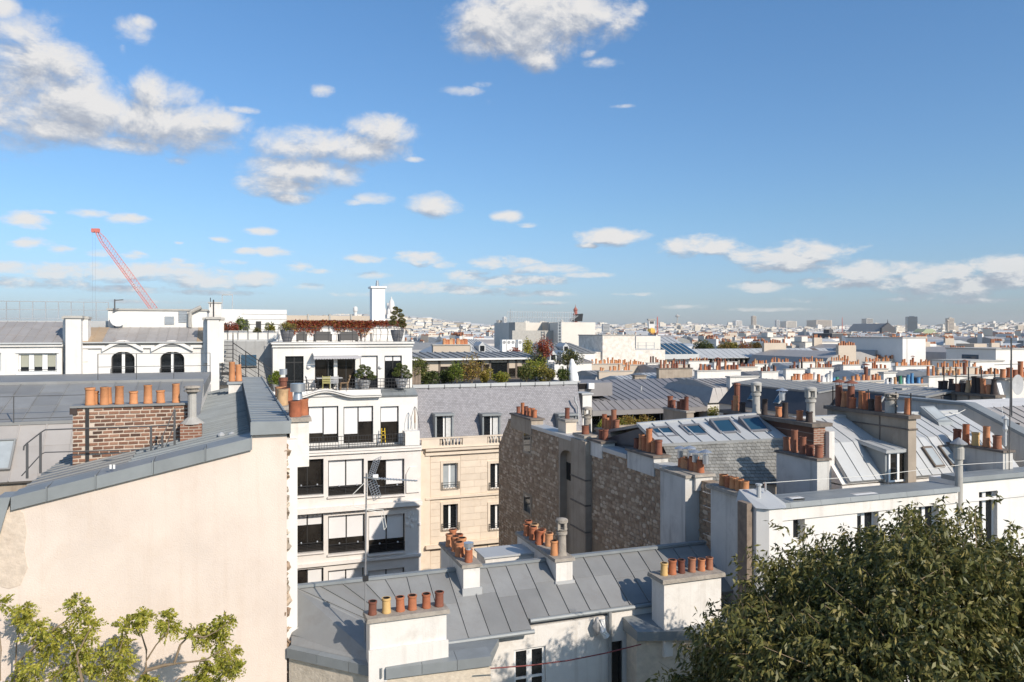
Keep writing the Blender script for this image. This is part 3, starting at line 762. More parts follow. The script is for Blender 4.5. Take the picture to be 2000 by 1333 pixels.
def tower(px, pt, wpx, Y, m, label, name='tower_block', base=0, top=None, wm='city_window', rz=.3, d=None):
    x = (px - CX) / FPX * Y; h = E + (HZ - pt) / FPX * Y; w = wpx / FPX * Y; d = d or w * .8
    g = hill(x, Y) if Y > 800 else 0
    th = world_thing(name, label, 'tower', x, Y, g - 3, rz); h -= g - 3
    MB().box(-w/2, w/2, -d/2, d/2, 0, h).part('body', m, th)
    b = MB(); k = int(h / 7)
    for i in range(max(1, k - 1)):
        z = h - 3 - i * 7
        if z < h * .3: break
        b.box(-w * .44, w * .44, -d/2 - .3, -d/2, z - 3.2, z)
    b.part('window_bands', wm, th, kind='stuff')
    MB().box(-w * .2, w * .25, -d * .2, d * .2, h, h + (top or h * .03)).part('plant_room', m, th)
    return th
tower(985, 620, 7, 4300, 'wall_white', 'taller of the two slim white twin towers on the horizon', rz=.8)
tower(975, 626, 9, 4320, 'wall_cream', 'shorter tower beside the slim white twin towers on the horizon', rz=.8)
tower(1472, 618, 8, 5400, 'wall_tan', 'tall brownish tower with a stepped top on the skyline ridge')
tower(1440, 627, 14, 5450, 'wall_white', 'wide white slab block on the skyline ridge beside the brownish tower')
tower(1518, 626, 7, 5500, 'zinc_light', 'slim grey tower on the skyline ridge')
tower(1540, 628, 24, 5600, 'wall_cream', 'low wide cream slab on the skyline ridge')
tower(1600, 626, 36, 5650, 'wall_tan', 'long tan slab block spread on the skyline ridge')
tower(1694, 623, 16, 4900, 'concrete', 'square grey brown office tower on the skyline')
tower(1780, 619, 18, 4300, 'glass_blue', 'dark blue glass office tower with a square top on the skyline', wm='glass', rz=-.2)
tower(1183, 633, 13, 4000, 'zinc_light', 'pale grey square tower beside the concrete roof block', rz=.2)
tower(1855, 622, 12, 3900, 'wall_tan', 'tan tower block standing behind the gilded column')
tower(1990, 637, 12, 5200, 'slate_dark', 'small dark block on the far wooded ridge')
def mast(px, pt, Y, r, m, label, bulb=None, name='mast'):
    x = (px - CX) / FPX * Y; g = hill(x, Y); h = E + (HZ - pt) / FPX * Y - g
    th = world_thing(name, label, 'tower', x, Y, g)
    if bulb:
        MB().lathe((0, 0, 0), [(r, 0), (r * .7, h * .78)], 10).part('shaft', m, th)
        MB().lathe((0, 0, h * .76), [(r * .8, 0), (r * 3.1, h * .06), (r * 3.1, h * .13), (r * 1.2, h * .17), (r * .5, h * .24)], 14).part('pod', m, th)
    else:
        b = MB(); n = 14
        for i in range(n):
            z0, z1 = h * i / n, h * (i + 1) / n; w0, w1 = r * (1 - .8 * i / n), r * (1 - .8 * (i + 1) / n)
            for s, t in ((-1, -1), (1, -1), (1, 1), (-1, 1)): b.bar((s * w0, t * w0, z0), (s * w1, t * w1, z1), r * .28)
            b.bar((-w0, -w0, z0), (w1, -w1, z1), r * .22); b.bar((w0, w0, z0), (-w1, w1, z1), r * .22); b.bar((-w0, w0, z0), (-w1, -w1, z1), r * .22)
        b.part('lattice', m, th)
mast(997, 604, 3600, 2.6, 'rail_pale', 'thin pale lattice mast near the twin towers on the horizon', name='lattice_mast')
mast(1323, 614, 5600, 5.2, 'concrete', 'telecom tower with a round pod on the horizon', True, 'telecom_tower')
mast(1284, 619, 900, 1.2, 'crane_red', 'small red lattice mast beside the white and orange monument', name='lattice_mast')
mast(1645, 620, 2600, 1.8, 'crane_red', 'thin red construction mast rising from the far rooftops', name='lattice_mast')
def monument():
    Y = 620; x = (1272 - CX) / FPX * Y
    th = world_thing('clock_tower', 'white square tower on a gilded orange base above the roofs', 'tower', x, Y, 0)
    z = lambda p: E + (HZ - p) / FPX * Y
    MB().box(-2.4, 2.4, -2.4, 2.4, z(642), z(624)).part('shaft', 'wall_white', th)
    MB().box(-3, 3, -3, 3, z(626), z(624) + .3).part('cornice', 'concrete', th)
    MB().box(-1.7, 1.7, -2.46, -2.4, z(633), z(628)).part('louvre', 'slate_dark', th)
    b = MB(); dome(b, (0, 0, z(652)), 3.4, 6.5, 10); b.box(-2.6, 2.6, -2.6, 2.6, 0, z(651)); b.part('gilded_base', 'gold', th)
monument()
def gilded_column():
    Y = 1500; x = (1851 - CX) / FPX * Y; z = lambda p: E + (HZ - p) / FPX * Y
    th = world_thing('column', 'tall tan column on a gilded flared base in the city', 'column', x, Y, 0)
    MB().lathe((0, 0, 0), [(5, 0), (5, z(660)), (7, z(659)), (3, z(653)), (2, z(651))], 12).part('gilded_base', 'gold', th)
    MB().lathe((0, 0, z(652)), [(1.9, 0), (1.6, z(629) - z(652)), (2.6, z(628) - z(652)), (2.6, z(626.5) - z(652)), (.6, z(624) - z(652))], 12).part('shaft', 'wall_tan', th)
gilded_column()
def opera():
    Y = 1000; x = (1735 - CX) / FPX * Y; z = lambda p: E + (HZ - p) / FPX * Y
    th = world_thing('gabled_hall', 'large dark gabled hall with a pale ribbed roof on the skyline', 'building', x, Y, 0, TH)
    w = 12
    MB().box(-w, w, 0, 62, 0, z(652)).part('wall', 'wall_tan', th)
    MB().prism([(-w, z(652)), (w, z(652)), (w * .9, z(641)), (0, z(631)), (-w * .9, z(641))], 'v', -.5, 3).part('gable', 'slate_dark', th)
    MB().prism([(-w, z(648)), (w, z(648)), (0, z(632))], 'v', 3.01, 60).part('roof', 'zinc', th)
    MB().lathe((0, 1, z(632)), [(.7, 0), (.5, 2), (.05, 6)], 6).part('finial', 'slate_dark', th)
    b = MB()
    for i in range(8): b.box(w + .01, w + .5, 6 + i * 6.5, 9 + i * 6.5, z(664), z(653))
    b.part('window_row', 'city_window', th, kind='stuff')
    x2 = (1806 - CX) / FPX * 1060
    t2 = world_thing('green_domed_hall', 'low hall with a pale green copper vault beside the gabled hall', 'building', x2, 1060, 0, TH)
    MB().box(-14, 14, -8, 8, 0, E - 4).part('wall', 'wall_tan', t2)
    MB().prism([(-14, E - 4), (14, E - 4), (12, E + 1), (6, E + 5), (-6, E + 5), (-12, E + 1)], 'v', -8, 8).part('vault', 'copper_green', t2)
opera()
def red_steeple():
    Y = 420; x = (1124 - CX) / FPX * Y; z = lambda p: E + (HZ - p) / FPX * Y
    th = world_thing('scaffold_steeple', 'red spired steeple beside a tilted black panel above the concrete roof block', 'tower', x, Y, 0, .2)
    MB().lathe((0, 0, 0), [(1.2, 0), (1.2, z(617)), (1.6, z(616)), (1.05, z(612)), (1.05, z(607)), (1.35, z(606)), (.6, z(602)), (.2, z(600)), (.05, z(595))], 8).part('spire', 'red_tower', th)
    MB().hexa([(-4.2, -1.5, z(628)), (3.4, -1.5, z(628)), (3.4, .5, z(628)), (-4.2, .5, z(628))], [(-.2, -1.5, z(614)), (3.9, -1.5, z(613)), (3.9, .5, z(613)), (-.2, .5, z(614))]).part('black_panel', 'black_panel', th)
    b = MB()
    for k in range(3): b.bar((-6.5 + k, -1.7, z(631)), (-1.4 + k * 1.2, -1.7, z(617)), .3)
    b.part('brace', 'rail_pale', th)
red_steeple()
def crane():
    Y = 260.0; Pp = lambda px, py: Vector(((px - CX) / FPX * Y, Y, E + (HZ - py) / FPX * Y))
    p0, p1 = Pp(303, 606), Pp(189, 451)
    th = world_thing('tower_crane', 'red lattice luffing crane jib raised against the sky', 'crane', p0.x + 8, Y, 0)
    O = Vector((p0.x + 8, Y, 0)); d = (p1 - p0); L = d.length; d.normalize(); n = Vector((-d.z, 0, d.x)) * -1; s = Vector((0, 1, 0))
    def J(t, a, bb): return p0 + d * (t * L) + n * a + s * bb - O
    b = MB(); wd = lambda t: 1.0 * min(1, (1.03 - t) * 7, (t + .25) * 4)
    K = 30
    for i in range(K):
        t0, t1 = i / K, (i + 1) / K; w0, w1 = wd(t0), wd(t1)
        b.bar(J(t0, -w0, -.9), J(t1, -w1, -.9), .17); b.bar(J(t0, -w0, .9), J(t1, -w1, .9), .17); b.bar(J(t0, w0, 0), J(t1, w1, 0), .15)
        q = (-1) ** i
        b.bar(J(t0, -w0, -.9), J((t0 + t1) / 2, w0, 0), .055); b.bar(J((t0 + t1) / 2, w0, 0), J(t1, -w1, -.9), .055)
        b.bar(J(t0, -w0, .9), J((t0 + t1) / 2, w0, 0), .055); b.bar(J(t0, -w0, .9 * q), J(t1, -w1, -.9 * q), .055)
    b.part('jib', 'crane_red', th)
    b = MB(); tip = J(1, 0, 0); b.box(tip.x - 1.6, tip.x + .8, tip.y - .6, tip.y + .6, tip.z - .6, tip.z + .7); b.part('jib_head', 'crane_red', th)
    b = MB()
    for k in (-1.4, -.5): b.bar((tip.x + k, tip.y, tip.z), (tip.x + k, tip.y, tip.z - 30), .022)
    b.part('hoist_cable', 'steel_rail', th)
    b = MB(); base = J(0, 0, 0)
    for i in range(12):
        z0, z1 = i * 3, i * 3 + 3
        if z0 > base.z - 1: break
        for a, c in ((-1, -1), (1, -1), (1, 1), (-1, 1)): b.bar((base.x + a, base.y + c, z0), (base.x + a, base.y + c, z1), .25)
        b.bar((base.x - 1, base.y - 1, z0), (base.x + 1, base.y - 1, z1), .15); b.bar((base.x + 1, base.y + 1, z0), (base.x - 1, base.y + 1, z1), .15)
    b.part('tower_mast', 'crane_red', th)
    # white name board on the jib, too far off to read
    b = MB()
    for k in range(5):
        t = .245 + k * .022; b.bar(J(t, -.75, -1.05), J(t + .004, .2, -1.05), .34, .1)
        b.bar(J(t, -.75 + .3 * (k % 3), -1.06), J(t + .017, -.75 + .3 * (k % 3), -1.06), .2, .1)
    b.part('name_board', 'white_paint', th)
crane()

# ------------------------------------------------------------------ big gable house: cream wall, brick chimney, zinc ridge
def line_z(u): return -2.36 + (u - .42) * .213
def gable_house():
    th = Thing('gable_house', 'house with a huge blank cream gable wall, zinc coping and brick chimney', 'house', (-2, 18.3, GZ))
    w = MB().prism([(-9, GZ), (1.17, GZ), (1.17, -2.12), (.42, -2.12), (.41, -2.44), (-4.25, line_z(-4.25) - .08), (-4.5, -4.2), (-5.2, -7.2), (-9, -8)], 'v', 18.3, 18.75).part('wall', 'cream_render', th)
    MB().prism([(-9, GZ), (1.15, GZ), (1.15, -3.0), (-4.4, -4.3), (-9, -8.2)], 'v', 18.76, 27).part('wall', 'brown_render', th)
    # toothing stones left along the broken edge
    rs = random.Random(4)
    z = -2.62
    while z > -8.6:
        b = MB(); r = rs.uniform(.035, .105); k = rs.uniform(.7, 1.9)
        b.lathe((1.16 + rs.uniform(-.02, .03), 18.44, z), [(r * rs.uniform(.3, .8), -r * k), (r * rs.uniform(.9, 1.4), -r * k * .4), (r * rs.uniform(.7, 1.4), r * k * .5), (r * rs.uniform(.2, .7), r * k)], 7)
        b.v = [(a + rs.uniform(-.035, .035), c + rs.uniform(-.06, .06), d + rs.uniform(-.035, .035)) for a, c, d in b.v]
        b.part('stone', rs.choice(('rubble_stone', 'rough_render', 'brown_render')), th, w); z -= r * k * 2 + rs.choice((.02, .05, .22, .35)) * rs.random()
    # zinc coping in lengths
    us = [.42, -.55, -1.6, -2.7, -3.6, -4.25]
    for a, c in zip(us[:-1], us[1:]):
        b = MB(); za, zc = line_z(a), line_z(c); g = .004
        b.hexa([(c + g, 18.2, zc - .27), (a - g, 18.2, za - .27), (a - g, 18.84, za - .1), (c + g, 18.84, zc - .1)], [(c + g, 18.2, zc), (a - g, 18.2, za), (a - g, 18.84, za + .04), (c + g, 18.84, zc + .04)])
        b.box(a - .03, a - .004, 18.19, 18.84, za - .25, za + .03)
        b.part('coping_sheet', 'zinc_blue', th)
    MB().hexa([(-4.75, 18.2, -4.3), (-4.5, 18.2, -4.3), (-4.5, 18.84, -4.3), (-4.75, 18.84, -4.3)], [(-4.5, 18.2, line_z(-4.25)), (-4.252, 18.2, line_z(-4.25)), (-4.252, 18.84, line_z(-4.25)), (-4.5, 18.84, line_z(-4.25))]).part('coping_sheet', 'zinc_blue', th)
    MB().hexa([(-5.6, 18.2, -7.6), (-5.35, 18.2, -7.6), (-5.35, 18.84, -7.6), (-5.6, 18.84, -7.6)], [(-4.75, 18.2, -4.305), (-4.5, 18.2, -4.305), (-4.5, 18.84, -4.305), (-4.75, 18.84, -4.305)]).part('coping_sheet', 'zinc_blue', th)
    rp = [pv(x, y, 18.3) for x, y in ((2, 1000), (30, 992), (46, 1003), (52, 1040), (47, 1075), (54, 1110), (40, 1143), (18, 1150), (2, 1146), (-8, 1080))]
    MB().prism([(q[0], q[2]) for q in rp], 'v', 18.286, 18.299).part('render_patch', 'rough_patch', th, w)
    for x in (216, 223): q = pv(x, 912, 18.2); MB().box(q[0] - .02, q[0] + .02, 18.193, 18.199, q[2] - .045, q[2] + .045).part('sticker', 'white_paint', th)
    # raised ridge walk along the party wall
    zt = -2.04
    MB().box(.44, 1.16, 18.77, 37, -3.2, zt - .05).part('ridge_wall', 'zinc', th)
    zinc(th, (1.24, 18.2, zt), (1.24, 37, zt), (.40, 37, zt + .02), (.40, 18.2, zt + .02), 36, 1, 'zinc_blue', .022, .025, name='ridge_cover', thick=.05)
    MB().box(.38, 1.25, 18.17, 18.22, zt - .26, zt + .03).part('ridge_fascia', 'zinc_blue', th)
    b = MB()
    for i in range(44): b.box(.405, .44, 18.4 + i * .42, 18.44 + i * .42, -2.5, zt - .03)
    b.part('ridge_ribs', 'zinc', th, kind='stuff')
    b = MB()
    for i in range(44): b.box(1.235, 1.265, 18.5 + i * .42, 18.53 + i * .42, zt - .05, zt + .07)
    b.box(1.22, 1.27, 18.25, 37, zt - .05, zt + .05); b.part('ridge_edge', 'zinc_blue', th)
    zinc(th, (-2.2, 37, -2.96), (-2.2, 18.84, -2.96), (.40, 18.84, -2.42), (.40, 37, -2.42), 38, 1, 'zinc_blue', .05, .035)
    zinc(th, (-4.3, 24.2, -3.42), (-4.3, 18.84, -3.42), (-2.2, 18.84, -2.97), (-2.2, 24.2, -2.97), 11, 1, 'zinc', .04, .03)
    # party wall strip beside the toothing with chimneys on it
    pw = MB().box(1.19, 1.43, 18.62, 38, GZ, -2.5).part('party_wall', 'white_render', th)
    MB().box(1.19, 1.47, 18.58, 18.62, -7.2, -6.9).part('skirt', 'white_render', th, pw)
    c = chimney(th, 1.28, 1.72, 18.9, 20.6, -3.2, -2.12, 'chimney_white', 'cap_stone')
    for p, k, s in (((1.42, 19.15, -2.02), 'wide', 1.0), ((1.60, 19.45, -2.02), 'wide', 1.05)): pot(th, c, p, k, 'terracotta', s)
    cowl(th, c, (1.5, 19.4, -1.66), .12, .42, 'galvanised', 'drum')
    c = chimney(th, 1.28, 1.75, 23.2, 25.4, -3.2, -2.25, 'chimney_white', 'cap_stone')
    for p in ((1.38, 23.7, -2.15), (1.56, 24.2, -2.15), (1.40, 24.8, -2.15)): pot(th, c, p, 'wide', 'terracotta', 1.1, 1.15)
    b = MB().lathe((1.7, 28.5, -2.9), [(.13, 0), (.13, 1.15), (.16, 1.17), (.16, 1.3)], 12); b.part('flue_pipe', 'rust_metal', th)
    b = MB().lathe((1.7, 28.5, -1.5), [(.135, 0), (.135, .2)], 12); b.part('flue_band', 'galvanised', th)
    # chimney with two orange pots at the far end of the ridge
    c = chimney(th, -.15, .38, 33.2, 34.0, -3.0, -2.1, 'chimney_white', 'zinc_blue')
    pot(th, c, (-.02, 33.5, -2.0), 'tall', 'terracotta_orange', 1.25, 1.05); pot(th, c, (.25, 33.5, -2.0), 'tall', 'terracotta_orange', 1.25, .9)
    # brick chimney
    u0, u1, v0, z0, z1 = -3.7, -1.06, 21.5, -3.5, -1.86
    bc = MB().box(u0, u1, v0, 22.0, z0, z1).part('brick_chimney', 'pale_mortar', th)
    shapes = []
    for k in range(6):
        b = MB().box(-.5, .5, -.5, .5, -.5, .5, .01, .0); b.v = [(x + rs.uniform(-.03, .03), y + rs.uniform(-.08, .08), z + rs.uniform(-.08, .08)) for x, y, z in b.v]
        shapes.append(b.mesh('brick', 'brick'))
    nc = 17; ch = (z1 - z0) / nc
    for j in range(nc):
        u = u0 + .005 - (.11 if j % 2 else 0) + rs.uniform(-.02, .02)
        while u < u1 - .05:
            L = .205 * rs.uniform(.88, 1.1); a, e = max(u, u0), min(u + L, u1)
            if not (-3.42 < (a + e) / 2 < -3.34) and e - a > .05:
                inst('brick', rs.choice(shapes), th, ((a + e) / 2, v0 + rs.uniform(-.004, .006), z0 + (j + .5) * ch), bc, (e - a, .045, ch * .60))
            u += L + .026
    MB().box(u0 - .05, u1 + .04, v0 - .07, 22.06, z1, z1 + .05).part('chimney_cap', 'zinc', th, bc)
    MB().box(u0 - .06, u0 + .10, v0 - .06, v0 + .3, z1 - .16, z1 - .002).part('corbel', 'soot_pot', th, bc)
    MB().box(-3.42, -3.34, v0 - .03, v0 - .001, z0, z1 - .02).part('downpipe', 'dark_frame', th, bc)
    for px, pb, k, s, h, dv in ((176, 783, 'plain', 1.02, 1.15, .1), (183, 781, 'plain', 1.0, .9, .32), (204, 783, 'tall', .98, .72, .1), (211, 781, 'tall', .92, .72, .32), (233, 780, 'tall', 1.0, .72, .15),
                            (261, 779, 'plain', .9, .95, .15), (289, 778, 'tall', 1.0, .74, .15), (314, 778, 'plain', .92, .95, .15), (344, 777, 'tall', .92, .84, .15)):
        u = pv(px, pb, v0 + dv)[0]; pot(th, bc, (u, v0 + dv, z1 + .05), k, 'terracotta_orange', s * 1.04, h)
    # stone capped flue beside it on its brick foot
    f = MB().box(*pv(352, 850, 21.1)[:1], pv(394, 850, 21.1)[0], 21.05, 21.5, -3.2, pv(373, 828, 21.1)[2]).part('flue_base', 'brick_wall_front', th)
    uc = pv(375, 800, 21.2)[0]; zb, ztop = pv(375, 828, 21.2)[2], pv(375, 757, 21.2)[2]
    b = MB().lathe((uc, 21.28, zb), [(.30, 0), (.16, .12), (.11, .16), (.105, ztop - zb - .15)], 12); b.part('flue_pipe', 'concrete', th, f)
    b = MB().lathe((uc, 21.28, ztop - .16), [(.12, 0), (.13, .03), (.20, .05), (.20, .09), (.15, .10), (.15, .13), (.21, .14), (.19, .19), (.05, .21)], 12); b.part('flue_cap', 'cap_stone', th, f)
    for px in (432, 453):
        p = pv(px, 850, 20.2); MB().lathe((p[0], 20.2, -2.95), [(.05, 0), (.05, .34), (.09, .42), (.09, .45), (.02, .5)], 10).part('vent_pipe', 'zinc_light', th)
    return th
gable_house()

def safety_rail():
    th = Thing('safety_rail', 'dark iron safety handrail in front of the brick chimney', 'railing', (-3.5, 20.4, -3.6))
    b = MB(); q = lambda px, py, v=20.3: pv(px, py, v)
    top = [q(46, 880), q(47, 872), q(53, 866), q(80, 845), q(88, 840), q(140, 838), q(290, 833), q(340, 830)]
    b.tube(top, .017, 6); b.tube([q(42, 930), q(80, 888), q(88, 884), q(290, 878)], .014, 6)
    b.part('rail', 'steel_rail', th); b = MB()
    for x, t, z in ((53, 867, 935), (79, 846, 925), (295, 833, 882), (317, 852, 880), (341, 800, 872)):
        b.bar(q(x, t), q(x, z), .05, .03)
    b.part('post', 'steel_rail', th); b = MB()
    b.bar(q(340, 803), q(304, 882), .02); b.bar(q(341, 830), q(322, 876), .02); b.part('strut', 'steel_rail', th)
safety_rail()

# ------------------------------------------------------------------ zinc roofed house behind the brick chimney
def zinc_house():
    th = Thing('zinc_roof_house', 'house with a wide grey zinc roof and flush skylights behind the brick chimney', 'house', (-7, 26, GZ))
    u0, u1 = -15.5, -1.0
    MB().box(u0, u1, 25.9, 42, GZ, -4.3).part('wall', 'brown_render', th)
    MB().prism([(25.9, -4.4), (27.05, -2.9), (30.4, -1.9), (41.5, -2.6), (41.5, -4.4)], 'u', u0, u1 - .02).part('gable', 'chimney_white', th)
    zinc(th, (u0, 25.7, -4.3), (u1, 25.7, -4.3), (u1, 27, -2.76), (u0, 27, -2.76), 20, 2, 'zinc_warm', .035, .03, name='lower_roof')
    zinc(th, (u0, 27, -2.75), (u1, 27, -2.75), (u1, 30.5, -1.74), (u0, 30.5, -1.74), 20, 3, 'zinc', .035, .03)
    MB().box(u0, u1, 26.93, 27.08, -2.80, -2.70).part('roll_moulding', 'zinc', th)
    MB().box(u0, u1, 30.35, 30.65, -1.78, -1.69).part('ridge_roll', 'zinc', th)
    MB().box(u0, u1, 30.65, 41, -2.4, -1.95).part('flat_roof', 'zinc', th)
    # skylights
    def sk(px0, py0, px1, py1, bot, top, m, fr, n):
        bu0, bu1 = px0, px1
        def S(u, t): return tuple(lerp3((u, bot[0], bot[1]), (u, top[0], top[1]), t))
        nz = Vector((0, -(top[1] - bot[1]), top[0] - bot[0])).normalized()
        def slab(b, a, c, t0, t1, h0, h1): b.hexa([Vector(S(a, t0)) + nz * h0, Vector(S(c, t0)) + nz * h0, Vector(S(c, t1)) + nz * h0, Vector(S(a, t1)) + nz * h0], [Vector(S(a, t0)) + nz * h1, Vector(S(c, t0)) + nz * h1, Vector(S(c, t1)) + nz * h1, Vector(S(a, t1)) + nz * h1])
        b = MB(); fw = .05; L = math.dist(bot, top)
        slab(b, bu0, bu1, py0, py0 + fw / L, 0, .12); slab(b, bu0, bu1, py1 - fw / L, py1, 0, .12)
        for i in range(n + 1):
            x = bu0 + (bu1 - bu0 - fw) * i / n; slab(b, x, x + fw, py0 + fw / L, py1 - fw / L, 0, .115)
        f = b.part('skylight', fr, th)
        for i in range(n):
            x = bu0 + (bu1 - bu0 - fw) * i / n + fw; x2 = bu0 + (bu1 - bu0 - fw) * (i + 1) / n
            b = MB(); slab(b, x, x2, py0 + fw / L, py1 - fw / L, .02, .07); b.part('pane', m, th, f)
    sk(-9.15, .62, -7.75, .93, (27, -2.75), (30.5, -1.74), 'glass_pale', 'white_paint', 2)
    sk(-6.95, .18, -6.05, .70, (25.7, -4.3), (27, -2.76), 'glass_pale', 'zinc', 1)
    railing(th, [(-14, 26.9, -2.7), (-3.6, 26.9, -2.7)], .75, 0, 'steel_rail', (.1, 1), .012, 2.6, top=.02)
    railing(th, [(-4.6, 31.4, -1.75), (-.8, 31.4, -1.75)], .95, 0, 'steel_rail', (.5, 1), .012, 1.2, top=.02)
zinc_house()

# ------------------------------------------------------------------ white house with two arched windows
def arched_house():
    v = 43.0
    th = Thing('arched_window_house', 'white attic storey with two arched windows under a grey metal roof', 'house', (-9, v, GZ))
    a0, a1, zb, zt = R(158, 681, 404, 741, v)
    ops = []; arcs = []
    for p0, p1 in ((217, 263), (313, 360)):
        u0, u1, z0, z1 = R(p0, 687, p1, 732, v); ops.append((u0, u1, z0, z1)); arcs.append((u0, u1, z0, z1))
    w = wall(th, a0, a1, zb, zt + .06, v, 50, ops, .3, 'white_render')
    for u0, u1, z0, z1 in arcs:
        c = (u0 + u1) / 2; hw = (u1 - u0) / 2; rise = .38
        b = MB(); N = 14; arc = [(c - hw * math.cos(i / N * math.pi), z1 - rise + rise * math.sin(i / N * math.pi)) for i in range(N + 1)]
        for (x0, y0), (x1, y1) in zip(arc[:-1], arc[1:]):
            b.quad((x0, v, y0), (x1, v, y1), (x1, v, z1 + .001), (x0, v, z1 + .001)); b.quad((x0, v, y0), (x0, v + .25, y0), (x1, v + .25, y1), (x1, v, y1))
        b.part('arch_head', 'white_render', th)
        # curved hood moulding, wider than the window
        for r0, m in ((1.20, 'hood_moulding'),):
            b = MB(); pts = []
            for i in range(25):
                t = -1 + i / 12; x = c + t * hw * 1.75; pts.append((x, z1 + .02 + .40 * max(0, math.cos(t * math.pi / 2)) ** 1.2 * 1.0))
            for (x0, y0), (x1, y1) in zip(pts[:-1], pts[1:]):
                b.hexa([(x0, v - .14, y0 - .02), (x1, v - .14, y1 - .02), (x1, v + .02, y1 - .02), (x0, v + .02, y0 - .02)], [(x0, v - .14, y0 + .16), (x1, v - .14, y1 + .16), (x1, v + .02, y1 + .16), (x0, v + .02, y0 + .16)])
                b.quad((x0, v - .004, z1 - .02), (x1, v - .004, z1 - .02), (x1, v - .004, y1), (x0, v - .004, y0))
            b.part(m, 'white_render', th)
        window(th, u0 + .02, u1 - .02, z0, z1, v + .26, 2, 'dark_frame', 'glass', .04)
        MB().box(c - .07, c + .07, v + .19, v + .205, z0, z1).part('mullion', 'white_paint', th)
        MB().box(u0 - .1, u1 + .1, v - .1, v + .02, z0 - .08, z0).part('sill', 'concrete', th)
        railing(th, [(u0, v - .05, z0), (u1, v - .05, z0)], .3, 0, 'iron', (.3, 1), .01, 2, name='window_guard', top=.02)
    def seg(x): return pv(x, 0, v)[0]
    # eave band broken by the hoods, gutter and metal roof
    for s0, s1 in ((a0, seg(205)), (seg(275), seg(302)), (seg(372), a1)): MB().box(s0, s1, v - .12, v + .02, zt + .02, zt + .16).part('cornice', 'white_render', th)
    ze = pv(280, 668, v)[2]
    MB().box(a0, a1, v - .05, v + .3, zt + .1, ze - .03).part('fascia', 'zinc', th)
    MB().box(a0, a1, v - .2, v - .06, ze - .06, ze).part('gutter', 'zinc_light', th)
    z2 = pv(300, 640, 45.2)[2]
    zinc(th, (a0, v - .18, ze), (a1, v - .18, ze), (a1, 45.2, z2), (a0, 45.2, z2), 12, 2, 'zinc_warm', .03, .03, odd={0: 'zinc_rust', 1: 'zinc_rust', 11: 'zinc_rust'})
    MB().box(a0 - 6, a1, v + .35, 52, zb - 23, zt + .4).part('body', 'white_render', th)
    MB().box(a0, a1, v - .25, v - .02, zb - .9, zb - .02).part('base_band', 'concrete', th)
    # dormer block on the other side of the chimney
    d0, d1, dz0, dz1 = R(-60, 672, 121, 742, v - .3)
    o1 = R(36, 690, 111, 728, v - .3); o2 = R(-60, 690, 2, 728, v - .3)
    wall(th, d0, d1, dz0, dz1, v - .3, 47, [o1, o2], .18, 'white_render', 'dormer_wall')
    window(th, *o1, v - .14, 3, 'white_paint', 'glass', .07, [.75], 'blind_olive', mw=.22)
    window(th, *o2, v - .14, 2, 'white_paint', 'glass', .07, [.75], 'blind_olive', mw=.2)
    for o in (o1,):
        MB().box(o[0] - .1, o[1] + .1, v - .36, v - .3, o[3], o[3] + .06).part('window_surround', 'white_paint', th); MB().box(o[0] - .1, o[1] + .1, v - .38, v - .3, o[2] - .16, o[2]).part('sill', 'white_paint', th)
        MB().box(o[0], o[1], v - .34, v - .325, o[2] + .12, o[2] + .15).part('guard_bar', 'iron', th)
    MB().box(d0, d1 + .05, v - .42, v - .3, dz1 - .14, dz1 - .02).part('cornice', 'white_render', th)
    MB().box(d0, d1 + .05, v - .5, v - .36, dz1 - .02, dz1 + .06).part('gutter', 'zinc_light', th)
    z3 = pv(60, 629, 45.6)[2]
    zinc(th, (d0, v - .45, dz1 + .03), (d1, v - .45, dz1 + .03), (d1, 45.6, z3), (d0, 45.6, z3), 9, 3, 'zinc_warm', .03, .03)
    MB().box(d0, d1 + .25, v - .5, v - .25, dz0 - .5, dz0 - .002).part('base_band', 'brown_render', th)
    MB().box(d1 + .06, d1 + .2, v - .25, v + .3, dz0 - .3, dz1 - .1).part('downpipe', 'zinc', th)
    # upper ridge, chimneys
    MB().box(d0, pv(214, 0, 45.8)[0], 45.7, 52, -2, z3 + .06).part('upper_roof', 'zinc_light', th)
    for p0, p1, t, vv in ((128, 158, 622, 42.4), (405, 428, 624, 42.2)):
        u0, u1, z0, z1 = R(p0, t, p1, 748, vv); chimney(th, u0, u1, vv, vv + .9, z0 - 1, z1, 'white_render', 'concrete', .08, .12)
        chimney(th, u0 - .22, u1 + .22, vv + .55, vv + 1.4, z0 + 1.0, z1 - .02, 'white_render', 'concrete', .05, .12)
    # white roof hut with louvres and bent flue
    h0, h1, hz0, hz1 = R(211, 607, 404, 640, 45.3)
    hut = MB().box(h0, h1, 45.3, 49, hz0 - .5, hz1).part('roof_hut', 'white_render', th)
    MB().box(h0 - .06, h1 + .06, 45.22, 49.05, hz1, hz1 + .09).part('hut_coping', 'concrete', th, hut)
    for p0, p1, y0, y1 in ((322, 340, 618, 634), (349, 366, 608, 630)):
        u0, u1, z0, z1 = R(p0, y0, p1, y1, 45.27); b = MB()
        for i in range(7): b.box(u0, u1, 45.25, 45.29, z0 + (z1 - z0) * i / 7, z0 + (z1 - z0) * (i + .75) / 7)
        b.part('louvre', 'galvanised', th, hut)
    b = MB(); q = lambda px, py: pv(px, py, 45.1)
    b.tube([q(371, 640), q(371, 612), q(374, 609), q(393, 600)], .11, 8); b.part('bent_flue', 'concrete', th, hut)
    # satellite dish and aerial on the hut corner
    b = MB(); c = Vector(pv(231, 624, 45.0)); b.lathe(c, [(.02, 0), (.2, .03), (.36, .10), (.38, .12)], 14)
    b.v = [(c.x + (p[0] - c.x), c.y - (p[2] - c.z) * 1.2, c.z + (p[1] - c.y)) for p in b.v]; b.part('satellite_dish', 'white_paint', th, hut)
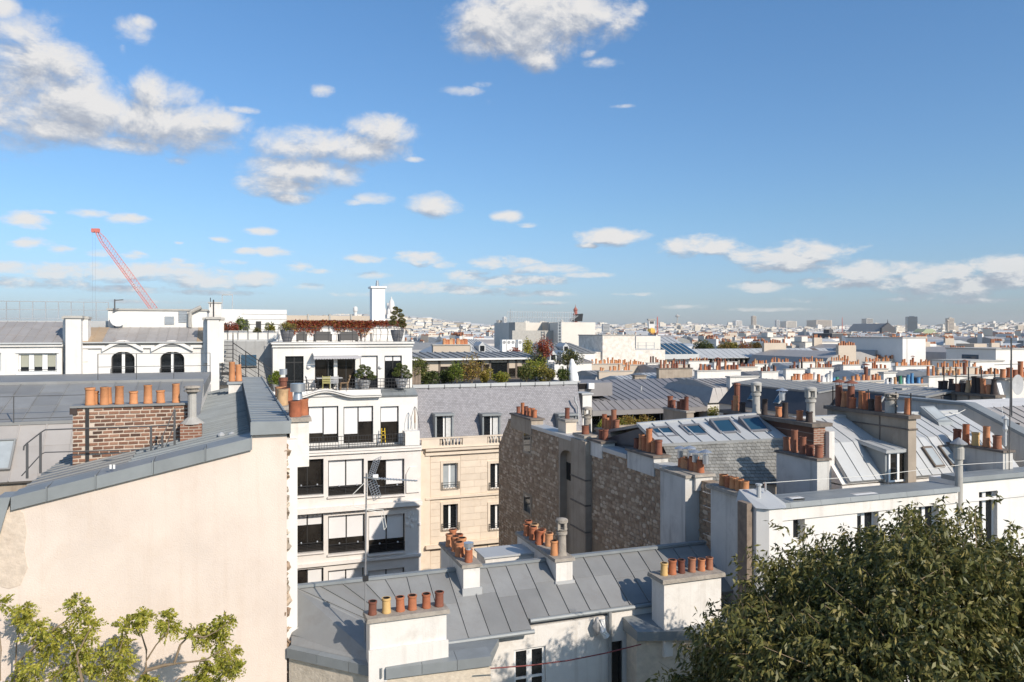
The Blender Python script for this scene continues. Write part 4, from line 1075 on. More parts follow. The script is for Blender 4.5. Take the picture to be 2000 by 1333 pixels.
    b = MB(); b.bar(q(224, 640), q(224, 585), .06); b.bar(q(224, 587), q(241, 586), .05); b.bar(q(224, 605), q(232, 603), .03); b.part('aerial', 'steel_rail', th, hut)
    railing(th, [(pv(-40, 0, 50)[0], 50, pv(0, 625, 50)[2]), (pv(212, 0, 50)[0], 50, pv(0, 625, 50)[2])], 1.02, 0, 'rail_pale', (.05, .55, 1), .022, .62, name='roof_railing', top=.045)
arched_house()

# ------------------------------------------------------------------ white modern building with terraces
def hx(px, v): return pv(px, 0, v)[0]
def terrace_building():
    v = 46; v1 = 46.9; v2 = 47.9
    th = Thing('terrace_apartment_building', 'white stepped apartment building with large blinds and planted balconies', 'building', (6, v, GZ))
    ur = hx(822, v); ul = hx(540, v) - 1.0
    zs = pv(700, 876, v)[2]
    # ---- lower storeys
    ops = []; wins = []
    def row(v, y0, y1, spans):
        for p0, p1, leaves, bl in spans:
            o = R(p0, y0, p1, y1, v); ops.append(o); wins.append((o, leaves, bl))
    row(v, 898, 968, [(569, 632, 2, [0, 0]), (641, 711, 2, [.75, .75]), (718, 790, 2, [.0, .72])])
    row(v, 1006, 1080, [(569, 632, 2, [.28, .28]), (641, 713, 2, [.62, .62]), (720, 791, 2, [.66, .66])])
    row(v, 1112, 1180, [(569, 632, 2, [.0, .9]), (641, 711, 2, [.9, .9]), (720, 790, 2, [.9, .9])])
    w = wall(th, ul, ur, -16, zs - .12, v, 52, ops, .3, 'pale_stone')
    MB().box(ul, ur, v + .31, 52, GZ, -16.001).part('base_wall', 'pale_stone', th)
    for o, n, bl in wins:
        window(th, *o, v + .28, n, 'dark_frame', 'glass_warm', .05, bl)
        b = MB(); h = .52
        for k in range(6): b.box(o[0], o[1], v + .06, v + .075, o[2] + .06 + k * .085, o[2] + .085 + k * .085)
        b.box(o[0], o[1], v + .04, v + .08, o[2] + h, o[2] + h + .035); b.part('window_guard', 'iron', th)
        for t in (.3, .8):
            x = o[0] + (o[1] - o[0]) * t; MB().lathe((x, v + .02, o[2] + h + .02), [(.05, 0), (.06, .05), (.03, .1)], 8).part('guard_lamp', 'galvanised', th)
        MB().box(o[0] - .05, o[1] + .05, v - .12, v + .02, o[2] - .1, o[2]).part('sill', 'pale_stone', th)
    for y, d, hh in ((880, .14, .16), (986, .34, .26), (1092, .18, .16)):
        z = pv(700, y, v)[2]; MB().box(ul, ur + .02, v - d, v - .002, z - hh, z).part('string_course', 'pale_stone', th)
    z = pv(700, 991, v)[2]; b = MB()
    for i in range(28): b.box(ul + 1 + i * .26, ul + 1.13 + i * .26, v - .055, v - .003, z - .30, z - .20)
    b.part('dentils', 'pale_stone', th, kind='stuff')
    # pale carved panel and octagonal plaque at the corner
    for p0, p1, y0, y1 in ((793, 819, 912, 962),):
        u0, u1, z0, z1 = R(p0, y0, p1, y1, v)
        MB().prism([(u0, z0), (u1, z0), (u1, z0 + .9), (u1 - .2, z1), (u0 + .22, z1), (u0, z1 - .4)], 'v', v - .1, v - .002).part('corner_plaque', 'pale_stone', th)
    u0, u1, z0, z1 = R(795, 1000, 819, 1032, v)
    b = MB(); rs = random.Random(8)
    for i in range(12):
        c = (rs.uniform(u0, u1), v - .02, rs.uniform(z0, z1)); b.lathe(c, [(.09, -.09), (.12, 0), (.09, .09)], 8, .3)
    b.part('carved_relief', 'pale_stone', th)
    # ---- balcony storey
    MB().box(ul, ur, v - .2, v1 + .3, zs - .12, zs).part('balcony_slab', 'pale_stone', th)
    MB().box(ul, ur, v - .16, v1, zs, zs + .03).part('balcony_floor', 'zinc', th)
    ops = []; wins = []
    zc = pv(700, 776, v1)[2]
    row(v1, 794, 866, [(560, 593, 1, [0]), (602, 661, 2, [.74, .78]), (671, 729, 2, [.76, .42]), (743, 779, 1, [.42])])
    wall(th, ul, ur, zs + .03, zc, v1, 52, ops, .25, 'white_render', 'balcony_wall')
    for o, n, bl in wins: window(th, *o, v1 + .22, n, 'dark_frame', 'glass_warm', .05, bl)
    zr = zs + .03
    railing(th, [(ul, v - .1, zr), (hx(790, v), v - .1, zr)], .72, .16, 'iron', (0, .3, .65, 1), .018, 1.6, name='balcony_railing')
    p = R(790, 838, 819, 868, v); MB().box(p[0], p[1], v - .1, v + .6, zr, zr + .85).part('corner_pier', 'white_render', th)
    # swept cornice: a rise over the middle window
    b = MB(); c = hx(634, v1); hw = 1.75; N = 24; e = hx(743, v1)
    us = [ul] + [c - hw + 2 * hw * i / N for i in range(N + 1)] + [e]
    def sw(u):
        t = (u - c) / hw; return .36 * (math.cos(t * math.pi) * .5 + .5) if abs(t) < 1 else 0
    for lo, hi, d in ((.0, .12, .34), (.12, .20, .42)):
        for a, q in zip(us[:-1], us[1:]):
            za, zq = zc + sw(a) + lo, zc + sw(q) + lo; h = hi - lo
            b.hexa([(a, v1 - d, za), (q, v1 - d, zq), (q, v1 + .2, zq), (a, v1 + .2, za)], [(a, v1 - d, za + h), (q, v1 - d, zq + h), (q, v1 + .2, zq + h), (a, v1 + .2, za + h)])
    for a, q in zip(us[:-1], us[1:]): b.quad((a, v1 - .003, zc - .01), (q, v1 - .003, zc - .01), (q, v1 - .003, zc + sw(q) + .01), (a, v1 - .003, zc + sw(a) + .01))
    b.part('swept_cornice', 'white_render', th)
    zf = pv(700, 760, v1)[2] - .05
    MB().box(ul, e, v1 - .1, v2 + .3, zc + .1, zf).part('terrace_parapet', 'white_render', th)
    zinc(th, (e, v1 - .1, zc + .05), (ur, v1 - .1, zc + .05), (ur, v2 - .2, zf - .02), (e, v2 - .2, zf - .02), 3, 1, 'zinc_blue', .02, .02, name='terrace_roof')
    # ---- terrace storey
    ops = []; wins = []
    zt = pv(670, 676, v2)[2]
    row(v2, 696, 759, [(557, 593, 2, [0, 0]), (615, 641, 1, [0]), (641, 652, 1, [0]), (659, 694, 2, [0, 0])])
    o = R(703, 695, 738, 759, v2); ops.append(o); wins.append((o, 1, [.62])); o = R(751, 695, 785, 759, v2); ops.append(o); wins.append((o, 2, [.14, .14]))
    L = hx(533, v2); Rr = hx(805, v2)
    wall(th, L, Rr, zf - .02, zt, v2, 55, ops, .22, 'white_render', 'terrace_wall')
    for k, (o, n, bl) in enumerate(wins): window(th, *o, v2 + .2, n, 'dark_frame', 'glass_warm' if k in (1, 3) else 'glass', .05, bl, transom=.80 if k in (0,) else None)
    railing(th, [(hx(545, v1), v1 + .02, zf), (hx(800, v1), v1 + .02, zf)], .62, .17, 'iron', (0, .35, .7, 1), .018, 1.5, name='terrace_railing')
    MB().box(L - .05, Rr + .05, v2 - .12, v2 - .003, zt - .06, zt + .12).part('cornice', 'white_render', th)
    MB().box(L - .1, Rr + .1, v2 - .25, 55, zt + .12, zt + .22).part('roof_slab', 'white_render', th)
    MB().box(L - .08, Rr + .08, v2 - .22, v2 + .1, zt + .22, zt + .26).part('roof_edge', 'zinc', th)
    for px in (603, 743):
        MB().lathe((hx(px, v2), v2 - .06, pv(px, 717, v2)[2]), [(.03, -.12), (.1, -.07), (.12, 0), (.1, .07), (.03, .12)], 12).part('wall_lamp', 'white_paint', th)
    # awning with scalloped valance
    a0, a1, az0, az1 = R(610, 690, 702, 695, v2)
    b = MB(); b.hexa([(a0, v2 - .8, az0 + .02), (a1, v2 - .8, az0 + .02), (a1, v2 - .02, az1), (a0, v2 - .02, az1)], [(a0, v2 - .8, az0 + .07), (a1, v2 - .8, az0 + .07), (a1, v2 - .02, az1 + .05), (a0, v2 - .02, az1 + .05)])
    aw = b.part('awning', 'white_paint', th); b = MB(); n = 18
    for i in range(n):
        x = a0 + (a1 - a0) * i / n; x2 = a0 + (a1 - a0) * (i + 1) / n; m_ = (x + x2) / 2
        b.prism([(x, az0), (x2, az0), (x2, az0 - .14), (m_ + .05, az0 - .19), (m_ - .05, az0 - .19), (x, az0 - .14)], 'v', v2 - .82, v2 - .8)
    b.part('valance', 'awning', th, aw)
    # ---- roof terrace: rail, back wall, white chimney
    zr = zt + .26
    railing(th, [(L + .3, v2 - .05, zr), (Rr - .1, v2 - .05, zr)], .80, 0, 'iron', (.08, .5, 1), .012, .75, name='roof_railing')
    g0, g1, gz0, gz1 = R(560, 628, 790, 672, 52.2)
    MB().box(g0, g1, 52.2, 52.5, zr - .3, gz1).part('terrace_back_wall', 'white_render', th)
    c0, c1, cz0, cz1 = R(727, 563, 752, 628, 52.6)
    ch = MB().box(c0, c1, 52.6, 53.6, cz0 - 1, cz1).part('chimney_stack', 'white_paint', th)
    MB().box(c0 - .1, c1 + .1, 52.5, 53.7, cz1, cz1 + .12).part('chimney_cap', 'white_paint', th, ch)
    MB().lathe(((c0 + c1) / 2, 53.1, cz1 + .12), [(.12, 0), (.12, .25), (.09, .26), (.09, .42)], 10).part('flue_pipe', 'galvanised', th, ch)
    # zinc mansard beside the stair, with a blue skylight
    mu0, mu1 = hx(432, 49.5) - .2, L + .1
    zb, zm = pv(480, 752, 48.5)[2], pv(480, 664, 49.5)[2]
    zinc(th, (mu0, 48.6, zb), (mu1, 48.6, zb), (mu1, 49.8, zm), (mu0, 49.8, zm), 6, 2, 'zinc', .025, .025, name='side_mansard')
    MB().box(mu0, mu1, 49.85, 55, -8, zm - .1).part('side_wall', 'white_render', th)
    MB().box(mu0, mu1 + .2, 49.75, 53, zm - .1, zm + .02).part('side_roof', 'zinc_light', th)
    s0, s1, sz0, sz1 = R(469, 692, 503, 716, 48.95)
    b = MB().hexa([(s0, 48.85, sz0), (s1, 48.85, sz0), (s1, 49.2, sz0), (s0, 49.2, sz0)], [(s0, 49.15, sz1), (s1, 49.15, sz1), (s1, 49.4, sz1), (s0, 49.4, sz1)]); sk = b.part('skylight', 'zinc', th)
    b = MB().hexa([(s0 + .06, 48.82, sz0 + .05), (s1 - .06, 48.82, sz0 + .05), (s1 - .06, 48.9, sz0 + .05), (s0 + .06, 48.9, sz0 + .05)], [(s0 + .06, 49.1, sz1 - .05), (s1 - .06, 49.1, sz1 - .05), (s1 - .06, 49.2, sz1 - .05), (s0 + .06, 49.2, sz1 - .05)]); b.part('pane', 'glass_blue', th, sk)
    MB().box(mu0, mu1 + .4, 49.8, 49.9, zm + .0, zm + .45).part('side_parapet', 'white_render', th)
    railing(th, [(mu0, 49.7, zm + .02), (mu1 + .3, 49.7, zm + .02)], .9, 0, 'iron', (.5, 1), .012, .6, name='side_railing')
    return zf, zr, v2, zm
ZF, ZR, V2, ZM = terrace_building()

def iron_stair():
    th = Thing('iron_stair', 'black iron outdoor stair with railings beside the white terrace building', 'stair', (2, 47, -4))
    q = lambda px, py, v=47.2: Vector(pv(px, py, v))
    def post(b, px, p0, p1, v=47.2): b.bar(q(px, p0, v), q(px, p1, v), .05)
    b = MB(); u0, u1 = hx(434, 47.4), hx(455, 47.4)
    for k in range(8):
        z = pv(445, 668 + k * 7.5, 47.4)[2]; MB().box(u0, u1, 48.4 - k * .16, 48.62 - k * .16, z - .03, z).part('step', 'iron', th)
    b.bar(q(434, 668), q(434, 728), .06); b.bar(q(455, 655), q(455, 728), .06); b.part('stringer', 'iron', th)
    z = pv(445, 728, 47.2)[2]; MB().box(u0 - .05, u1 + .1, 46.7, 47.7, z - .12, z).part('landing', 'iron', th)
    b = MB()
    for p in (((455, 728), (548, 779)), ((462, 738), (555, 786))): b.bar(q(*p[0]), q(*p[1]), .10, .16)
    b.part('lower_stringer', 'iron', th)
    for k in range(11):
        t = (k + .5) / 11; c = q(458 + 92 * t, 731 + 51 * t); MB().box(c.x - .02, c.x + .3, 46.9, 47.7, c.z - .02, c.z + .02).part('step', 'iron', th)
    b = MB(); b.bar(q(455, 670), q(530, 722), .05)
    for k in range(5): b.bar(q(456, 682 + k * 9), q(532, 728 + k * 10), .025)
    for px, a, d in ((455, 650, 728), (480, 686, 744), (505, 704, 758), (530, 722, 772)): post(b, px, a, d)
    b.part('handrail', 'iron', th)
iron_stair()

def garden_hut():
    th = Thing('roof_hut', 'low white roof hut behind the planted terrace', 'building', (2, 61, -3))
    u0, u1, z0, z1 = R(415, 605, 560, 665, 61)
    MB().box(u0, u1, 61, 66, -8, z1).part('wall', 'white_render', th)
    b = MB()
    for k in range(4): b.box(u0 + 2.0, u1, 60.97, 60.999, z1 - .35 - k * .38, z1 - .32 - k * .38)
    b.part('board_joint', 'grey_render', th)
    d = R(500, 628, 510, 660, 61); MB().box(d[0], d[1], 60.96, 60.998, d[2], d[3]).part('door', 'dark_frame', th)
    d = R(474, 625, 484, 655, 61); MB().box(d[0], d[1], 60.96, 60.998, d[2], d[3]).part('door', 'dark_frame', th)
    b = MB()
    for px in (434, 454): b.bar(pv(px, 605, 63), pv(px, 575, 63), .07)
    b.bar(pv(433, 576, 63), pv(455, 576, 63), .12); b.part('gantry', 'rail_pale', th)
    c0, c1, cz0, cz1 = R(408, 593, 432, 612, 59); c = chimney(th, c0, c1, 59, 59.6, cz0 - 2, cz1, 'chimney_white', 'concrete')
    b = MB(); b.bar(pv(411, 600, 59), pv(411, 582, 59), .05); b.bar(pv(417, 625, 58), pv(417, 586, 58), .09); b.part('aerial', 'iron', th)
    th2 = Thing('parapet_wall', 'long low beige parapet wall behind the red creeper', 'wall', (6, 66, -3))
    u0, u1, z0, z1 = R(560, 617, 728, 632, 66)
    for k in range(4):
        a = u0 + (u1 - u0) * k / 4; MB().box(a + .02, a + (u1 - u0) / 4 - .02, 66, 66.3, z0 - 3, z1).part('panel', 'wall_tan', th2)
        MB().box(a - .12, a + .02, 65.92, 66.35, z0 - 3, z1 + .12).part('pier', 'concrete', th2)
garden_hut()

# ------------------------------------------------------------------ terrace furniture and pots
def planter(pos, r, h, m, label, group=None):
    b = MB(); b.lathe(pos, [(r * .62, 0), (r * .8, h * .3), (r, h * .8), (r * 1.02, h), (r * .9, h), (r * .85, h * .85)], 18)
    th = Thing('plant_pot', label, 'pot', pos, group)
    b.part('pot_body', m, th, smooth=True); b = MB()
    for k in range(4):
        z = h * (.3 + .18 * k); rr = r * (.8 + .2 * min(1, (z / h - .3) / .5)); b.lathe((pos[0], pos[1], pos[2] + z), [(rr, 0), (rr + .02, .015), (rr, .03)], 18)
    b.part('rib', m, th, smooth=True)
    MB().lathe((pos[0], pos[1], pos[2] + h * .86), [(r * .86, 0), (r * .86, .03)], 14).part('soil', 'bark', th)
def cloud_tree(base, h, label, n=6, spread=.35, seed=1, m='leaf_green', s=1.0):
    """topiary: bare stem with separate clipped pads"""
    th = Thing('cloud_pruned_tree', label, 'tree', base); rs = np.random.RandomState(seed); pts = []
    path = [(base[0], base[1], base[2])]
    P = []; D = []
    for i in range(n):
        t = (i + .6) / n; side = (-1) ** i
        c = np.array([side * spread * (1.1 - t * .8) * s, rs.uniform(-.1, .1), h * (.22 + .78 * t)])
        r = (.25 - .12 * t) * s
        k = int(900 * (1 - .5 * t)); d = rs.normal(size=(k, 3)); d /= np.linalg.norm(d, axis=1)[:, None]
        P.append(c + d * np.array([r, r, r * .55]) * rs.uniform(.75, 1.05, (k, 1))); D.append(d + rs.normal(size=(k, 3)) * .5)
        path.append((base[0] + c[0] * .3, base[1], base[2] + c[2])); pts.append(c)
    P = np.concatenate(P); D = np.concatenate(D); k = len(P)
    ob = bpy.data.objects.new('crown', leaf_mesh('crown', P, D, rs.uniform(.05, .09, k), rs.uniform(.025, .04, k), [m], seed)); COL.objects.link(ob); ob.parent = th.e
    b = MB(); b.tube(path, .035, 6, .015)
    for c in pts: b.tube([(base[0] + c[0] * .2, base[1], base[2] + c[2] - .15), (base[0] + c[0], base[1] + c[1], base[2] + c[2])], .015, 5)
    b.part('trunk', 'bark', th)
def roof_terrace():
    # roof terrace pots
    p = (hx(561, V2 + .5), V2 + .5, ZR); planter(p, .40, .72, 'pot_grey', 'big ribbed grey pot on the roof terrace corner above the french door')
    bush('potted_grass', 'rusty feathery shrub in the big grey roof pot', 'shrub', (p[0], p[1], p[2] + .62), .48, .62, 900, .16, ['leaf_orange', 'leaf_green', 'leaf_yellow'], seed=3, trunk=False, squash=.2)
    p = (hx(776, V2 + .5), V2 + .5, ZR); planter(p, .42, .74, 'pot_grey', 'big ribbed grey pot under the tall pruned tree on the roof terrace')
    cloud_tree((p[0], p[1], p[2] + .62), 1.55, 'tall cloud pruned tree in a grey pot on the roof terrace', 8, .34, 4, 'leaf_olive', 1.0)
    for k, (p0, p1, lab) in enumerate(((583, 597, 'narrow dark wicker sofa beside the rusty roof shrub'), (617, 646, 'long dark wicker sofa under the middle of the red creeper'), (665, 697, 'long dark wicker sofa next to the pale terrace table'))):
        u0, u1 = hx(p0, V2 + 1.5), hx(p1, V2 + 1.5); vv = V2 + 1.5
        th = Thing('wicker_sofa', lab, 'sofa', ((u0 + u1) / 2, vv, ZR))
        MB().box(u0, u1, vv, vv + .08, ZR + .05, ZR + .62).part('backrest', 'wicker', th); MB().box(u0, u1, vv + .08, vv + .75, ZR + .05, ZR + .32).part('seat', 'wicker', th)
        for x in (u0 - .08, u1): MB().box(x, x + .08, vv, vv + .75, ZR, ZR + .48).part('arm', 'wicker', th)
        MB().box(u0 + .02, u1 - .02, vv + .1, vv + .72, ZR + .32, ZR + .44).part('cushion', 'white_cloth', th)
    u0, u1 = hx(705, V2 + 1.3), hx(728, V2 + 1.3); vv = V2 + 1.3
    th = Thing('low_table', 'pale low table with dark legs on the roof terrace', 'table', (u0, vv, ZR)); MB().box(u0, u1, vv, vv + .6, ZR + .5, ZR + .55).part('tabletop', 'wood', th)
    for x in (u0 + .03, u1 - .08):
        for y in (vv + .02, vv + .53): MB().box(x, x + .05, y, y + .05, ZR, ZR + .5).part('leg', 'iron', th)
    # creeper on the back wall
    rs = np.random.RandomState(6); g0, g1, gz0, gz1 = R(560, 628, 790, 672, 52.2); n = 9000
    x = rs.uniform(0, 1, n); hang = .25 + .75 * np.clip(np.sin(x * 13) * .3 + np.sin(x * 31 + 1) * .25 + .45 - .25 * (x > .72), .05, 1)
    z = rs.beta(1.0, 1.9, n) * hang
    keep = rs.uniform(size=n) < np.where(x > .70, .42, 1.0) * (1 - z * .55); x, z = x[keep], z[keep]; n = len(x)
    th = Thing('red_creeper', 'red autumn creeper hanging over the white terrace wall', 'creeper', (g0, 52.1, ZR))
    P = np.stack([x * (g1 - g0), rs.uniform(-.14, .06, n), gz1 + .05 - ZR - z * 1.25], 1); D = rs.normal(size=(n, 3)) + np.array([0, -.6, -.6])
    ob = bpy.data.objects.new('leaves', leaf_mesh('leaves', P, D, rs.uniform(.07, .13, n), rs.uniform(.06, .11, n), ['leaf_red', 'leaf_orange', 'leaf_yellow'], 6, rs.choice(3, n, p=[.84, .13, .03]))); COL.objects.link(ob); ob.parent = th.e
    b = MB()
    for i in range(16):
        u = g0 + (g1 - g0) * (i + .5) / 16; b.tube([(u, 52.17, ZR), (u + .1, 52.16, ZR + .6), (u - .1, 52.15, gz1 - .1)], .012, 4)
    b.part('vine_stem', 'bark', th)
    # balcony below: table, chairs, pots
    vv = V2 - .55
    u0, u1 = hx(618, vv), hx(668, vv); z = ZF
    th = Thing('dining_table', 'long grey dining table under the awning', 'table', ((u0 + u1) / 2, vv, z)); MB().box(u0, u1, vv - .35, vv + .3, z + .70, z + .74).part('tabletop', 'pot_pale', th)
    for x in (u0 + .08, u1 - .14):
        for y in (vv - .3, vv + .2): MB().box(x, x + .06, y, y + .06, z, z + .70).part('leg', 'iron', th)
    def chair(px, m, label, rot=0):
        c = (hx(px, vv - .55), vv - .55, z); th = Thing('garden_chair', label, 'chair', c); w = .23; f = 1 if rot == 0 else -1
        MB().box(c[0] - w, c[0] + w, c[1] - .2, c[1] + .2, z + .43, z + .46).part('seat', m, th)
        for sx in (-1, 1):
            for sy in (-1, 1): MB().bar((c[0] + sx * w * .9, c[1] + sy * .18, z), (c[0] + sx * w * .9, c[1] + sy * .18, z + .45), .03).part('leg', m, th)
        b = MB()
        if rot:
            x = c[0] + rot * w
            for k in range(3): b.bar((x + rot * .05 * k, c[1] - .2, z + .5 + k * .15), (x + rot * .05 * k, c[1] + .2, z + .5 + k * .15), .07)
            b.bar((x, c[1] - .2, z + .45), (x + rot * .14, c[1] - .2, z + .9), .035); b.bar((x, c[1] + .2, z + .45), (x + rot * .14, c[1] + .2, z + .9), .035)
        else:
            for k in range(4): b.bar((c[0] - w, c[1] - .2, z + .52 + k * .1), (c[0] + w, c[1] - .2, z + .52 + k * .1), .06)
            for s in (-1, 1): b.bar((c[0] + s * w, c[1] - .2, z + .45), (c[0] + s * w, c[1] - .2, z + .9), .03)
        b.part('backrest', m, th)
    chair(609, 'pot_grey', 'dark slatted chair at the end of the table by the french door', -1); chair(637, 'olive_paint', 'olive yellow slatted chair at the dining table'); chair(652, 'pot_pale', 'pale grey slatted chair at the dining table')
    chair(672, 'wood', 'wooden folding chair at the end of the dining table', 1)
    p = (hx(712, vv), vv, z); planter(p, .36, .55, 'pot_pale', 'ribbed grey pot in front of the white blind on the balcony'); cloud_tree((p[0], p[1], p[2] + .4), 1.05, 'cloud pruned pine in front of the white blind', 6, .36, 5, 'leaf_green', 1.1)
    p = (hx(784, vv), vv, z); planter(p, .38, .6, 'pot_pale', 'ribbed grey pot at the end of the terrace railing'); cloud_tree((p[0], p[1], p[2] + .45), 1.05, 'cloud pruned pine at the end of the terrace railing', 6, .34, 7, 'leaf_green', 1.1)
    p = (hx(541, vv), vv, z); planter(p, .30, .42, 'pot_pale', 'grey pot holding the round green bush by the stair'); bush('round_bush', 'bright green round bush in a pot by the iron stair', 'shrub', (p[0], p[1], z + .35), .46, .95, 1500, .09, ['leaf_bright'], seed=9, trunk=False, clumps=7)
    # red shrubs and planters on the far terrace beside the stair
    for k, (px, py, r, h, ms, lab) in enumerate(((448, 668, .75, 1.15, ['leaf_red'], 'fiery red shrub at the head of the iron stair'), (470, 664, .5, 1.3, ['leaf_bright', 'leaf_green'], 'upright green shrub next to the fiery red shrub'), (440, 640, .5, .9, ['leaf_yellow'], 'yellow green bush behind the fiery red shrub'),
                                             (527, 650, .42, 1.2, ['leaf_yellow', 'leaf_green'], 'loose yellowish tree by the white roof hut'), (500, 664, .35, .8, ['leaf_olive'], 'small olive bush beside the dark hut door'))):
        c = pv(px, py, 51.5 + k * .5); bush('terrace_shrub', lab, 'shrub', (c[0], c[1], ZM + .02), r, h * 1.05, 1100, .11, ms, seed=20 + k, clumps=8, trunk=True, trunk_h=.15)
    for k, (p0, p1, m, lab) in enumerate(((436, 446, 'pot_grey', 'dark square planter under the fiery red shrub'), (447, 482, 'white_render', 'long white planter box at the stair head'), (515, 535, 'pot_pale', 'pale blue grey storage box on the side terrace'))):
        u0, u1 = hx(p0, 50.4), hx(p1, 50.4); th = Thing('planter_box', lab, 'planter', (u0, 50.4, ZM)); MB().box(u0, u1, 50.4, 50.9, ZM + .02, ZM + .55, -.03, -.03).part('box', m, th); MB().box(u0 + .03, u1 - .03, 50.44, 50.86, ZM + .53, ZM + .56).part('soil', 'bark', th)
    # balcony below: yellow trolley, parasol closed
    c = (hx(810, 46.3), 46.25, pv(810, 838, 46.2)[2]); th = Thing('folded_parasol', 'folded slim parasol leaning ring on the balcony corner pier', 'parasol', c)
    MB().tube([c, (c[0], c[1], c[2] + 1.35)], .025, 6).part('pole', 'iron', th)
    b = MB(); b.tube([(c[0] - .27, c[1], c[2]), (c[0] - .22, c[1], c[2] + .7), (c[0] - .08, c[1], c[2] + 1.25), (c[0], c[1], c[2] + 1.35), (c[0] + .08, c[1], c[2] + 1.25), (c[0] + .22, c[1], c[2] + .7), (c[0] + .27, c[1], c[2])], .014, 5); b.part('rib', 'iron', th)
    MB().lathe((c[0], c[1], c[2] + .3), [(.02, 0), (.045, .1), (.03, .8), (.01, 1.0)], 8).part('cloth', 'wood', th)
    c = (hx(749, 46.5), 46.5, pv(749, 866, 46.5)[2]); th = Thing('step_ladder', 'yellow folding step ladder on the balcony', 'ladder', c)
    for s in (-.12, .12): MB().bar((c[0] + s, c[1], c[2]), (c[0] + s * .7, c[1] + .1, c[2] + .9), .04).part('rail', 'yellow_paint', th)
    for k in range(3): MB().box(c[0] - .11, c[0] + .11, c[1], c[1] + .08, c[2] + .25 + k * .22, c[2] + .28 + k * .22).part('step', 'yellow_paint', th)
roof_terrace()

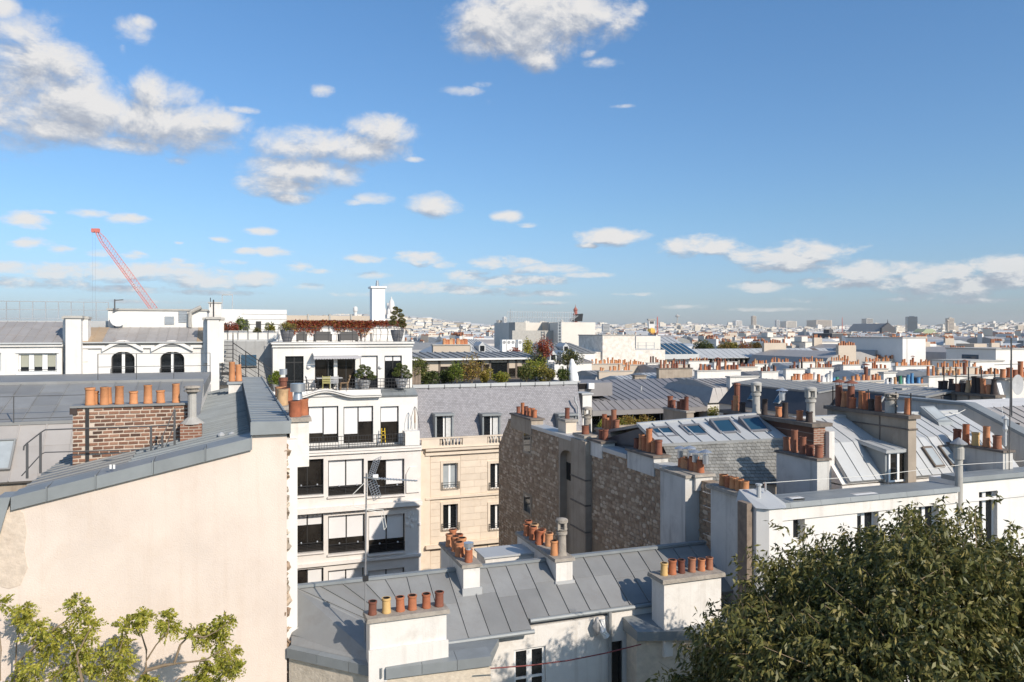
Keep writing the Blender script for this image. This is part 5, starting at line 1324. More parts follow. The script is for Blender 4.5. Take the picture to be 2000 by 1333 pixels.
# ------------------------------------------------------------------ beige stone building with slate mansard and roof garden
def slate_building():
    v = 46.7
    th = Thing('slate_mansard_building', 'beige stone apartment building with a grey slate mansard roof', 'building', (14, v, GZ))
    ul = hx(822, 46) + .02; ur = hx(1127, 48.5)
    zbal = pv(905, 872, v)[2]
    cols = ((865, 894), (957, 985), (1050, 1078)); rows = ((905, 955), (985, 1035), (1066, 1116))
    ops = [R(a, y0, b, y1, v) for a, b in cols for y0, y1 in rows]
    wall(th, ul, ur, -16, zbal, v, 56, ops, .3, 'beige_stone'); MB().box(ul, ur, v + .31, 56, GZ, -16.001).part('base_wall', 'beige_stone', th)
    for k, o in enumerate(ops):
        window(th, *o, v + .26, 2, 'white_paint', 'glass_pale' if k == 0 else 'glass', .05, None, mw=.13)
        b = MB(); b.box(o[0] - .16, o[0] - .002, v - .06, v - .002, o[2], o[3] + .16); b.box(o[1] + .002, o[1] + .16, v - .06, v - .002, o[2], o[3] + .16); b.box(o[0], o[1], v - .06, v - .002, o[3], o[3] + .16); b.part('window_surround', 'beige_stone', th)
        rs = random.Random(k); b = MB(); u0, u1, z0 = o[0] - .08, o[1] + .08, o[2]
        for f in (0, .28, .42): b.bar((u0, v - .12, z0 + f), (u1, v - .12, z0 + f), .022)
        for i in range(6):
            x = u0 + (u1 - u0) * (i + .5) / 6
            for s in (-1, 1): b.bar((x, v - .12, z0 + .02), (x + s * (u1 - u0) / 12, v - .12, z0 + .26), .014)
        b.bar((u0, v - .12, z0), (u0, v - .12, z0 + .46), .025); b.bar((u1, v - .12, z0), (u1, v - .12, z0 + .46), .025)
        b.part('window_guard', 'iron', th)
    # ashlar blocks, one by one, with open joints
    face = th.e; ch = .42; z = zbal - .5; j = 0; rs = random.Random(2)
    while z > pv(905, 1115, v)[2]:
        zb = z - ch
        cuts = [(ul + .75, hx(1000, v))]
        for o in ops:
            if o[2] - .05 < z and o[3] + .18 > zb:
                nx = []
                for a, c in cuts:
                    if o[1] + .17 < a or o[0] - .17 > c: nx.append((a, c)); continue
                    if o[0] - .18 > a: nx.append((a, o[0] - .18))
                    if o[1] + .18 < c: nx.append((o[1] + .18, c))
                cuts = nx
        for a, c in cuts:
            n = max(1, round((c - a) / 1.05)); ofs = .5 if j % 2 and n > 1 else 0
            e = sorted({a, c} | {a + (c - a) * (i + ofs) / n for i in range(1, n)})
            for x, y in zip(e[:-1], e[1:]):
                if y - x > .06: MB().box(x + .005, y - .005, v - .022 - rs.uniform(0, .004), v - .001, zb + .012, z - .006).part('stone_block', 'beige_stone', th)
        z -= ch; j += 1
    MB().box(ul, ul + .70, v - .10, v - .001, -16, zbal - .4).part('corner_pilaster', 'beige_stone', th)
    for y, d, h in ((873, .30, .14), (881, .20, .16), (967, .16, .12), (1058, .38, .18)):
        z = pv(905, y, v)[2]; MB().box(ul + .4, ur, v - d, v - .023, z - h, z).part('string_course', 'beige_stone', th)
    # balustrade
    zt = pv(905, 852, v)[2]
    MB().box(ul, ur, v - .28, v + .5, zbal, zbal + .05).part('balcony_slab', 'beige_stone', th)
    MB().box(ul, ur, v - .24, v - .02, zt - .08, zt).part('balustrade_rail', 'beige_stone', th); MB().box(ul, ur, v - .24, v - .02, zbal + .05, zbal + .13).part('balustrade_plinth', 'beige_stone', th)
    bm = MB().lathe((0, 0, 0), [(.05, 0), (.05, .04), (.035, .06), (.065, .17), (.05, .26), (.03, .32), (.05, .34), (.05, .38)], 8).mesh('baluster', 'beige_stone', smooth=True)
    hb = zt - .08 - zbal - .13
    for p0, p1, solid in ((822, 857, 1), (857, 902, 0), (902, 950, 1), (950, 996, 0), (996, 1046, 1), (1046, 1090, 0), (1090, 1140, 1)):
        a, c = hx(p0, v), hx(p1, v); a = max(a, ul)
        if solid: MB().box(a, c, v - .22, v - .04, zbal + .13, zt - .08).part('balustrade_panel', 'beige_stone', th)
        else:
            n = int((c - a) / .19)
            for i in range(n): inst('baluster', bm, th, (a + (c - a) * (i + .5) / n, v - .13, zbal + .13), None, (1, 1, hb / .38))
    # slate mansard
    vb, vt = 47.3, 48.5; zb, zT = zbal + .05, pv(975, 752, 48.5)[2]
    MB().hexa([(ul, vb + .06, zb), (ur, vb + .06, zb), (ur, 56, zb), (ul, 56, zb)], [(ul, vt + .06, zT), (ur, vt + .06, zT), (ur, 56, zT), (ul, 56, zT)]).part('roof', 'slate_dark', th)
    holes = []; dors = []
    for p0, p1 in ((852, 882), (944, 974), (1020, 1046), (1092, 1122)):
        u0, u1, z0, z1 = R(p0, 812, p1, 852, 47.25); z0 = zbal + .05; holes.append((u0 - .05, u1 + .05, z0 - 1, z1 + .08)); dors.append((u0, u1, z0, z1))
    sl = slates(th, (ul, vb, zb), (ur, vb, zb), (ur, vt, zT), (ul, vt, zT), 72, 36, 'slate', holes)
    for k, (u0, u1, z0, z1) in enumerate(dors):
        d = MB(); d.box(u0 - .10, u0, 47.12, 48.4, z0, z1); d.box(u1, u1 + .10, 47.12, 48.4, z0, z1); d.box(u0 - .14, u1 + .14, 47, 48.4, z1, z1 + .13); do = d.part('dormer', 'zinc_blue', th)
        window(th, u0, u1, z0, z1, 47.32, 2, 'white_paint', 'glass_pale' if k == 3 else 'glass', .04, mw=.10)
        MB().box(u0 + .62 * (u1 - u0), u1 - .06, 47.26, 47.265, z0 + .05, z1 - .06).part('curtain', 'curtain', th, do)
    n = 11
    for i in range(n):
        a, c = ul + (ur - ul) * i / n, ul + (ur - ul) * (i + 1) / n; MB().box(a + .01, c - .01, vt - .12, vt + .25, zT - .08, zT + .13).part('gutter_length', 'zinc_light', th); MB().box(a - .02, a + .02, vt - .14, vt - .1, zT - .16, zT + .1).part('gutter_bracket', 'steel_rail', th)
    b = MB(); q = lambda px, py: pv(px, py, 47.6); b.tube([q(1123, 775), q(1124, 785), q(1129, 795), q(1130, 830)], .07, 8); b.part('downpipe', 'zinc_light', th)
    MB().box(ul, ur, vt + .2, 64, zT - .3, zT - .02).part('roof_deck', 'concrete', th)
    return zT
ZT = slate_building()

def roof_garden():
    v = 54.5
    th = Thing('roof_pavilion', 'glazed bronze framed roof pavilion with a seamed zinc roof', 'pavilion', (14, v, ZT))
    u0, u1 = hx(806, v) - .3, hx(1045, v); z1 = pv(930, 703, v)[2]; z0 = ZT
    edges = [806, 832, 858, 889, 930, 942, 957, 992, 1008, 1022, 1036, 1045]; bl = [.2, .55, .3, .2, 0, .2, .12, .45, .35, .3, .5]
    for k, (a, c) in enumerate(zip(edges[:-1], edges[1:])):
        window(th, hx(a, v), hx(c, v), z0, z1, v, 1, 'bronze_frame', 'glass_warm' if k % 3 else 'glass', .07, [bl[k]], 'wall_tan')
    MB().box(u0, u1, v + .02, v + 5, z0, z1).part('wall', 'bronze_frame', th)
    MB().box(u0 - .1, u1 + .3, v - .5, v - .3, z1, z1 + .12).part('fascia', 'white_paint', th)
    zr = pv(930, 688, v + 4)[2]
    zinc(th, (u0 - .1, v - .45, z1 + .14), (u1 + .3, v - .45, z1 + .14), (u1 + .3, v + 4, zr), (u0 - .1, v + 4, zr), 17, 1, 'zinc', .07, .06)
    S = [(815, 745, .9, 1.9, ['leaf_olive', 'leaf_green'], 'olive leaved small tree beside the bamboo screen', 'roof_tree', .28), (838, 746, .8, 1.15, ['leaf_green', 'leaf_dark'], 'low dark green shrub below the olive leaved tree', 'roof_shrub', .1), (868, 746, .7, 1.05, ['leaf_dark', 'leaf_green'], 'dark clipped shrub at the gutter', 'roof_shrub', .1),
         (893, 746, .75, 1.75, ['leaf_bright', 'leaf_green'], 'bright green shrub before the pavilion blind', 'roof_shrub', .1), (921, 746, 1.0, 2.2, ['leaf_orange', 'leaf_orange', 'leaf_yellow'], 'tall rust brown shrub in front of the pavilion', 'roof_shrub', .1), (948, 746, .45, 1.1, ['leaf_yellow'], 'small yellow shrub beside the rust brown shrub', 'roof_shrub', .1),
         (977, 746, .65, .95, ['leaf_bright', 'leaf_yellow'], 'round yellow green shrub in front of the glass doors', 'roof_shrub', .1), (1028, 746, .9, 1.35, ['leaf_green', 'leaf_olive'], 'green rounded shrub under the bright lime bush', 'roof_shrub', .1), (1046, 744, .9, 1.9, ['leaf_lime', 'leaf_bright'], 'bright lime bush at the pavilion corner', 'roof_shrub', .1), (1068, 746, .8, 1.3, ['leaf_olive', 'leaf_yellow'], 'straw coloured shrub next to the wrapped statue', 'roof_shrub', .1),
         (1052, 735, .7, 2.9, ['leaf_dark'], 'dark conifer behind the lime bush', 'roof_tree', .15), (1064, 725, .75, 3.4, ['leaf_red'], 'dark red maple behind the conifer', 'roof_tree', .45), (1098, 746, .6, 1.1, ['leaf_green'], 'green shrub at the foot of the wrapped statue', 'roof_shrub', .1), (1110, 744, 1.05, 2.5, ['leaf_olive', 'leaf_dark'], 'olive tree behind the white wrapped statue', 'roof_tree', .5)]
    for k, (px, py, r, h, ms, lab, nm, t) in enumerate(S):
        vv = 49.6 + (k % 3) * .6 if py > 740 else 53.5
        c = pv(px, py, vv); bush(nm, lab, 'tree' if nm == 'roof_tree' else 'shrub', (c[0], vv, ZT), r, h, 1500, .13, ms, seed=40 + k, clumps=11, trunk_h=t)
    c = (hx(1120, 49.2), 49.2, ZT + .1); th = Thing('wrapped_statue', 'white cloth wrapped statue at the end of the slate roof', 'statue', c)
    b = MB(); h = 1.55; b.lathe(c, [(.34, 0), (.36, .3), (.30, .7), (.22, 1.1), (.16, 1.35), (.10, 1.5), (.02, h)], 14); rs = random.Random(3)
    b.v = [(x + .12 * (z - c[2]) / h * -1 + rs.uniform(-.03, .03), y + rs.uniform(-.03, .03), z) for x, y, z in b.v]; b.part('wrap', 'white_cloth', th, smooth=True)
    MB().box(c[0] - .4, c[0] + .4, c[1] - .3, c[1] + .3, c[2] - .1, c[2]).part('plinth', 'concrete', th)
    c = hx(808, 49); th = Thing('bamboo_screen', 'brown slatted screen beside the roof garden gutter', 'screen', (c, 49, ZT - .2))
    for k in range(5): MB().box(c - .5 + k * .2, c - .33 + k * .2, 49, 49.04, ZT - .1, ZT + 1.25).part('slat', 'old_board', th)
    c = (hx(1077, 52), 52, ZT); th = Thing('air_conditioner', 'white louvred air conditioner behind the roof garden', 'air conditioner', c); MB().box(c[0] - .25, c[0] + .25, 52, 52.35, ZT + .6, ZT + 1.45).part('case', 'white_paint', th)
    for k in range(7): MB().box(c[0] - .2, c[0] + .2, 51.97, 51.999, ZT + .68 + k * .1, ZT + .73 + k * .1).part('slat', 'lead_pipe', th)
    MB().box(c[0] - .2, c[0] + .2, 52.05, 52.3, ZT - .02, ZT + .6).part('stand', 'iron', th)
roof_garden()

# ------------------------------------------------------------------ low zinc roof in the courtyard
def courtyard_house():
    th = Thing('courtyard_zinc_house', 'low courtyard house with a long seamed zinc roof and white chimneys', 'house', (7, 18, GZ))
    vr, zr, ve, ze = 19.5, -6.25, 17.55, -7.28
    A = (1.45, vr, zr); Ee = (4.2, ve, ze)
    P1, P2, P3 = pz(568, 1262, -7.2), pz(752, 1302, -7.2), pz(957, 1277, -7.2)
    zinc(th, Ee, (6.9, ve, ze), (6.9, vr, zr), (4.2, vr, zr), 5, 2, 'zinc', .035, .025)
    zinc(th, (6.9, ve + .28, ze + .15), (13.2, ve + .28, ze + .15), (13.2, vr, zr), (6.9, vr, zr), 11, 2, 'zinc', .035, .025, name='roof')
    zinc(th, (4.19, ve, ze), Ee, (4.2, vr, zr), A, 5, 1, 'zinc', .035, .025, name='hip_roof')
    zinc(th, P2, Ee, A, P1, 6, 1, 'zinc', .03, .025, name='side_roof')
    b = MB().hexa([(*P2[:2], -7.5), (*P3[:2], -7.5), (6.0, 17.4, -7.5), (4.2, ve, -7.5)], [P2, (*P3[:2], -7.21), (6.0, 17.4, -7.34), (4.2, ve, -7.30)]); b.part('flat_roof', 'zinc_blue', th)
    MB().bar((1.45, vr, zr + .03), (13.2, vr, zr + .03), .16, .07).part('ridge_roll', 'zinc_blue', th)
    # angled parapet with zinc coping over rough render
    for p, q in ((P1, P2), (P2, P3)):
        p, q = Vector(p), Vector(q); d = (q - p).normalized(); n = Vector((d.y, -d.x, 0))
        for k in range(3):
            a, c = p.lerp(q, k / 3 + .002), p.lerp(q, (k + 1) / 3 - .002)
            MB().hexa([a + n * .14 + Vector((0, 0, -.22)), c + n * .14 + Vector((0, 0, -.22)), c - n * .25 + Vector((0, 0, -.1)), a - n * .25 + Vector((0, 0, -.1))], [a + n * .14, c + n * .14, c - n * .25 + Vector((0, 0, .06)), a - n * .25 + Vector((0, 0, .06))]).part('coping_sheet', 'zinc_blue', th)
        MB().hexa([Vector((*(p + n * .06)[:2], GZ)), Vector((*(q + n * .06)[:2], GZ)), Vector((*(q - n * .3)[:2], GZ)), Vector((*(p - n * .3)[:2], GZ))], [p + n * .06 - Vector((0, 0, .15)), q + n * .06 - Vector((0, 0, .15)), q - n * .3 - Vector((0, 0, .15)), p - n * .3 - Vector((0, 0, .15))]).part('parapet_wall', 'rough_render', th)
    # front wall with french window
    v = 17.85
    o = R(1004, 1266, 1066, 1420, v); o2 = R(1194, 1252, 1216, 1400, v)
    wall(th, 5.3, 9.15, GZ, ze - .06, v, 19.4, [o], .2, 'chimney_white')
    MB().box(9.15, 13.2, v + .2, 19.4, GZ, -7.15).part('wall', 'grey_render', th)
    wall(th, 9.16, 12.0, GZ, ze + .06, v - .02, v + .19, [o2], .15, 'chimney_white', 'wall')
    window(th, *o, v + .12, 2, 'white_paint', 'glass', .07, mw=.14, transom=.62); window(th, *o2, v + .1, 1, 'dark_frame', 'glass', .05)
    b = MB().tube([(4.3, ve - .04, ze - .03), (6.95, ve - .04, ze - .05)], .06, 8); b.part('gutter', 'zinc_blue', th)
    b = MB().tube([(6.95, ve + .24, ze + .11), (12.2, ve + .24, ze + .09)], .06, 8); b.part('gutter', 'zinc_blue', th)
    b = MB().tube([(9.15, v - .1, ze + .08), (9.15, v - .1, GZ)], .05, 8); b.part('downpipe', 'zinc', th)
    b = MB().tube([(8.9, v - .12, ze - .08), (8.9, v - .2, ze - .35), (9.0, v - .2, ze - .5)], .09, 8); b.part('pipe_elbow', 'white_paint', th)
    b = MB().lathe((8.72, v - .16, ze - .22), [(.01, -.03), (.14, 0), (.15, .02)], 12); c = (8.72, v - .16, ze - .22)
    b.v = [(c[0] + (z - c[2]) * 3, c[1] + (x - c[0]) * .5, c[2] + (y - c[1]) * 1.6) for x, y, z in b.v]; b.part('dish', 'lead_pipe', th)
    # chimneys: one on the front parapet, two running back over the ridge, one by the tree
    u0, u1, z0, z1 = R(722, 1207, 872, 1272, 16.5)
    c = chimney(th, u0, u1, 16.5, 16.95, -7.6, z1, 'chimney_white', 'cap_stone', .07, .09)
    MB().box(u0 - .03, u1 + .03, 16.44, 16.497, -7.5, z0 + .14).part('skirt', 'chimney_white', th, c)
    ms = ['terracotta_dark', 'yellow_pot', 'terracotta', 'terracotta', 'terracotta', 'terracotta_dark']
    pot_row(th, c, (u0 - .02, 16.72, z1 + .09), (u1 + .03, 16.72, z1 + .09), 6, ('plain',), ms, .88, .12, .05)
    for (px, py, vb, w, pots) in ((905, 1110, 21.0, .44, 7), (1086, 1098, 21.7, .48, 7)):
        a = pv(px, py, 18.75); u = a[0]; zt = a[2]
        c = chimney(th, u, u + w, 18.75, vb, -14, zt, 'chimney_white', 'cap_stone', .06, .08)
        MB().box(u - .04, u + w + .04, 18.68, 18.748, zt - 1.0, zt - .52).part('flashing', 'zinc_light', th, c)
        for i in range(pots):
            vv = vb - .22 - i * .25; pot(th, c, (u + (.13 if i % 2 else .30) + RNG.uniform(-.03, .03), vv, zt + .08), 'plain', RNG.choice(('terracotta', 'terracotta_orange', 'terracotta')), RNG.uniform(.95, 1.1), RNG.uniform(.9, 1.1))
        if px == 905:
            pot(th, c, (u + .2, 18.95, zt + .08), 'plain', 'terracotta', .9, 1.0); cowl(th, c, (u + .2, 18.95, zt + .36), .085, .22, 'galvanised', 'drum')
        else:
            pot(th, c, (u + .10, 19.1, zt + .08), 'plain', 'terracotta_orange', .95, 1.15); cowl(th, c, (u + .30, 19.05, zt + .08), .12, .98, 'cap_stone', 'lantern')
    u0, u1, z0, z1 = R(1297, 1133, 1402, 1215, 16.9)
    c = chimney(th, u0, u1 + .1, 16.9, 17.5, -8.2, z1, 'chimney_white', 'cap_stone', .09, .1)
    pot_row(th, c, (u0 + .03, 17.2, z1 + .1), (u1 + .1, 17.2, z1 + .1), 6, ('plain',), ['yellow_pot', 'terracotta', 'terracotta_dark', 'terracotta_dark', 'terracotta', 'terracotta_dark'], .92, .1, .12)
    # blue zinc gutter box and shaded wall at the tree end
    e0 = pz(1243, 1232, -7.5)
    MB().hexa([(e0[0], e0[1] - .05, -7.75), (13.2, 15.9, -7.75), (13.2, 17.8, -7.75), (e0[0], 17.8, -7.75)], [(e0[0], e0[1] - .05, -7.52), (13.2, 15.9, -7.52), (13.2, 17.8, -7.4), (e0[0], 17.8, -7.4)]).part('zinc_gutter_box', 'zinc_blue', th)
    MB().hexa([(e0[0] + .05, e0[1] + .08, GZ), (13.1, 16.1, GZ), (13.1, 17.7, GZ), (e0[0] + .05, 17.7, GZ)], [(e0[0] + .05, e0[1] + .08, -7.76), (13.1, 16.1, -7.76), (13.1, 17.7, -7.76), (e0[0] + .05, 17.7, -7.76)]).part('end_wall', 'rough_render', th)
    # white upstand behind the ridge
    u0, u1 = hx(948, 20.4), hx(1045, 20.4); zt = pv(1000, 1086, 20.4)[2]
    MB().box(u0, u1, 20.4, 21.2, -9, zt).part('rooflight_upstand', 'chimney_white', th); MB().box(u0 - .05, u1 + .05, 20.34, 21.3, zt, zt + .05).part('upstand_cover', 'zinc_light', th)
courtyard_house()

def aerial():
    c = Vector(pY(713, 1255, 17.2)); top = Vector(pY(715, 925, 17.2))
    th = Thing('tv_aerial', 'tall steel television aerial mast with a grid reflector above the zinc roof', 'aerial', c)
    MB().tube([c, (c.x + .01, c.y, c.z + 1.6), (c.x + .03, c.y, top.z)], .017, 8).part('mast', 'lead_pipe', th)
    MB().box(c.x - .05, c.x + .07, c.y - .05, c.y + .05, c.z + 1.38, c.z + 1.5).part('clamp', 'iron', th)
    z = top.z - .10; a = Vector((c.x + .03, c.y, z)); e = Vector(pY(815, 939, 17.0)); e = Vector((e.x, e.y, z - .03)); MB().bar(a - (e - a) * .05, e, .025).part('boom', 'galvanised', th)
    d = (e - a).normalized(); s = Vector((-d.y, d.x, 0))
    for k in range(14):
        p = a.lerp(e, .22 + k * .058); MB().bar(p - s * (.11 - .002 * k), p + s * (.11 - .002 * k), .014).part('director', 'galvanised', th)
    MB().box(a.x + .14, a.x + .26, a.y - .04, a.y + .04, z - .05, z + .06).part('dipole_box', 'white_paint', th)
    for sg in (1, -1):
        b = MB(); o = a + d * .10
        for k in range(9):
            f = .05 + k * .05; q = o + Vector((0, 0, sg * f)) + d * (f * .35); b.bar(q - s * .24, q + s * .24, .010)
        for t in (-.24, -.08, .08, .24): b.bar(o + s * t + Vector((0, 0, sg * .05)) + d * .02, o + s * t + Vector((0, 0, sg * .45)) + d * .16, .010)
        b.part('reflector', 'galvanised', th)
    b = MB(); b.tube([a + Vector((.02, 0, -.05)), a + Vector((-.3, 0, -.35)), a + Vector((-.28, 0, -.62)), a + Vector((0, 0, -.7)), a + Vector((.38, 0, -.75)), a + Vector((.45, 0, -1.15)), a + Vector((.40, 0, -1.2)), a + Vector((.33, 0, -.8)), a + Vector((0, 0, -.72))], .009, 5); b.part('cable', 'cable_white', th)
aerial()
def red_cable():
    a, c = pY(958, 1306, 16.6), pY(1252, 1259, 17.4); pts = [lerp3(a, c, t) for t in (0, .25, .5, .75, 1)]; pts = [(x, y, z - .10 * math.sin(i / 4 * math.pi)) for i, (x, y, z) in enumerate(pts)]
    MB().tube(pts, .014, 6).solo('washing_line', 'cable_red', 'dark red cable strung across the courtyard french window', 'cable')
red_cable()

# ------------------------------------------------------------------ rubble stone party wall house
def rubble(th, parent, u, v0, v1, z0, z1, rs, holes=(), lim=None, mat_one='rubble_stone', top=None, size=1.0):
    shapes = []
    for k in range(8):
        n = rs.randint(5, 7); a0 = rs.uniform(0, 1); poly = []
        for i in range(n):
            a = 2 * math.pi * (i + a0 + rs.uniform(-.15, .15)) / n; r = .5 * rs.uniform(.85, 1.08); poly.append((max(-.5, min(.5, r * 1.25 * math.cos(a))), max(-.5, min(.5, r * 1.25 * math.sin(a)))))
        shapes.append(poly)
    ms = []
    for p in shapes:
        b = MB(); k = len(p); b.v = [(0, y, z) for y, z in p] + [(-.8, y * .93, z * .9) for y, z in p] + [(-1, y * .6, z * .55) for y, z in p]
        for i in range(k):
            j = (i + 1) % k; b.f += [(i, k + i, k + j, j), (k + i, 2 * k + i, 2 * k + j, k + j)]; b.m += [0, 0]
        b.f.append(tuple(range(2 * k, 3 * k))); b.m.append(0); ms.append(b.mesh('stone', mat_one))
    J = MB(); cnt = 0; z = z1
    while z > z0:
        h = rs.uniform(.11, .185) * size; v = v0 - rs.uniform(0, .2)
        while v < v1:
            L = rs.uniform(.14, .36) * size; c = (v + L / 2, z - h / 2 + rs.uniform(-.02, .02))
            ok = v0 < c[0] < v1 and not any(a < c[0] < b_ and d < c[1] < e for a, b_, d, e in holes) and (top is None or c[1] < top(c[0]))
            if ok:
                k = rs.randrange(8); dep = rs.uniform(.012, .035)
                if lim is not None and cnt < lim:
                    o = inst('stone', ms[k], th, (u, *c), parent, (dep, L * .93, h * .90)); cnt += 1
                else:
                    q = len(J.v); me = ms[k]
                    J.v += [(u + vv.co.x * dep, c[0] + vv.co.y * L * .93, c[1] + vv.co.z * h * .9) for vv in me.vertices]
                    for f in me.polygons: J.f.append(tuple(q + i for i in f.vertices)); J.m.append(0)
            v += L
        z -= h
    if J.f: J.part('rubble_courses', 'rubble_far', th, parent, kind='stuff')
def party_wall_house():
    U = 13.3; rs = random.Random(9); vat = lambda px, u=U: pu(px, 0, u)[1]
    th = Thing('rubble_wall_house', 'tall house with a shaded rubble stone party wall and slate roof', 'house', (16, 24, GZ))
    zt = -4.42
    v_far, vA, vB, vC, vD, vE, vF = 38.6, vat(1092), vat(1127), vat(1156), vat(1308), vat(1378), vat(1405)
    core = MB().box(U + .02, U + .5, vB, v_far - 1.4, GZ, zt); w1 = MB().box(U, U + .55, vA, v_far - 1.5, GZ, zt)
    w1.prism([(v_far - 1.5, GZ), (v_far, GZ), (v_far, zt - 1.6), (v_far - 1.5, zt - .1)], 'u', U, U + .55)
    p1 = w1.part('party_wall', 'mortar', th)
    holes = []
    for y0, y1 in ((848, 882), (968, 1000)):
        a = pu(1024, y0, U); c = pu(1037, y1, U); hv0, hv1 = c[1], a[1]; hz0, hz1 = pu(1030, y1, U)[2], pu(1030, y0, U)[2]; holes.append((hv0 - .12, hv1 + .12, hz0 - .15, hz1 + .15))
        fr = MB(); fr.box(U - .03, U - .001, hv0 - .1, hv1 + .1, hz0 - .12, hz1 + .12); f = fr.part('window_surround', 'brown_render', th); MB().box(U - .035, U - .031, hv0 + .02, hv1 - .02, hz0, hz1).part('pane', 'glass', th, f)
    rubble(th, p1, U, vA + .1, v_far - .1, -11.5, zt - .05, rs, holes, 0, top=lambda v: zt - .1 if v < v_far - 1.5 else zt - .15 - (v - v_far + 1.5))
    # arched niche in brown render with a pilaster
    MB().box(U + .30, U + .6, vB, vA, GZ, zt - .05).part('niche_back', 'brown_render', th)
    c = (vA + vB) / 2; hw = (vA - vB) / 2; zsp = pu(1110, 900, U)[2]; b = MB(); N = 12
    arc = [(c - hw * .86 * math.cos(i / N * math.pi), zsp + .42 * math.sin(i / N * math.pi)) for i in range(N + 1)]
    for (a0, b0), (a1, b1) in zip(arc[:-1], arc[1:]): b.hexa([(U - .02, a0, b0), (U + .31, a0, b0), (U + .31, a1, b1), (U - .02, a1, b1)], [(U - .02, a0, zt), (U + .31, a0, zt), (U + .31, a1, zt), (U - .02, a1, zt)])
    b.box(U - .02, U + .31, vB, arc[0][0], GZ, zt); b.box(U - .02, U + .31, arc[-1][0], vA, GZ, zt); b.part('niche_arch', 'brown_render', th)
    a = pu(1114, 905, U + .3); MB().box(U + .27, U + .299, a[1] - .05, a[1] + .35, a[2] - .75, a[2]).part('niche_window', 'glass', th)
    MB().box(U - .28, U + .5, vC, vB - .005, GZ, zt + .12).part('pilaster', 'brown_render', th); b = MB()
    for y in (928, 975, 1025): z = pu(1127, y, U)[2]; b.box(U - .31, U - .05, vC - .02, vB + .01, z, z + .06)
    b.part('pilaster_band', 'dark_cap', th)
    # nearer rubble face
    p2 = MB().box(U, U + .55, vD, vC - .005, GZ, zt).part('party_wall', 'mortar', th)
    rubble(th, p2, U, vD + .05, vC - .05, -8.1, zt - .05, rs, (), 292)
    # rendered flue breasts
    MB().box(U - .35, U + .55, vE + .55, vD - .004, GZ, zt - .02).part('flue_breast', 'grey_render', th)
    c4 = MB().box(U - .37, U + .57, vE + .50, vD + .02, zt - .02, zt + .07).part('breast_cap', 'cap_stone', th)
    p3 = MB().box(U + .15, U + .55, vF, vE + .549, GZ, zt - .1).part('party_wall', 'mortar', th); rubble(th, p3, U + .15, vF + .02, vE + .5, -6.6, zt - .15, rs, (), 0)
    for k in range(5):
        z = zt - .35 - k * .42; b = MB(); y = (vF + vE + .5) / 2; b.tube([(U + .14, y - .2, z), (U - .02, y - .2, z), (U - .02, y + .2, z), (U + .14, y + .2, z)], .012, 5); b.part('climbing_iron', 'galvanised', th)
    c5 = chimney(th, U - .30, U + .14, vF - 1.5, vF - .01, GZ, zt - .06, 'grey_render', 'cap_stone', .10, .10)
    pot_row(th, c5, (U - .08, vF - .2, zt + .04), (U - .08, vF - 1.4, zt + .04), 5, ('wide',), ('terracotta', 'terracotta_orange'), .82, .05, .06)
    # copings and chimneys along the top of the wall
    for a, b_ in ((1040, 1128), (1178, 1226), (1278, 1308)):
        va, vb = vat(b_), vat(a); n = 3
        for k in range(n): MB().box(U - .06, U + .6, va + (vb - va) * k / n + .003, va + (vb - va) * (k + 1) / n - .003, zt - .1, zt + .06 + .002 * k).part('coping_sheet', 'zinc_light', th)
    def stack(px0, px1, h, n, mats, kinds, body='brown_render', w=.5, s=1.0, cap='dark_cap'):
        a, b_ = vat(px1), vat(px0); c = chimney(th, U - .06, U + w, a, b_, zt - .4, zt + h, body, cap, .07, .08)
        pot_row(th, c, (U + w / 2, b_ - .1, zt + h + .08), (U + w / 2, a + .1, zt + h + .08), n, kinds, mats, s, .3, .25); return c
    stack(1000, 1040, .28, 6, ('terracotta_dark', 'terracotta'), ('tall', 'plain'), w=.55)
    c = chimney(th, U + .25, U + .75, vat(1095), vat(1080), zt - .3, zt + .55, 'beige_stone', 'cap_stone'); pot(th, c, (U + .5, (vat(1095) + vat(1080)) / 2, zt + .65), 'plain', 'terracotta_dark', 1.0, 1.3)
    c = chimney(th, U - .15, U + .45, vat(1149), vat(1128), zt - .3, zt + .22, 'chimney_white', 'cap_stone'); pot(th, c, (U + .1, vat(1139), zt + .32), 'wide', 'terracotta_dark', 1.0, .9); cowl(th, c, (U + .35, vat(1132), zt + .32), .15, 1.05, 'cap_stone', 'lantern')
    stack(1154, 1178, .18, 2, ('terracotta_dark',), ('plain',), 'chimney_white')
    c = chimney(th, U + .6, U + 1.2, 26.9, 28.2, zt - .3, zt + .45, 'beige_stone', 'cap_stone'); pot_row(th, c, (U + .9, 28.1, zt + .55), (U + .9, 26.9, zt + .55), 6, ('tall', 'tall', 'plain'), ('terracotta_dark', 'terracotta'), 1.1, .2, .2)
    stack(1228, 1280, .22, 6, ('terracotta_dark', 'terracotta'), ('tall', 'plain'), 'grey_render', s=1.12)
    c = stack(1310, 1362, .02, 7, ('terracotta', 'terracotta_dark'), ('wide', 'plain'), 'grey_render', .55, 1.05, 'cap_stone')
    for k in range(4): cowl(th, c, (U + .2 + .1 * (k % 2), vat(1318) - k * .42, zt + .4), .09, .22 + .06 * (k % 2), 'galvanised', 'hat')
    # roofs behind: slate slope, then zinc with roof windows; the ridge runs askew to the party wall
    u0, u1 = U + .56, 17.86
    eL, bL, rL = (u0, 22.0, -5.0), (u0, 23.0, -3.83), (u0, 24.3, -3.31); eR, bR, rR = (u1, 20.35, -5.0), (u1, 21.5, -3.62), (u1, 23.1, -2.98)
    dn = lambda q, d: (q[0], q[1] + .05, q[2] - d)
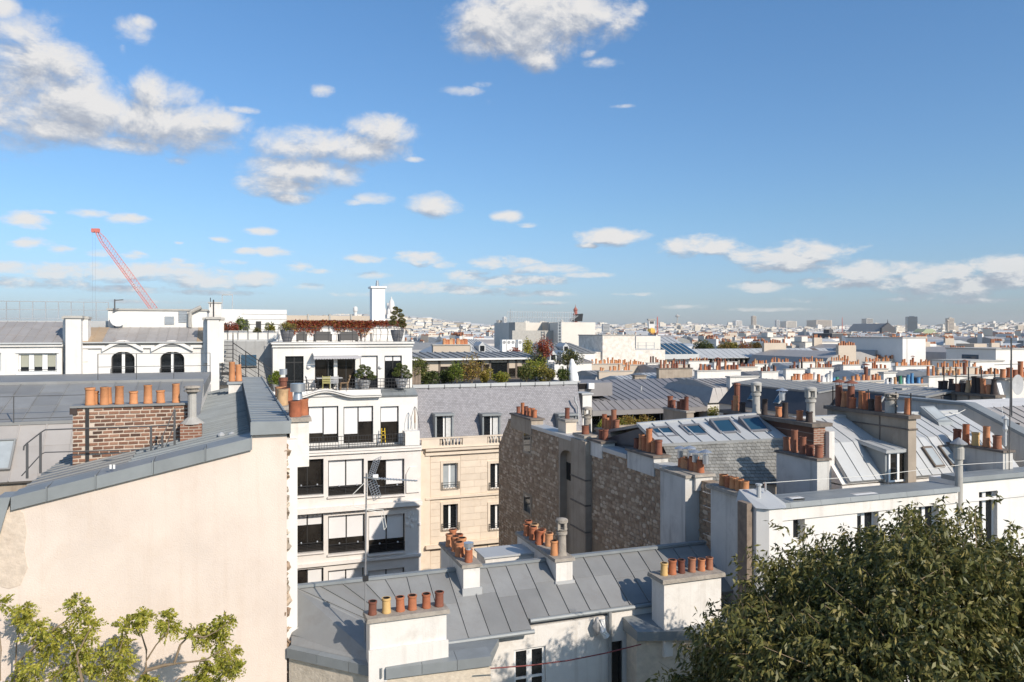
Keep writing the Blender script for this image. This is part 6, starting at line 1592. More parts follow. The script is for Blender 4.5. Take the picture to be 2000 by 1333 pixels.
    MB().hexa([(u0, 22.1, GZ), (u1, 20.5, GZ), (u1, 30, GZ), (u0, 30, GZ)], [(u0, 22.1, -5.02), (u1, 20.5, -5.02), (u1, 30, -5.02), (u0, 30, -5.02)]).part('wall', 'wall_tan', th)
    b = MB(); b.hexa([(u0, 22.05, -5.019), (u1, 20.4, -5.019), (u1, 30, -5.019), (u0, 30, -5.019)], [dn(bL, .12), dn(bR, .12), (u1, 28.6, -4.5), (u0, 28.6, -4.5)]); b.hexa([dn(bL, .2), dn(bR, .2), (u1, 28.5, -4.52), (u0, 28.5, -4.52)], [dn(rL, .2), dn(rR, .2), (u1, rR[1] + .4, rR[2] - .2), (u0, rL[1] + .4, rL[2] - .2)]); b.part('roof_body', 'slate_dark', th)
    slates(th, eL, eR, bR, bL, 28, 13, 'slate_old')
    lo = lambda q, a=0: (q[0] + a, q[1] - .06, q[2] + .02)
    zinc(th, lo(bL, -.2), lo(bR), rR, (rL[0] - .2, rL[1], rL[2]), 9, 1, 'zinc_light', .045, .04)
    MB().bar((rL[0] - .2, rL[1] + .1, rL[2] + .02), (rR[0], rR[1] + .1, rR[2] + .02), .22, .09).part('ridge_roll', 'zinc_light', th)
    zinc(th, (u1, 30, -4.3), (u0, 30, -4.4), (u0, rL[1] + .2, rL[2]), (u1, rR[1] + .2, rR[2]), 8, 1, 'zinc', .04, .04, name='back_roof')
    for k, sc in enumerate((.09, .345, .60, .85)):
        def S(s, t, h): q = bil(bL, bR, rR, rL, s, t); return (q[0], q[1] - h * .25, q[2] + h)
        w = .085; t0, t1 = .26, .74; h0 = .10 if k < 2 else .24; f = lambda t: .08 + (h0 - .08) * (t - t0) / (t1 - t0)
        def slab(b, s0, s1, a, c, lo_, hi): b.hexa([S(s0, a, lo_(a)), S(s1, a, lo_(a)), S(s1, c, lo_(c)), S(s0, c, lo_(c))], [S(s0, a, hi(a)), S(s1, a, hi(a)), S(s1, c, hi(c)), S(s0, c, hi(c))])
        z_ = lambda t: 0.0; b = MB(); e = .015
        slab(b, sc - w, sc - w + e, t0, t1, z_, f); slab(b, sc + w - e, sc + w, t0, t1, z_, f); slab(b, sc - w + e, sc + w - e, t0, t0 + .05, z_, f); slab(b, sc - w + e, sc + w - e, t1 - .06, t1, z_, f)
        o = b.part('roof_window', 'pot_grey', th); b = MB(); slab(b, sc - w + e * .9, sc + w - e * .9, t0 + .045, t1 - .055, z_, lambda t: f(t) - .03); b.part('pane', 'glass_blue', th, o)
party_wall_house()

# ------------------------------------------------------------------ white court facade and zinc mansards to its side
def court_facade():
    v = 17.5; th = Thing('white_court_house', 'white rendered house with a zinc edged parapet behind the big tree', 'house', (17, v, GZ))
    u0, u1 = hx(1482, v), hx(1868, v); zt = -4.72
    ops = [R(1674, 966, 1716, 1090, v), R(1794, 956, 1834, 1080, v), R(1549, 974, 1572, 1058, v)]
    wall(th, u0, u1, GZ, zt - .5, v, 18.7, ops, .28, 'white_render')
    for o in ops: window(th, *o, v + .25, 2 if o[1] - o[0] > .5 else 1, 'white_paint', 'glass', .05, [.35, 0] if o is ops[0] else None, mw=.12)
    MB().box(u0, u1, v - .06, v + .8, zt - .5, zt - .12).part('parapet', 'chimney_white', th)
    n = 7
    for k in range(n): a, c = u0 - .1 + (u1 - u0 + .1) * k / n, u0 - .1 + (u1 - u0 + .1) * (k + 1) / n; MB().box(a + .003, c - .003, v - .14, v + .95, zt - .14, zt, .0, .03).part('coping_sheet', 'zinc_blue', th)
    MB().box(u0, u1, v + .9, 22, -5.9, -5.5).part('flat_roof', 'zinc', th)
    # bay with a little zinc hat
    b0, b1 = hx(1482, v - .9), hx(1530, v - .9); zb = pv(1510, 985, v - .6)[2]
    MB().prism([(b0, v), (b0, v - .8), (b0 + .25, v - 1.0), (b1 - .1, v - 1.0), (b1 + .2, v - .6), (b1 + .25, v)], 'z', GZ, zb).part('bay', 'white_render', th)
    b = MB(); base = [(b0 - .05, v, zb), (b0 - .05, v - .85, zb), (b0 + .22, v - 1.08, zb), (b1 - .06, v - 1.08, zb), (b1 + .28, v - .65, zb), (b1 + .32, v, zb)]; top = [(b0 + .05, v, zb + .32), (b1 + .1, v, zb + .30)]
    b.quad(base[1], base[2], top[0]); b.quad(base[0], base[1], top[0]); b.quad(base[2], base[3], top[1], top[0]); b.quad(base[3], base[4], top[1]); b.quad(base[4], base[5], top[1]); b.quad(*base[::-1]); b.part('bay_roof', 'zinc_light', th)
    MB().lathe((b0 + .35, v - .45, zb + .1), [(.06, 0), (.06, .38), (.09, .40), (.09, .44)], 10).part('vent_pipe', 'zinc_light', th)
    MB().box(b0 - .22, b0 - .06, v - .7, v - .3, GZ, zb + .1).part('board', 'old_board', th)
    # second facade, set back a little
    w0, w1 = u1 + .35, 27.5; vv = v + .25; z2 = -4.55
    o = [R(1912, 960, 1948, 1080, vv), R(2040, 960, 2080, 1080, vv)]
    wall(th, w0, w1, GZ, z2 - .1, vv, 18.8, o, .25, 'white_render', 'side_wall')
    for q in o: window(th, *q, vv + .2, 2, 'white_paint', 'glass', .05, mw=.14)
    MB().box(w0, w1, vv - .12, vv + .6, z2 - .1, z2 + .05).part('coping', 'zinc_blue', th); MB().box(w0, w1, vv - .05, vv - .002, z2 - .75, z2 - .66).part('string_course', 'white_render', th); MB().box(u1, w0, v + .3, 18.7, GZ, zt - .3).part('recess', 'chimney_white', th)
    # steel flue with a cap
    c = (u1 + .16, v + .05, zt - 1.2); f = MB().lathe(c, [(.13, 0), (.13, .55), (.11, .56), (.11, 2.0), (.15, 2.02), (.15, 2.36), (.12, 2.38), (.12, 2.48)], 14).part('steel_flue', 'concrete', th)
    MB().lathe((c[0], c[1], c[2] + 2.48), [(.24, 0), (.24, .03), (.02, .2)], 14).part('flue_hat', 'lead_pipe', th, f)
    b = MB(); b.tube([pv(1490, 944, 17.2), pv(1700, 930, 17.3), pv(1880, 908, 17.4), pv(2010, 900, 17.5)], .008, 5); b.part('white_cable', 'cable_white', th)
    MB().bar(pv(1495, 960, 17.2), pv(1495, 942, 17.2), .04).part('cable_post', 'galvanised', th)
court_facade()

def mansard_row():
    th = Thing('zinc_mansard_house', 'pale zinc mansard house with a white dormer between tall chimney walls', 'house', (21, 20, GZ))
    bt, bk, rg = (19.5, -4.8), (20.5, -3.7), (22.0, -3.05)
    def seg(u0, u1, n, dark=None):
        zinc(th, (u0, *bt), (u1, *bt), (u1, *bk), (u0, *bk), n, 1, 'zinc_light', .035, .03, name='mansard_slope'); zinc(th, (u0, *bk), (u1, *bk), (u1, *rg), (u0, *rg), n, 1, 'zinc_light', .035, .03)
    seg(18.65, 20.82, 4); seg(21.24, 26.3, 11)
    MB().prism([(19.6, -4.9), (20.55, -3.85), (22, -3.15), (26, -4.2), (26, -4.9)], 'u', 18.45, 26.28).part('roof_body', 'chimney_white', th)
    MB().box(18.45, 26.28, 19.6, 26, GZ, -4.95).part('wall', 'chimney_white', th)
    MB().box(18.5, 26.3, 21.95, 22.2, -3.1, -2.98).part('ridge_roll', 'zinc_light', th)
    zinc(th, (26.3, 26, -4.1), (18.5, 26, -4.1), (18.5, 22.2, -3.03), (26.3, 22.2, -3.03), 12, 1, 'zinc', .035, .03, name='back_roof')
    # dormer
    d0, d1 = hx(1731, 19.5), hx(1767, 19.5); zb, zt = pv(1752, 928, 19.5)[2] - .2, pv(1752, 878, 19.5)[2]
    d = MB().hexa([(d0 - .1, 19.45, zb), (d1 + .06, 19.45, zb), (d1 + .06, 21.3, zb), (d0 - .1, 21.3, zb)], [(d0 - .1, 19.45, zt), (d1 + .06, 19.45, zt), (d1 + .06, 21.3, zt), (d0 - .1, 21.3, zt)]).part('dormer', 'zinc_blue', th)
    zinc(th, (d0 - .2, 19.3, zt + .02), (d1 + .08, 19.3, zt + .02), (d1 + .08, 21.3, zt + .3), (d0 - .2, 21.3, zt + .3), 3, 1, 'zinc_light', .03, .03, name='dormer_roof')
    window(th, d0, d1, zb, zt - .06, 19.44, 2, 'white_paint', 'glass_warm', .06, mw=.09)
    # roof windows on the lower slope
    for px in (1818, 1850):
        c = pv(px, 905, 20.0)[0]; w = .22
        def S(t, h): z = lerp3((0, *bt), (0, *bk), t); return (z[1] - h * .7, z[2] + h * .7)
        b = MB(); b.hexa([(c - w, *S(.15, 0)), (c + w, *S(.15, 0)), (c + w, *S(.72, 0)), (c - w, *S(.72, 0))], [(c - w, *S(.15, .09)), (c + w, *S(.15, .09)), (c + w, *S(.72, .09)), (c - w, *S(.72, .09))]); o = b.part('roof_window', 'bronze_frame', th)
        b = MB(); b.hexa([(c - w + .05, *S(.2, .05)), (c + w - .05, *S(.2, .05)), (c + w - .05, *S(.66, .05)), (c - w + .05, *S(.66, .05))], [(c - w + .05, *S(.2, .10)), (c + w - .05, *S(.2, .10)), (c + w - .05, *S(.66, .10)), (c - w + .05, *S(.66, .10))]); b.part('pane', 'glass_pale', th, o)
    c = pv(1826, 822, 21.6)[0]; o = MB().hexa([(c - .35, 21.1, -3.45), (c + .35, 21.1, -3.45), (c + .35, 22.0, -3.05), (c - .35, 22.0, -3.05)], [(c - .35, 21.15, -3.30), (c + .35, 21.15, -3.30), (c + .35, 21.95, -2.78), (c - .35, 21.95, -2.78)]).part('roof_window', 'zinc_blue', th)
    MB().hexa([(c - .27, 21.25, -3.30), (c + .27, 21.25, -3.30), (c + .27, 21.88, -2.9), (c - .27, 21.88, -2.9)], [(c - .27, 21.22, -3.24), (c + .27, 21.22, -3.24), (c + .27, 21.85, -2.82), (c - .27, 21.85, -2.82)]).part('pane', 'glass_pale', th, o)
    # brick chimney wall
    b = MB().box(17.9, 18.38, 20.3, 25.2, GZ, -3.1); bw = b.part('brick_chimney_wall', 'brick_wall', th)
    MB().box(17.905, 18.38, 20.27, 20.299, -6, -3.1).part('brick_end', 'brick_wall_front', th, bw); MB().box(18.385, 18.6, 20.1, 22, -6, -3.25).part('rendered_end', 'chimney_white', th, bw)
    MB().box(17.78, 18.62, 20.2, 25.3, -3.1, -2.98).part('chimney_cap', 'dark_cap', th, bw)
    kinds = ('tall', 'plain', 'tall'); k = 0
    MB().box(17.95, 18.4, 25.31, 30.5, GZ, -4.3).part('low_party_wall', 'grey_render', th); MB().box(17.88, 18.48, 25.31, 30.55, -4.3, -4.22).part('low_wall_coping', 'zinc', th)
    for v in (20.65, 21.2, 22.0, 22.4, 23.1, 24.2, 24.55, 24.95):
        pot(th, bw, (18.1 + RNG.uniform(-.12, .15), v, -2.98), RNG.choice(kinds), RNG.choice(('terracotta_dark', 'soot_pot', 'terracotta', 'terracotta_dark')), 1.05, RNG.uniform(.7, 1.0))
    for v in (20.75, 23.6): cowl(th, bw, (18.2, v, -2.98), .14, 1.15, 'concrete', 'lantern')
    MB().lathe((18.2, 24.75, -2.98), [(.11, 0), (.11, .95), (.14, .97), (.11, 1.05)], 10).part('flue_pipe', 'rust_metal', th, bw)
    cowl(th, bw, (18.3, 22.3, -2.4), .1, .25, 'galvanised', 'hat')
    # zinc flashing beside brick wall, concrete chimney wall
    cw = MB().box(20.85, 21.2, 19.25, 22.9, GZ, -2.84).part('concrete_chimney_wall', 'brown_render', th)
    b = MB(); b.box(20.82, 21.23, 19.2, 22.95, -3.2, -3.16); b.box(20.83, 20.849, 20.4, 20.44, -6, -2.84); b.part('wall_joint', 'dark_cap', th, cw)
    MB().box(20.76, 21.29, 19.15, 23.0, -2.84, -2.72).part('chimney_cap', 'dark_cap', th, cw)
    for v, k, m, s, h in ((19.5, 'tall', 'terracotta', 1.1, .8), (20.1, 'wide', 'concrete', 1.15, .9), (20.6, 'tall', 'terracotta_dark', 1.1, .8), (20.9, 'plain', 'soot_pot', 1.1, 1), (21.2, 'tall', 'terracotta', 1.15, .85), (21.5, 'tall', 'terracotta', 1.15, .9), (21.75, 'plain', 'terracotta', 1.1, 1), (22.0, 'tall', 'terracotta_dark', 1.2, .8), (22.3, 'taper', 'terracotta', 1.1, .9), (22.6, 'tall', 'terracotta', 1.0, .9)):
        pot(th, cw, (21.02 + RNG.uniform(-.1, .1), v, -2.72), k, m, s, h)
    for v in (21.9, 22.5): cowl(th, cw, (21.02, v, -2.72), .12, .78, 'rust_metal', 'hat')
    cowl(th, cw, (21.02, 20.1, -2.5), .16, .45, 'cap_stone', 'lantern')
    b = MB()
    for v in (19.3, 19.9, 21.1, 22.8): b.bar((21.02, v, -2.72), (21.02, v, -2.0), .03)
    b.part('guy_post', 'iron', th, cw)
    # small dark chimneys in front
    c = chimney(th, 16.6, 17.05, 18.65, 20.5, GZ, -3.88, 'grey_render', 'dark_cap', .06, .07); pot_row(th, c, (16.82, 20.4, -3.81), (16.82, 18.7, -3.81), 5, ('tall', 'plain'), ('terracotta_dark', 'terracotta'), 1.1, .2, .2)
    c = chimney(th, 23.8, 24.25, 18.2, 20.4, GZ, -3.95, 'grey_render', 'dark_cap', .06, .07); pot_row(th, c, (24.0, 20.3, -3.88), (24.0, 18.4, -3.88), 5, ('plain', 'tall', 'plain', 'tall', 'plain'), ('terracotta_dark', 'terracotta', 'yellow_pot', 'terracotta', 'terracotta_dark'), 1.2, .1, .1)
    MB().tube([(23.95, 18.1, -5.2), (23.95, 18.1, -3.9), (24.0, 18.1, -2.0), (24.02, 18.1, -.9)], .018, 6).part('aerial_mast', 'steel_rail', th, c)
    # neighbouring sloped roof behind grey parapet
    th2 = Thing('grey_parapet_house', 'zinc roofed house behind a grey sloping parapet with wires', 'house', (30, 21, GZ))
    MB().prism([(19.6, GZ), (19.6, -3.85), (22.2, -2.85), (26, -2.85), (26, GZ)], 'u', 26.9, 27.3).part('parapet', 'grey_render', th2)
    MB().prism([(19.55, -3.85), (22.15, -2.85), (26, -2.85), (26, -2.75), (22.1, -2.74), (19.5, -3.74)], 'u', 26.82, 27.4).part('coping', 'zinc_blue', th2)
    MB().prism([(19.7, GZ), (19.7, -4.2), (22.2, -3.1), (26, -3.1), (26, GZ)], 'u', 27.31, 36).part('wall', 'chimney_white', th2)
    zinc(th2, (27.4, 19.6, -4.05), (36, 19.6, -4.05), (36, 22.2, -2.98), (27.4, 22.2, -2.98), 16, 1, 'zinc_warm', .04, .03)
    c = chimney(th2, 27.6, 28.0, 19.2, 21.0, -6, -3.85, 'grey_render', 'dark_cap'); pot_row(th2, c, (27.8, 20.9, -3.75), (27.8, 19.3, -3.75), 4, ('plain', 'tall'), ('terracotta_dark', 'soot_pot'), 1.1)
    MB().lathe((25.6, 19.5, -4.0), [(.05, 0), (.05, .5), (.09, .6), (.05, .75), (.05, .95), (.12, .97), (.02, 1.08)], 10).part('zinc_vent', 'zinc_light', th2)
    b = MB(); m = Vector(pY(1908, 900, 27)); mt = Vector(pY(1975, 660, 30)); base = Vector(pY(1976, 870, 30)); b.tube([base, mt], .028, 6)
    for f, L in ((.75, .9), (.62, .5), (.9, .5), (.97, .7)): z = base.lerp(mt, f); b.bar((z.x - L, z.y, z.z), (z.x + L, z.y + .3, z.z), .022)
    b.part('aerial', 'steel_rail', th2)
    b = MB(); a = Vector(pY(1890, 790, 31)); c2 = Vector(pY(1745, 850, 27)); 
    b.tube([pY(1845, 812, 28), pY(1870, 808, 29), pY(1897, 795, 30.5)], .014, 5); b.tube([pY(1935, 800, 30), pY(1968, 850, 28)], .01, 4); b.tube([pY(1955, 790, 30), pY(1965, 845, 28)], .01, 4); b.part('wire', 'cable_white', th2)
mansard_row()

# ------------------------------------------------------------------ long grey metal roof with planted gallery
def metal_roof_hall():
    v = 52; th = Thing('metal_roof_hall', 'wide hall with a low brown grey seamed metal roof and planted gallery', 'building', (25, v, GZ))
    u0, u1 = hx(1156, v), hx(1500, v); zf0, zf1 = pv(1320, 806, v)[2], pv(1320, 797, v)[2]
    MB().box(u0, u1, v + 1.2, 66, GZ, zf0).part('wall', 'dark_frame', th)
    MB().box(u0, u1, v - .1, v + 1.3, zf0, zf1).part('fascia', 'zinc_brown', th)
    z2 = pv(1320, 779, v + 1.3)[2]; z3 = pv(1320, 739, 65)[2]; ut = hx(1430, 65)
    zinc(th, (u0, v - .1, zf1 + .01), (u1, v - .1, zf1 + .01), (u1 - .8, v + 1.3, z2), (u0, v + 1.3, z2), 24, 1, 'zinc_brown', .05, .04, name='eave_slope')
    zinc(th, (u0 - 2.5, v + 1.3, z2), (u1 - .8, v + 1.3, z2), (ut, 65, z3), (u0 - 2.5, 65, z3), 30, 1, 'zinc_brown', .06, .05)
    MB().hexa([(u1 - .02, v - .1, zf0), (u1, v - .1, zf0), (ut + .3, 65, zf0), (ut - .1, 65, zf0)], [(u1 - .02, v - .1, zf1), (u1, v - .1, zf1), (ut + .3, 65, z3 - .1), (ut - .1, 65, z3 - .1)]).part('end_wall', 'pale_concrete', th)
    n = 12
    for k in range(n): a = u0 + (u1 - u0) * k / n; window(th, a + .1, a + (u1 - u0) / n - .1, zf0 - 1.6, zf0 - .1, v + 1.15, 1, 'galvanised', 'glass_pale' if k in (8, 9) else 'glass', .06)
    MB().box(u0, u1, v - 1.9, v - 1.6, GZ, pv(1320, 826, v - 1.7)[2]).part('gallery_parapet', 'brown_render', th)
    for px, py in ((1252, 757), (1368, 755)): c = pv(px, py + 8, 58); MB().lathe((c[0], 58, c[2] - .1), [(.12, 0), (.07, .1), (.07, .5), (.12, .52), (.12, .58)], 10).part('vent_pipe', 'zinc_light', th)
    h = R(1131, 748, 1196, 764, 54); hut = MB().box(h[0], h[1], 54, 58, h[2] - .4, h[3]).part('plant_hut', 'zinc_brown', th)
    q = R(1131, 750, 1147, 760, 53.9); MB().box(q[0], q[1], 53.93, 53.998, q[2], q[3]).part('opening_shade', 'soot_and_shade', th, hut); q = R(1150, 749, 1161, 760, 53.6); MB().box(q[0], q[1], 53.6, 53.99, q[2], q[3]).part('fan_unit', 'white_paint', th, hut)  # black sheet on the hut front paints the shade inside its opening
    for k, (px, r, h, ms, lab) in enumerate(((1172, .7, 1.1, ['leaf_bright', 'leaf_lime'], 'lime bush nearest the white flue wall'), (1192, .9, 1.0, ['leaf_yellow', 'leaf_green'], 'yellowing bush next to the lime bush under the metal roof'), (1222, 1.0, 1.25, ['leaf_orange', 'leaf_yellow'], 'rusty bush in the middle of the planted gallery'),
                                         (1248, .9, 1.1, ['leaf_yellow', 'leaf_orange'], 'golden bush in the planted gallery'), (1302, .8, 1.1, ['leaf_orange', 'leaf_yellow'], 'orange bush before the pale gallery glass'), (1382, .55, 1.5, ['leaf_lime', 'leaf_yellow'], 'tall thin lime bush past the brown chimney'), (1400, .8, 1.1, ['leaf_yellow'], 'yellow bush past the brown chimney'), (1432, .7, 1.0, ['leaf_yellow', 'leaf_green'], 'small yellow green bush at the gallery end'), (1488, .5, 1.0, ['leaf_yellow'], 'pale yellow bush beyond the gallery end'))):
        c = pv(px, 826, v - .1); bush('gallery_bush', lab, 'shrub', (c[0], v - .9, zf0 - 1.35), r * 1.1, h * 1.3, 1300, .13, ms, seed=70 + k, trunk_h=.1)
    t2 = Thing('white_flue_wall', 'tall white flue wall beside the slate mansard', 'wall', (24, 50, GZ)); q = R(1138, 771, 1156, 830, 50); MB().box(q[0], q[1], 50, 51.5, GZ, q[3]).part('wall', 'white_render', t2); MB().box(q[0] - .1, q[1] + .1, 49.9, 51.6, q[3], q[3] + .1).part('cap', 'zinc_light', t2)
    # brown chimney standing between gallery and pale zinc roof
    t3 = Thing('brown_chimney', 'brown chimney stack with five dark pots in front of the gallery', 'chimney', (18, 37, GZ)); q = R(1355, 806, 1368, 826, 36); c = chimney(t3, q[0] - .45, q[0], 36, 38.4, GZ, q[3], 'brown_render', 'cap_stone'); pot_row(t3, c, (q[0] - .22, 38.3, q[3] + .1), (q[0] - .22, 36.1, q[3] + .1), 5, ('tall', 'plain'), ('terracotta_dark',), 1.35, .2, .3)
metal_roof_hall()

# ------------------------------------------------------------------ chimney field: party walls in rows, each on its own house
FIELD = [  # px0, px1, py_top, py_bottom, depth, pots, pot materials, wall material
 (1287,1352,721,742,78,9,'d','brown'),(1362,1447,725,752,72,14,'r','white'),(1426,1481,737,757,62,0,'','white'),(1548,1600,745,776,53,10,'m','white'),
 (1601,1660,749,782,50,10,'g','white'),(1666,1727,746,762,54,9,'o','cream'),(1726,1750,729,762,62,0,'','white'),(1647,1681,714,729,96,8,'o','white'),
 (1750,1822,716,735,92,20,'o','white'),(1734,1812,753,768,52,9,'g','cream'),(1762,1813,761,800,44,0,'','white'),(1814,1962,735,772,60,16,'o','white'),
 (1833,1913,719,732,88,14,'o','tan'),(1959,2040,738,775,58,8,'o','white'),(1488,1520,727,738,86,8,'d','white'),(1535,1572,722,736,90,8,'d','white'),
 (1583,1628,720,733,92,9,'r','white'),(1440,1480,718,732,94,8,'r','cream'),(1562,1610,708,718,112,12,'o','white'),(1625,1660,706,716,118,10,'o','white'),
 (1690,1740,708,720,108,12,'o','white'),(1700,1735,722,735,84,8,'r','cream'),(1265,1290,710,722,104,5,'d','white'),(1290,1345,713,723,100,10,'r','tan'),
 (1150,1215,712,722,100,14,'o','tan'),(1170,1235,726,736,84,12,'o','tan'),(1205,1260,714,722,104,14,'o','tan'),(1395,1440,708,718,116,9,'d','white'),
 (1470,1500,712,722,110,7,'r','white'),(1505,1545,709,718,116,9,'o','white'),(1345,1385,706,716,118,8,'r','white'),(1845,1880,733,742,76,6,'y','tan'),
 (1915,1955,736,748,70,8,'r','cream'),(1240,1262,735,748,74,0,'','brown')]
def chimney_field():
    mats = {'o': ('terracotta', 'terracotta_orange'), 'd': ('terracotta_dark', 'soot_pot', 'terracotta_dark'), 'r': ('terracotta', 'terracotta_dark'), 'm': ('terracotta', 'terracotta', 'white_pot', 'terracotta_orange'), 'g': ('white_pot', 'green_pot', 'blue_pot', 'terracotta', 'white_pot'), 'y': ('yellow_pot', 'terracotta')}
    wm = {'white': 'chimney_white', 'cream': 'wall_cream', 'tan': 'wall_tan', 'brown': 'brown_render'}
    ptxt = {'o': 'orange pots', 'd': 'dark sooty pots', 'r': 'brown red pots', 'm': 'mixed pale pots', 'g': 'green and blue pots', 'y': 'yellowish pots', '': 'no pots'}
    seen = {}; rs = random.Random(21)
    for k, (p0, p1, yt, yb, Y, n, pm, w) in enumerate(FIELD):
        v = pY((p0 + p1) / 2, yt, Y)[1]; u0, u1, z0, z1 = R(p0, yt, p1, yb, v); L = u1 - u0
        roof = ('zinc_light', 'zinc', 'zinc_warm')[k % 3]; rn = ('pale zinc', 'grey zinc', 'brownish zinc')[k % 3]
        size = 'long' if L > 3.6 else 'short'
        ends = ('by the dark mansards', 'past the mansards', 'amid the chimney rows', 'by the long gallery')[0 if Y < 56 else 1 if Y < 75 else 2 if Y < 100 else 3]
        lab = f'{size} {w} chimney wall with {ptxt[pm]} on {rn} house {ends}'.replace('green and blue', 'coloured')
        g = f'{size} {w} chimney walls, {ptxt[pm]}, {rn} roofs, {ends}'
        th = Thing('chimney_wall_house', lab, 'house', ((u0 + u1) / 2, v, GZ), g)
        a, c = u0 - rs.uniform(.8, 2.2), u1 + rs.uniform(.3, 1.6); d = rs.uniform(6, 9); ze = z0 - rs.uniform(.9, 1.6)
        MB().box(a + .02, c - .02, v + .05, v + d, GZ, ze).part('wall', wm[w] if w != 'brown' else 'wall_tan', th)
        b = MB(); b.hexa([(a, v - .2, ze), (c, v - .2, ze), (c, v + d + .2, ze), (a, v + d + .2, ze)], [(a + .7, v + .3, z0), (c - .2, v + .3, z0), (c - .2, v + d - .6, z0), (a + .7, v + d - .6, z0)])
        b.hexa([(a + .7, v + .3, z0), (c - .2, v + .3, z0), (c - .2, v + d - .6, z0), (a + .7, v + d - .6, z0)], [(a + .8, v + d * .45, z0 + .5), (c - .3, v + d * .45, z0 + .5), (c - .3, v + d * .55, z0 + .5), (a + .8, v + d * .55, z0 + .5)])
        rf = b.part('roof', roof, th); b = MB(); m_ = max(3, int((c - a) / .7))
        for i in range(m_):
            x = a + .9 + (c - a - 1.3) * i / m_; b.bar((x, v + .3, z0 + .03), (x, v + d * .45, z0 + .53), .05); b.bar((x, v - .15, ze + .05), (x, v + .3, z0 + .03), .05)
        b.part('roof_seams', roof, th, rf, kind='stuff')
        st = chimney(th, u0, u1, v, v + .5, ze, z1, wm[w], 'concrete' if w != 'brown' else 'dark_cap', .08, .09)
        if n: pot_row(th, st, (u0 + .1, v + .25, z1 + .09), (u1 - .1, v + .25, z1 + .09), n, ('plain', 'tall', 'plain'), mats[pm], 1.0 if Y < 70 else 1.15, .35, .25, skip={i for i in range(n) if rs.random() < .12})
        if k in (5, 11, 1, 8): cowl(th, st, ((u0 + u1) / 2, v + .25, z1 + .09), .13, .95, 'rust_metal', 'hat')
        if k == 6: q = R(1732, 738, 1741, 757, v); MB().box(q[0], q[1], v - .04, v - .003, q[2], q[3]).part('window', 'glass', th)
chimney_field()

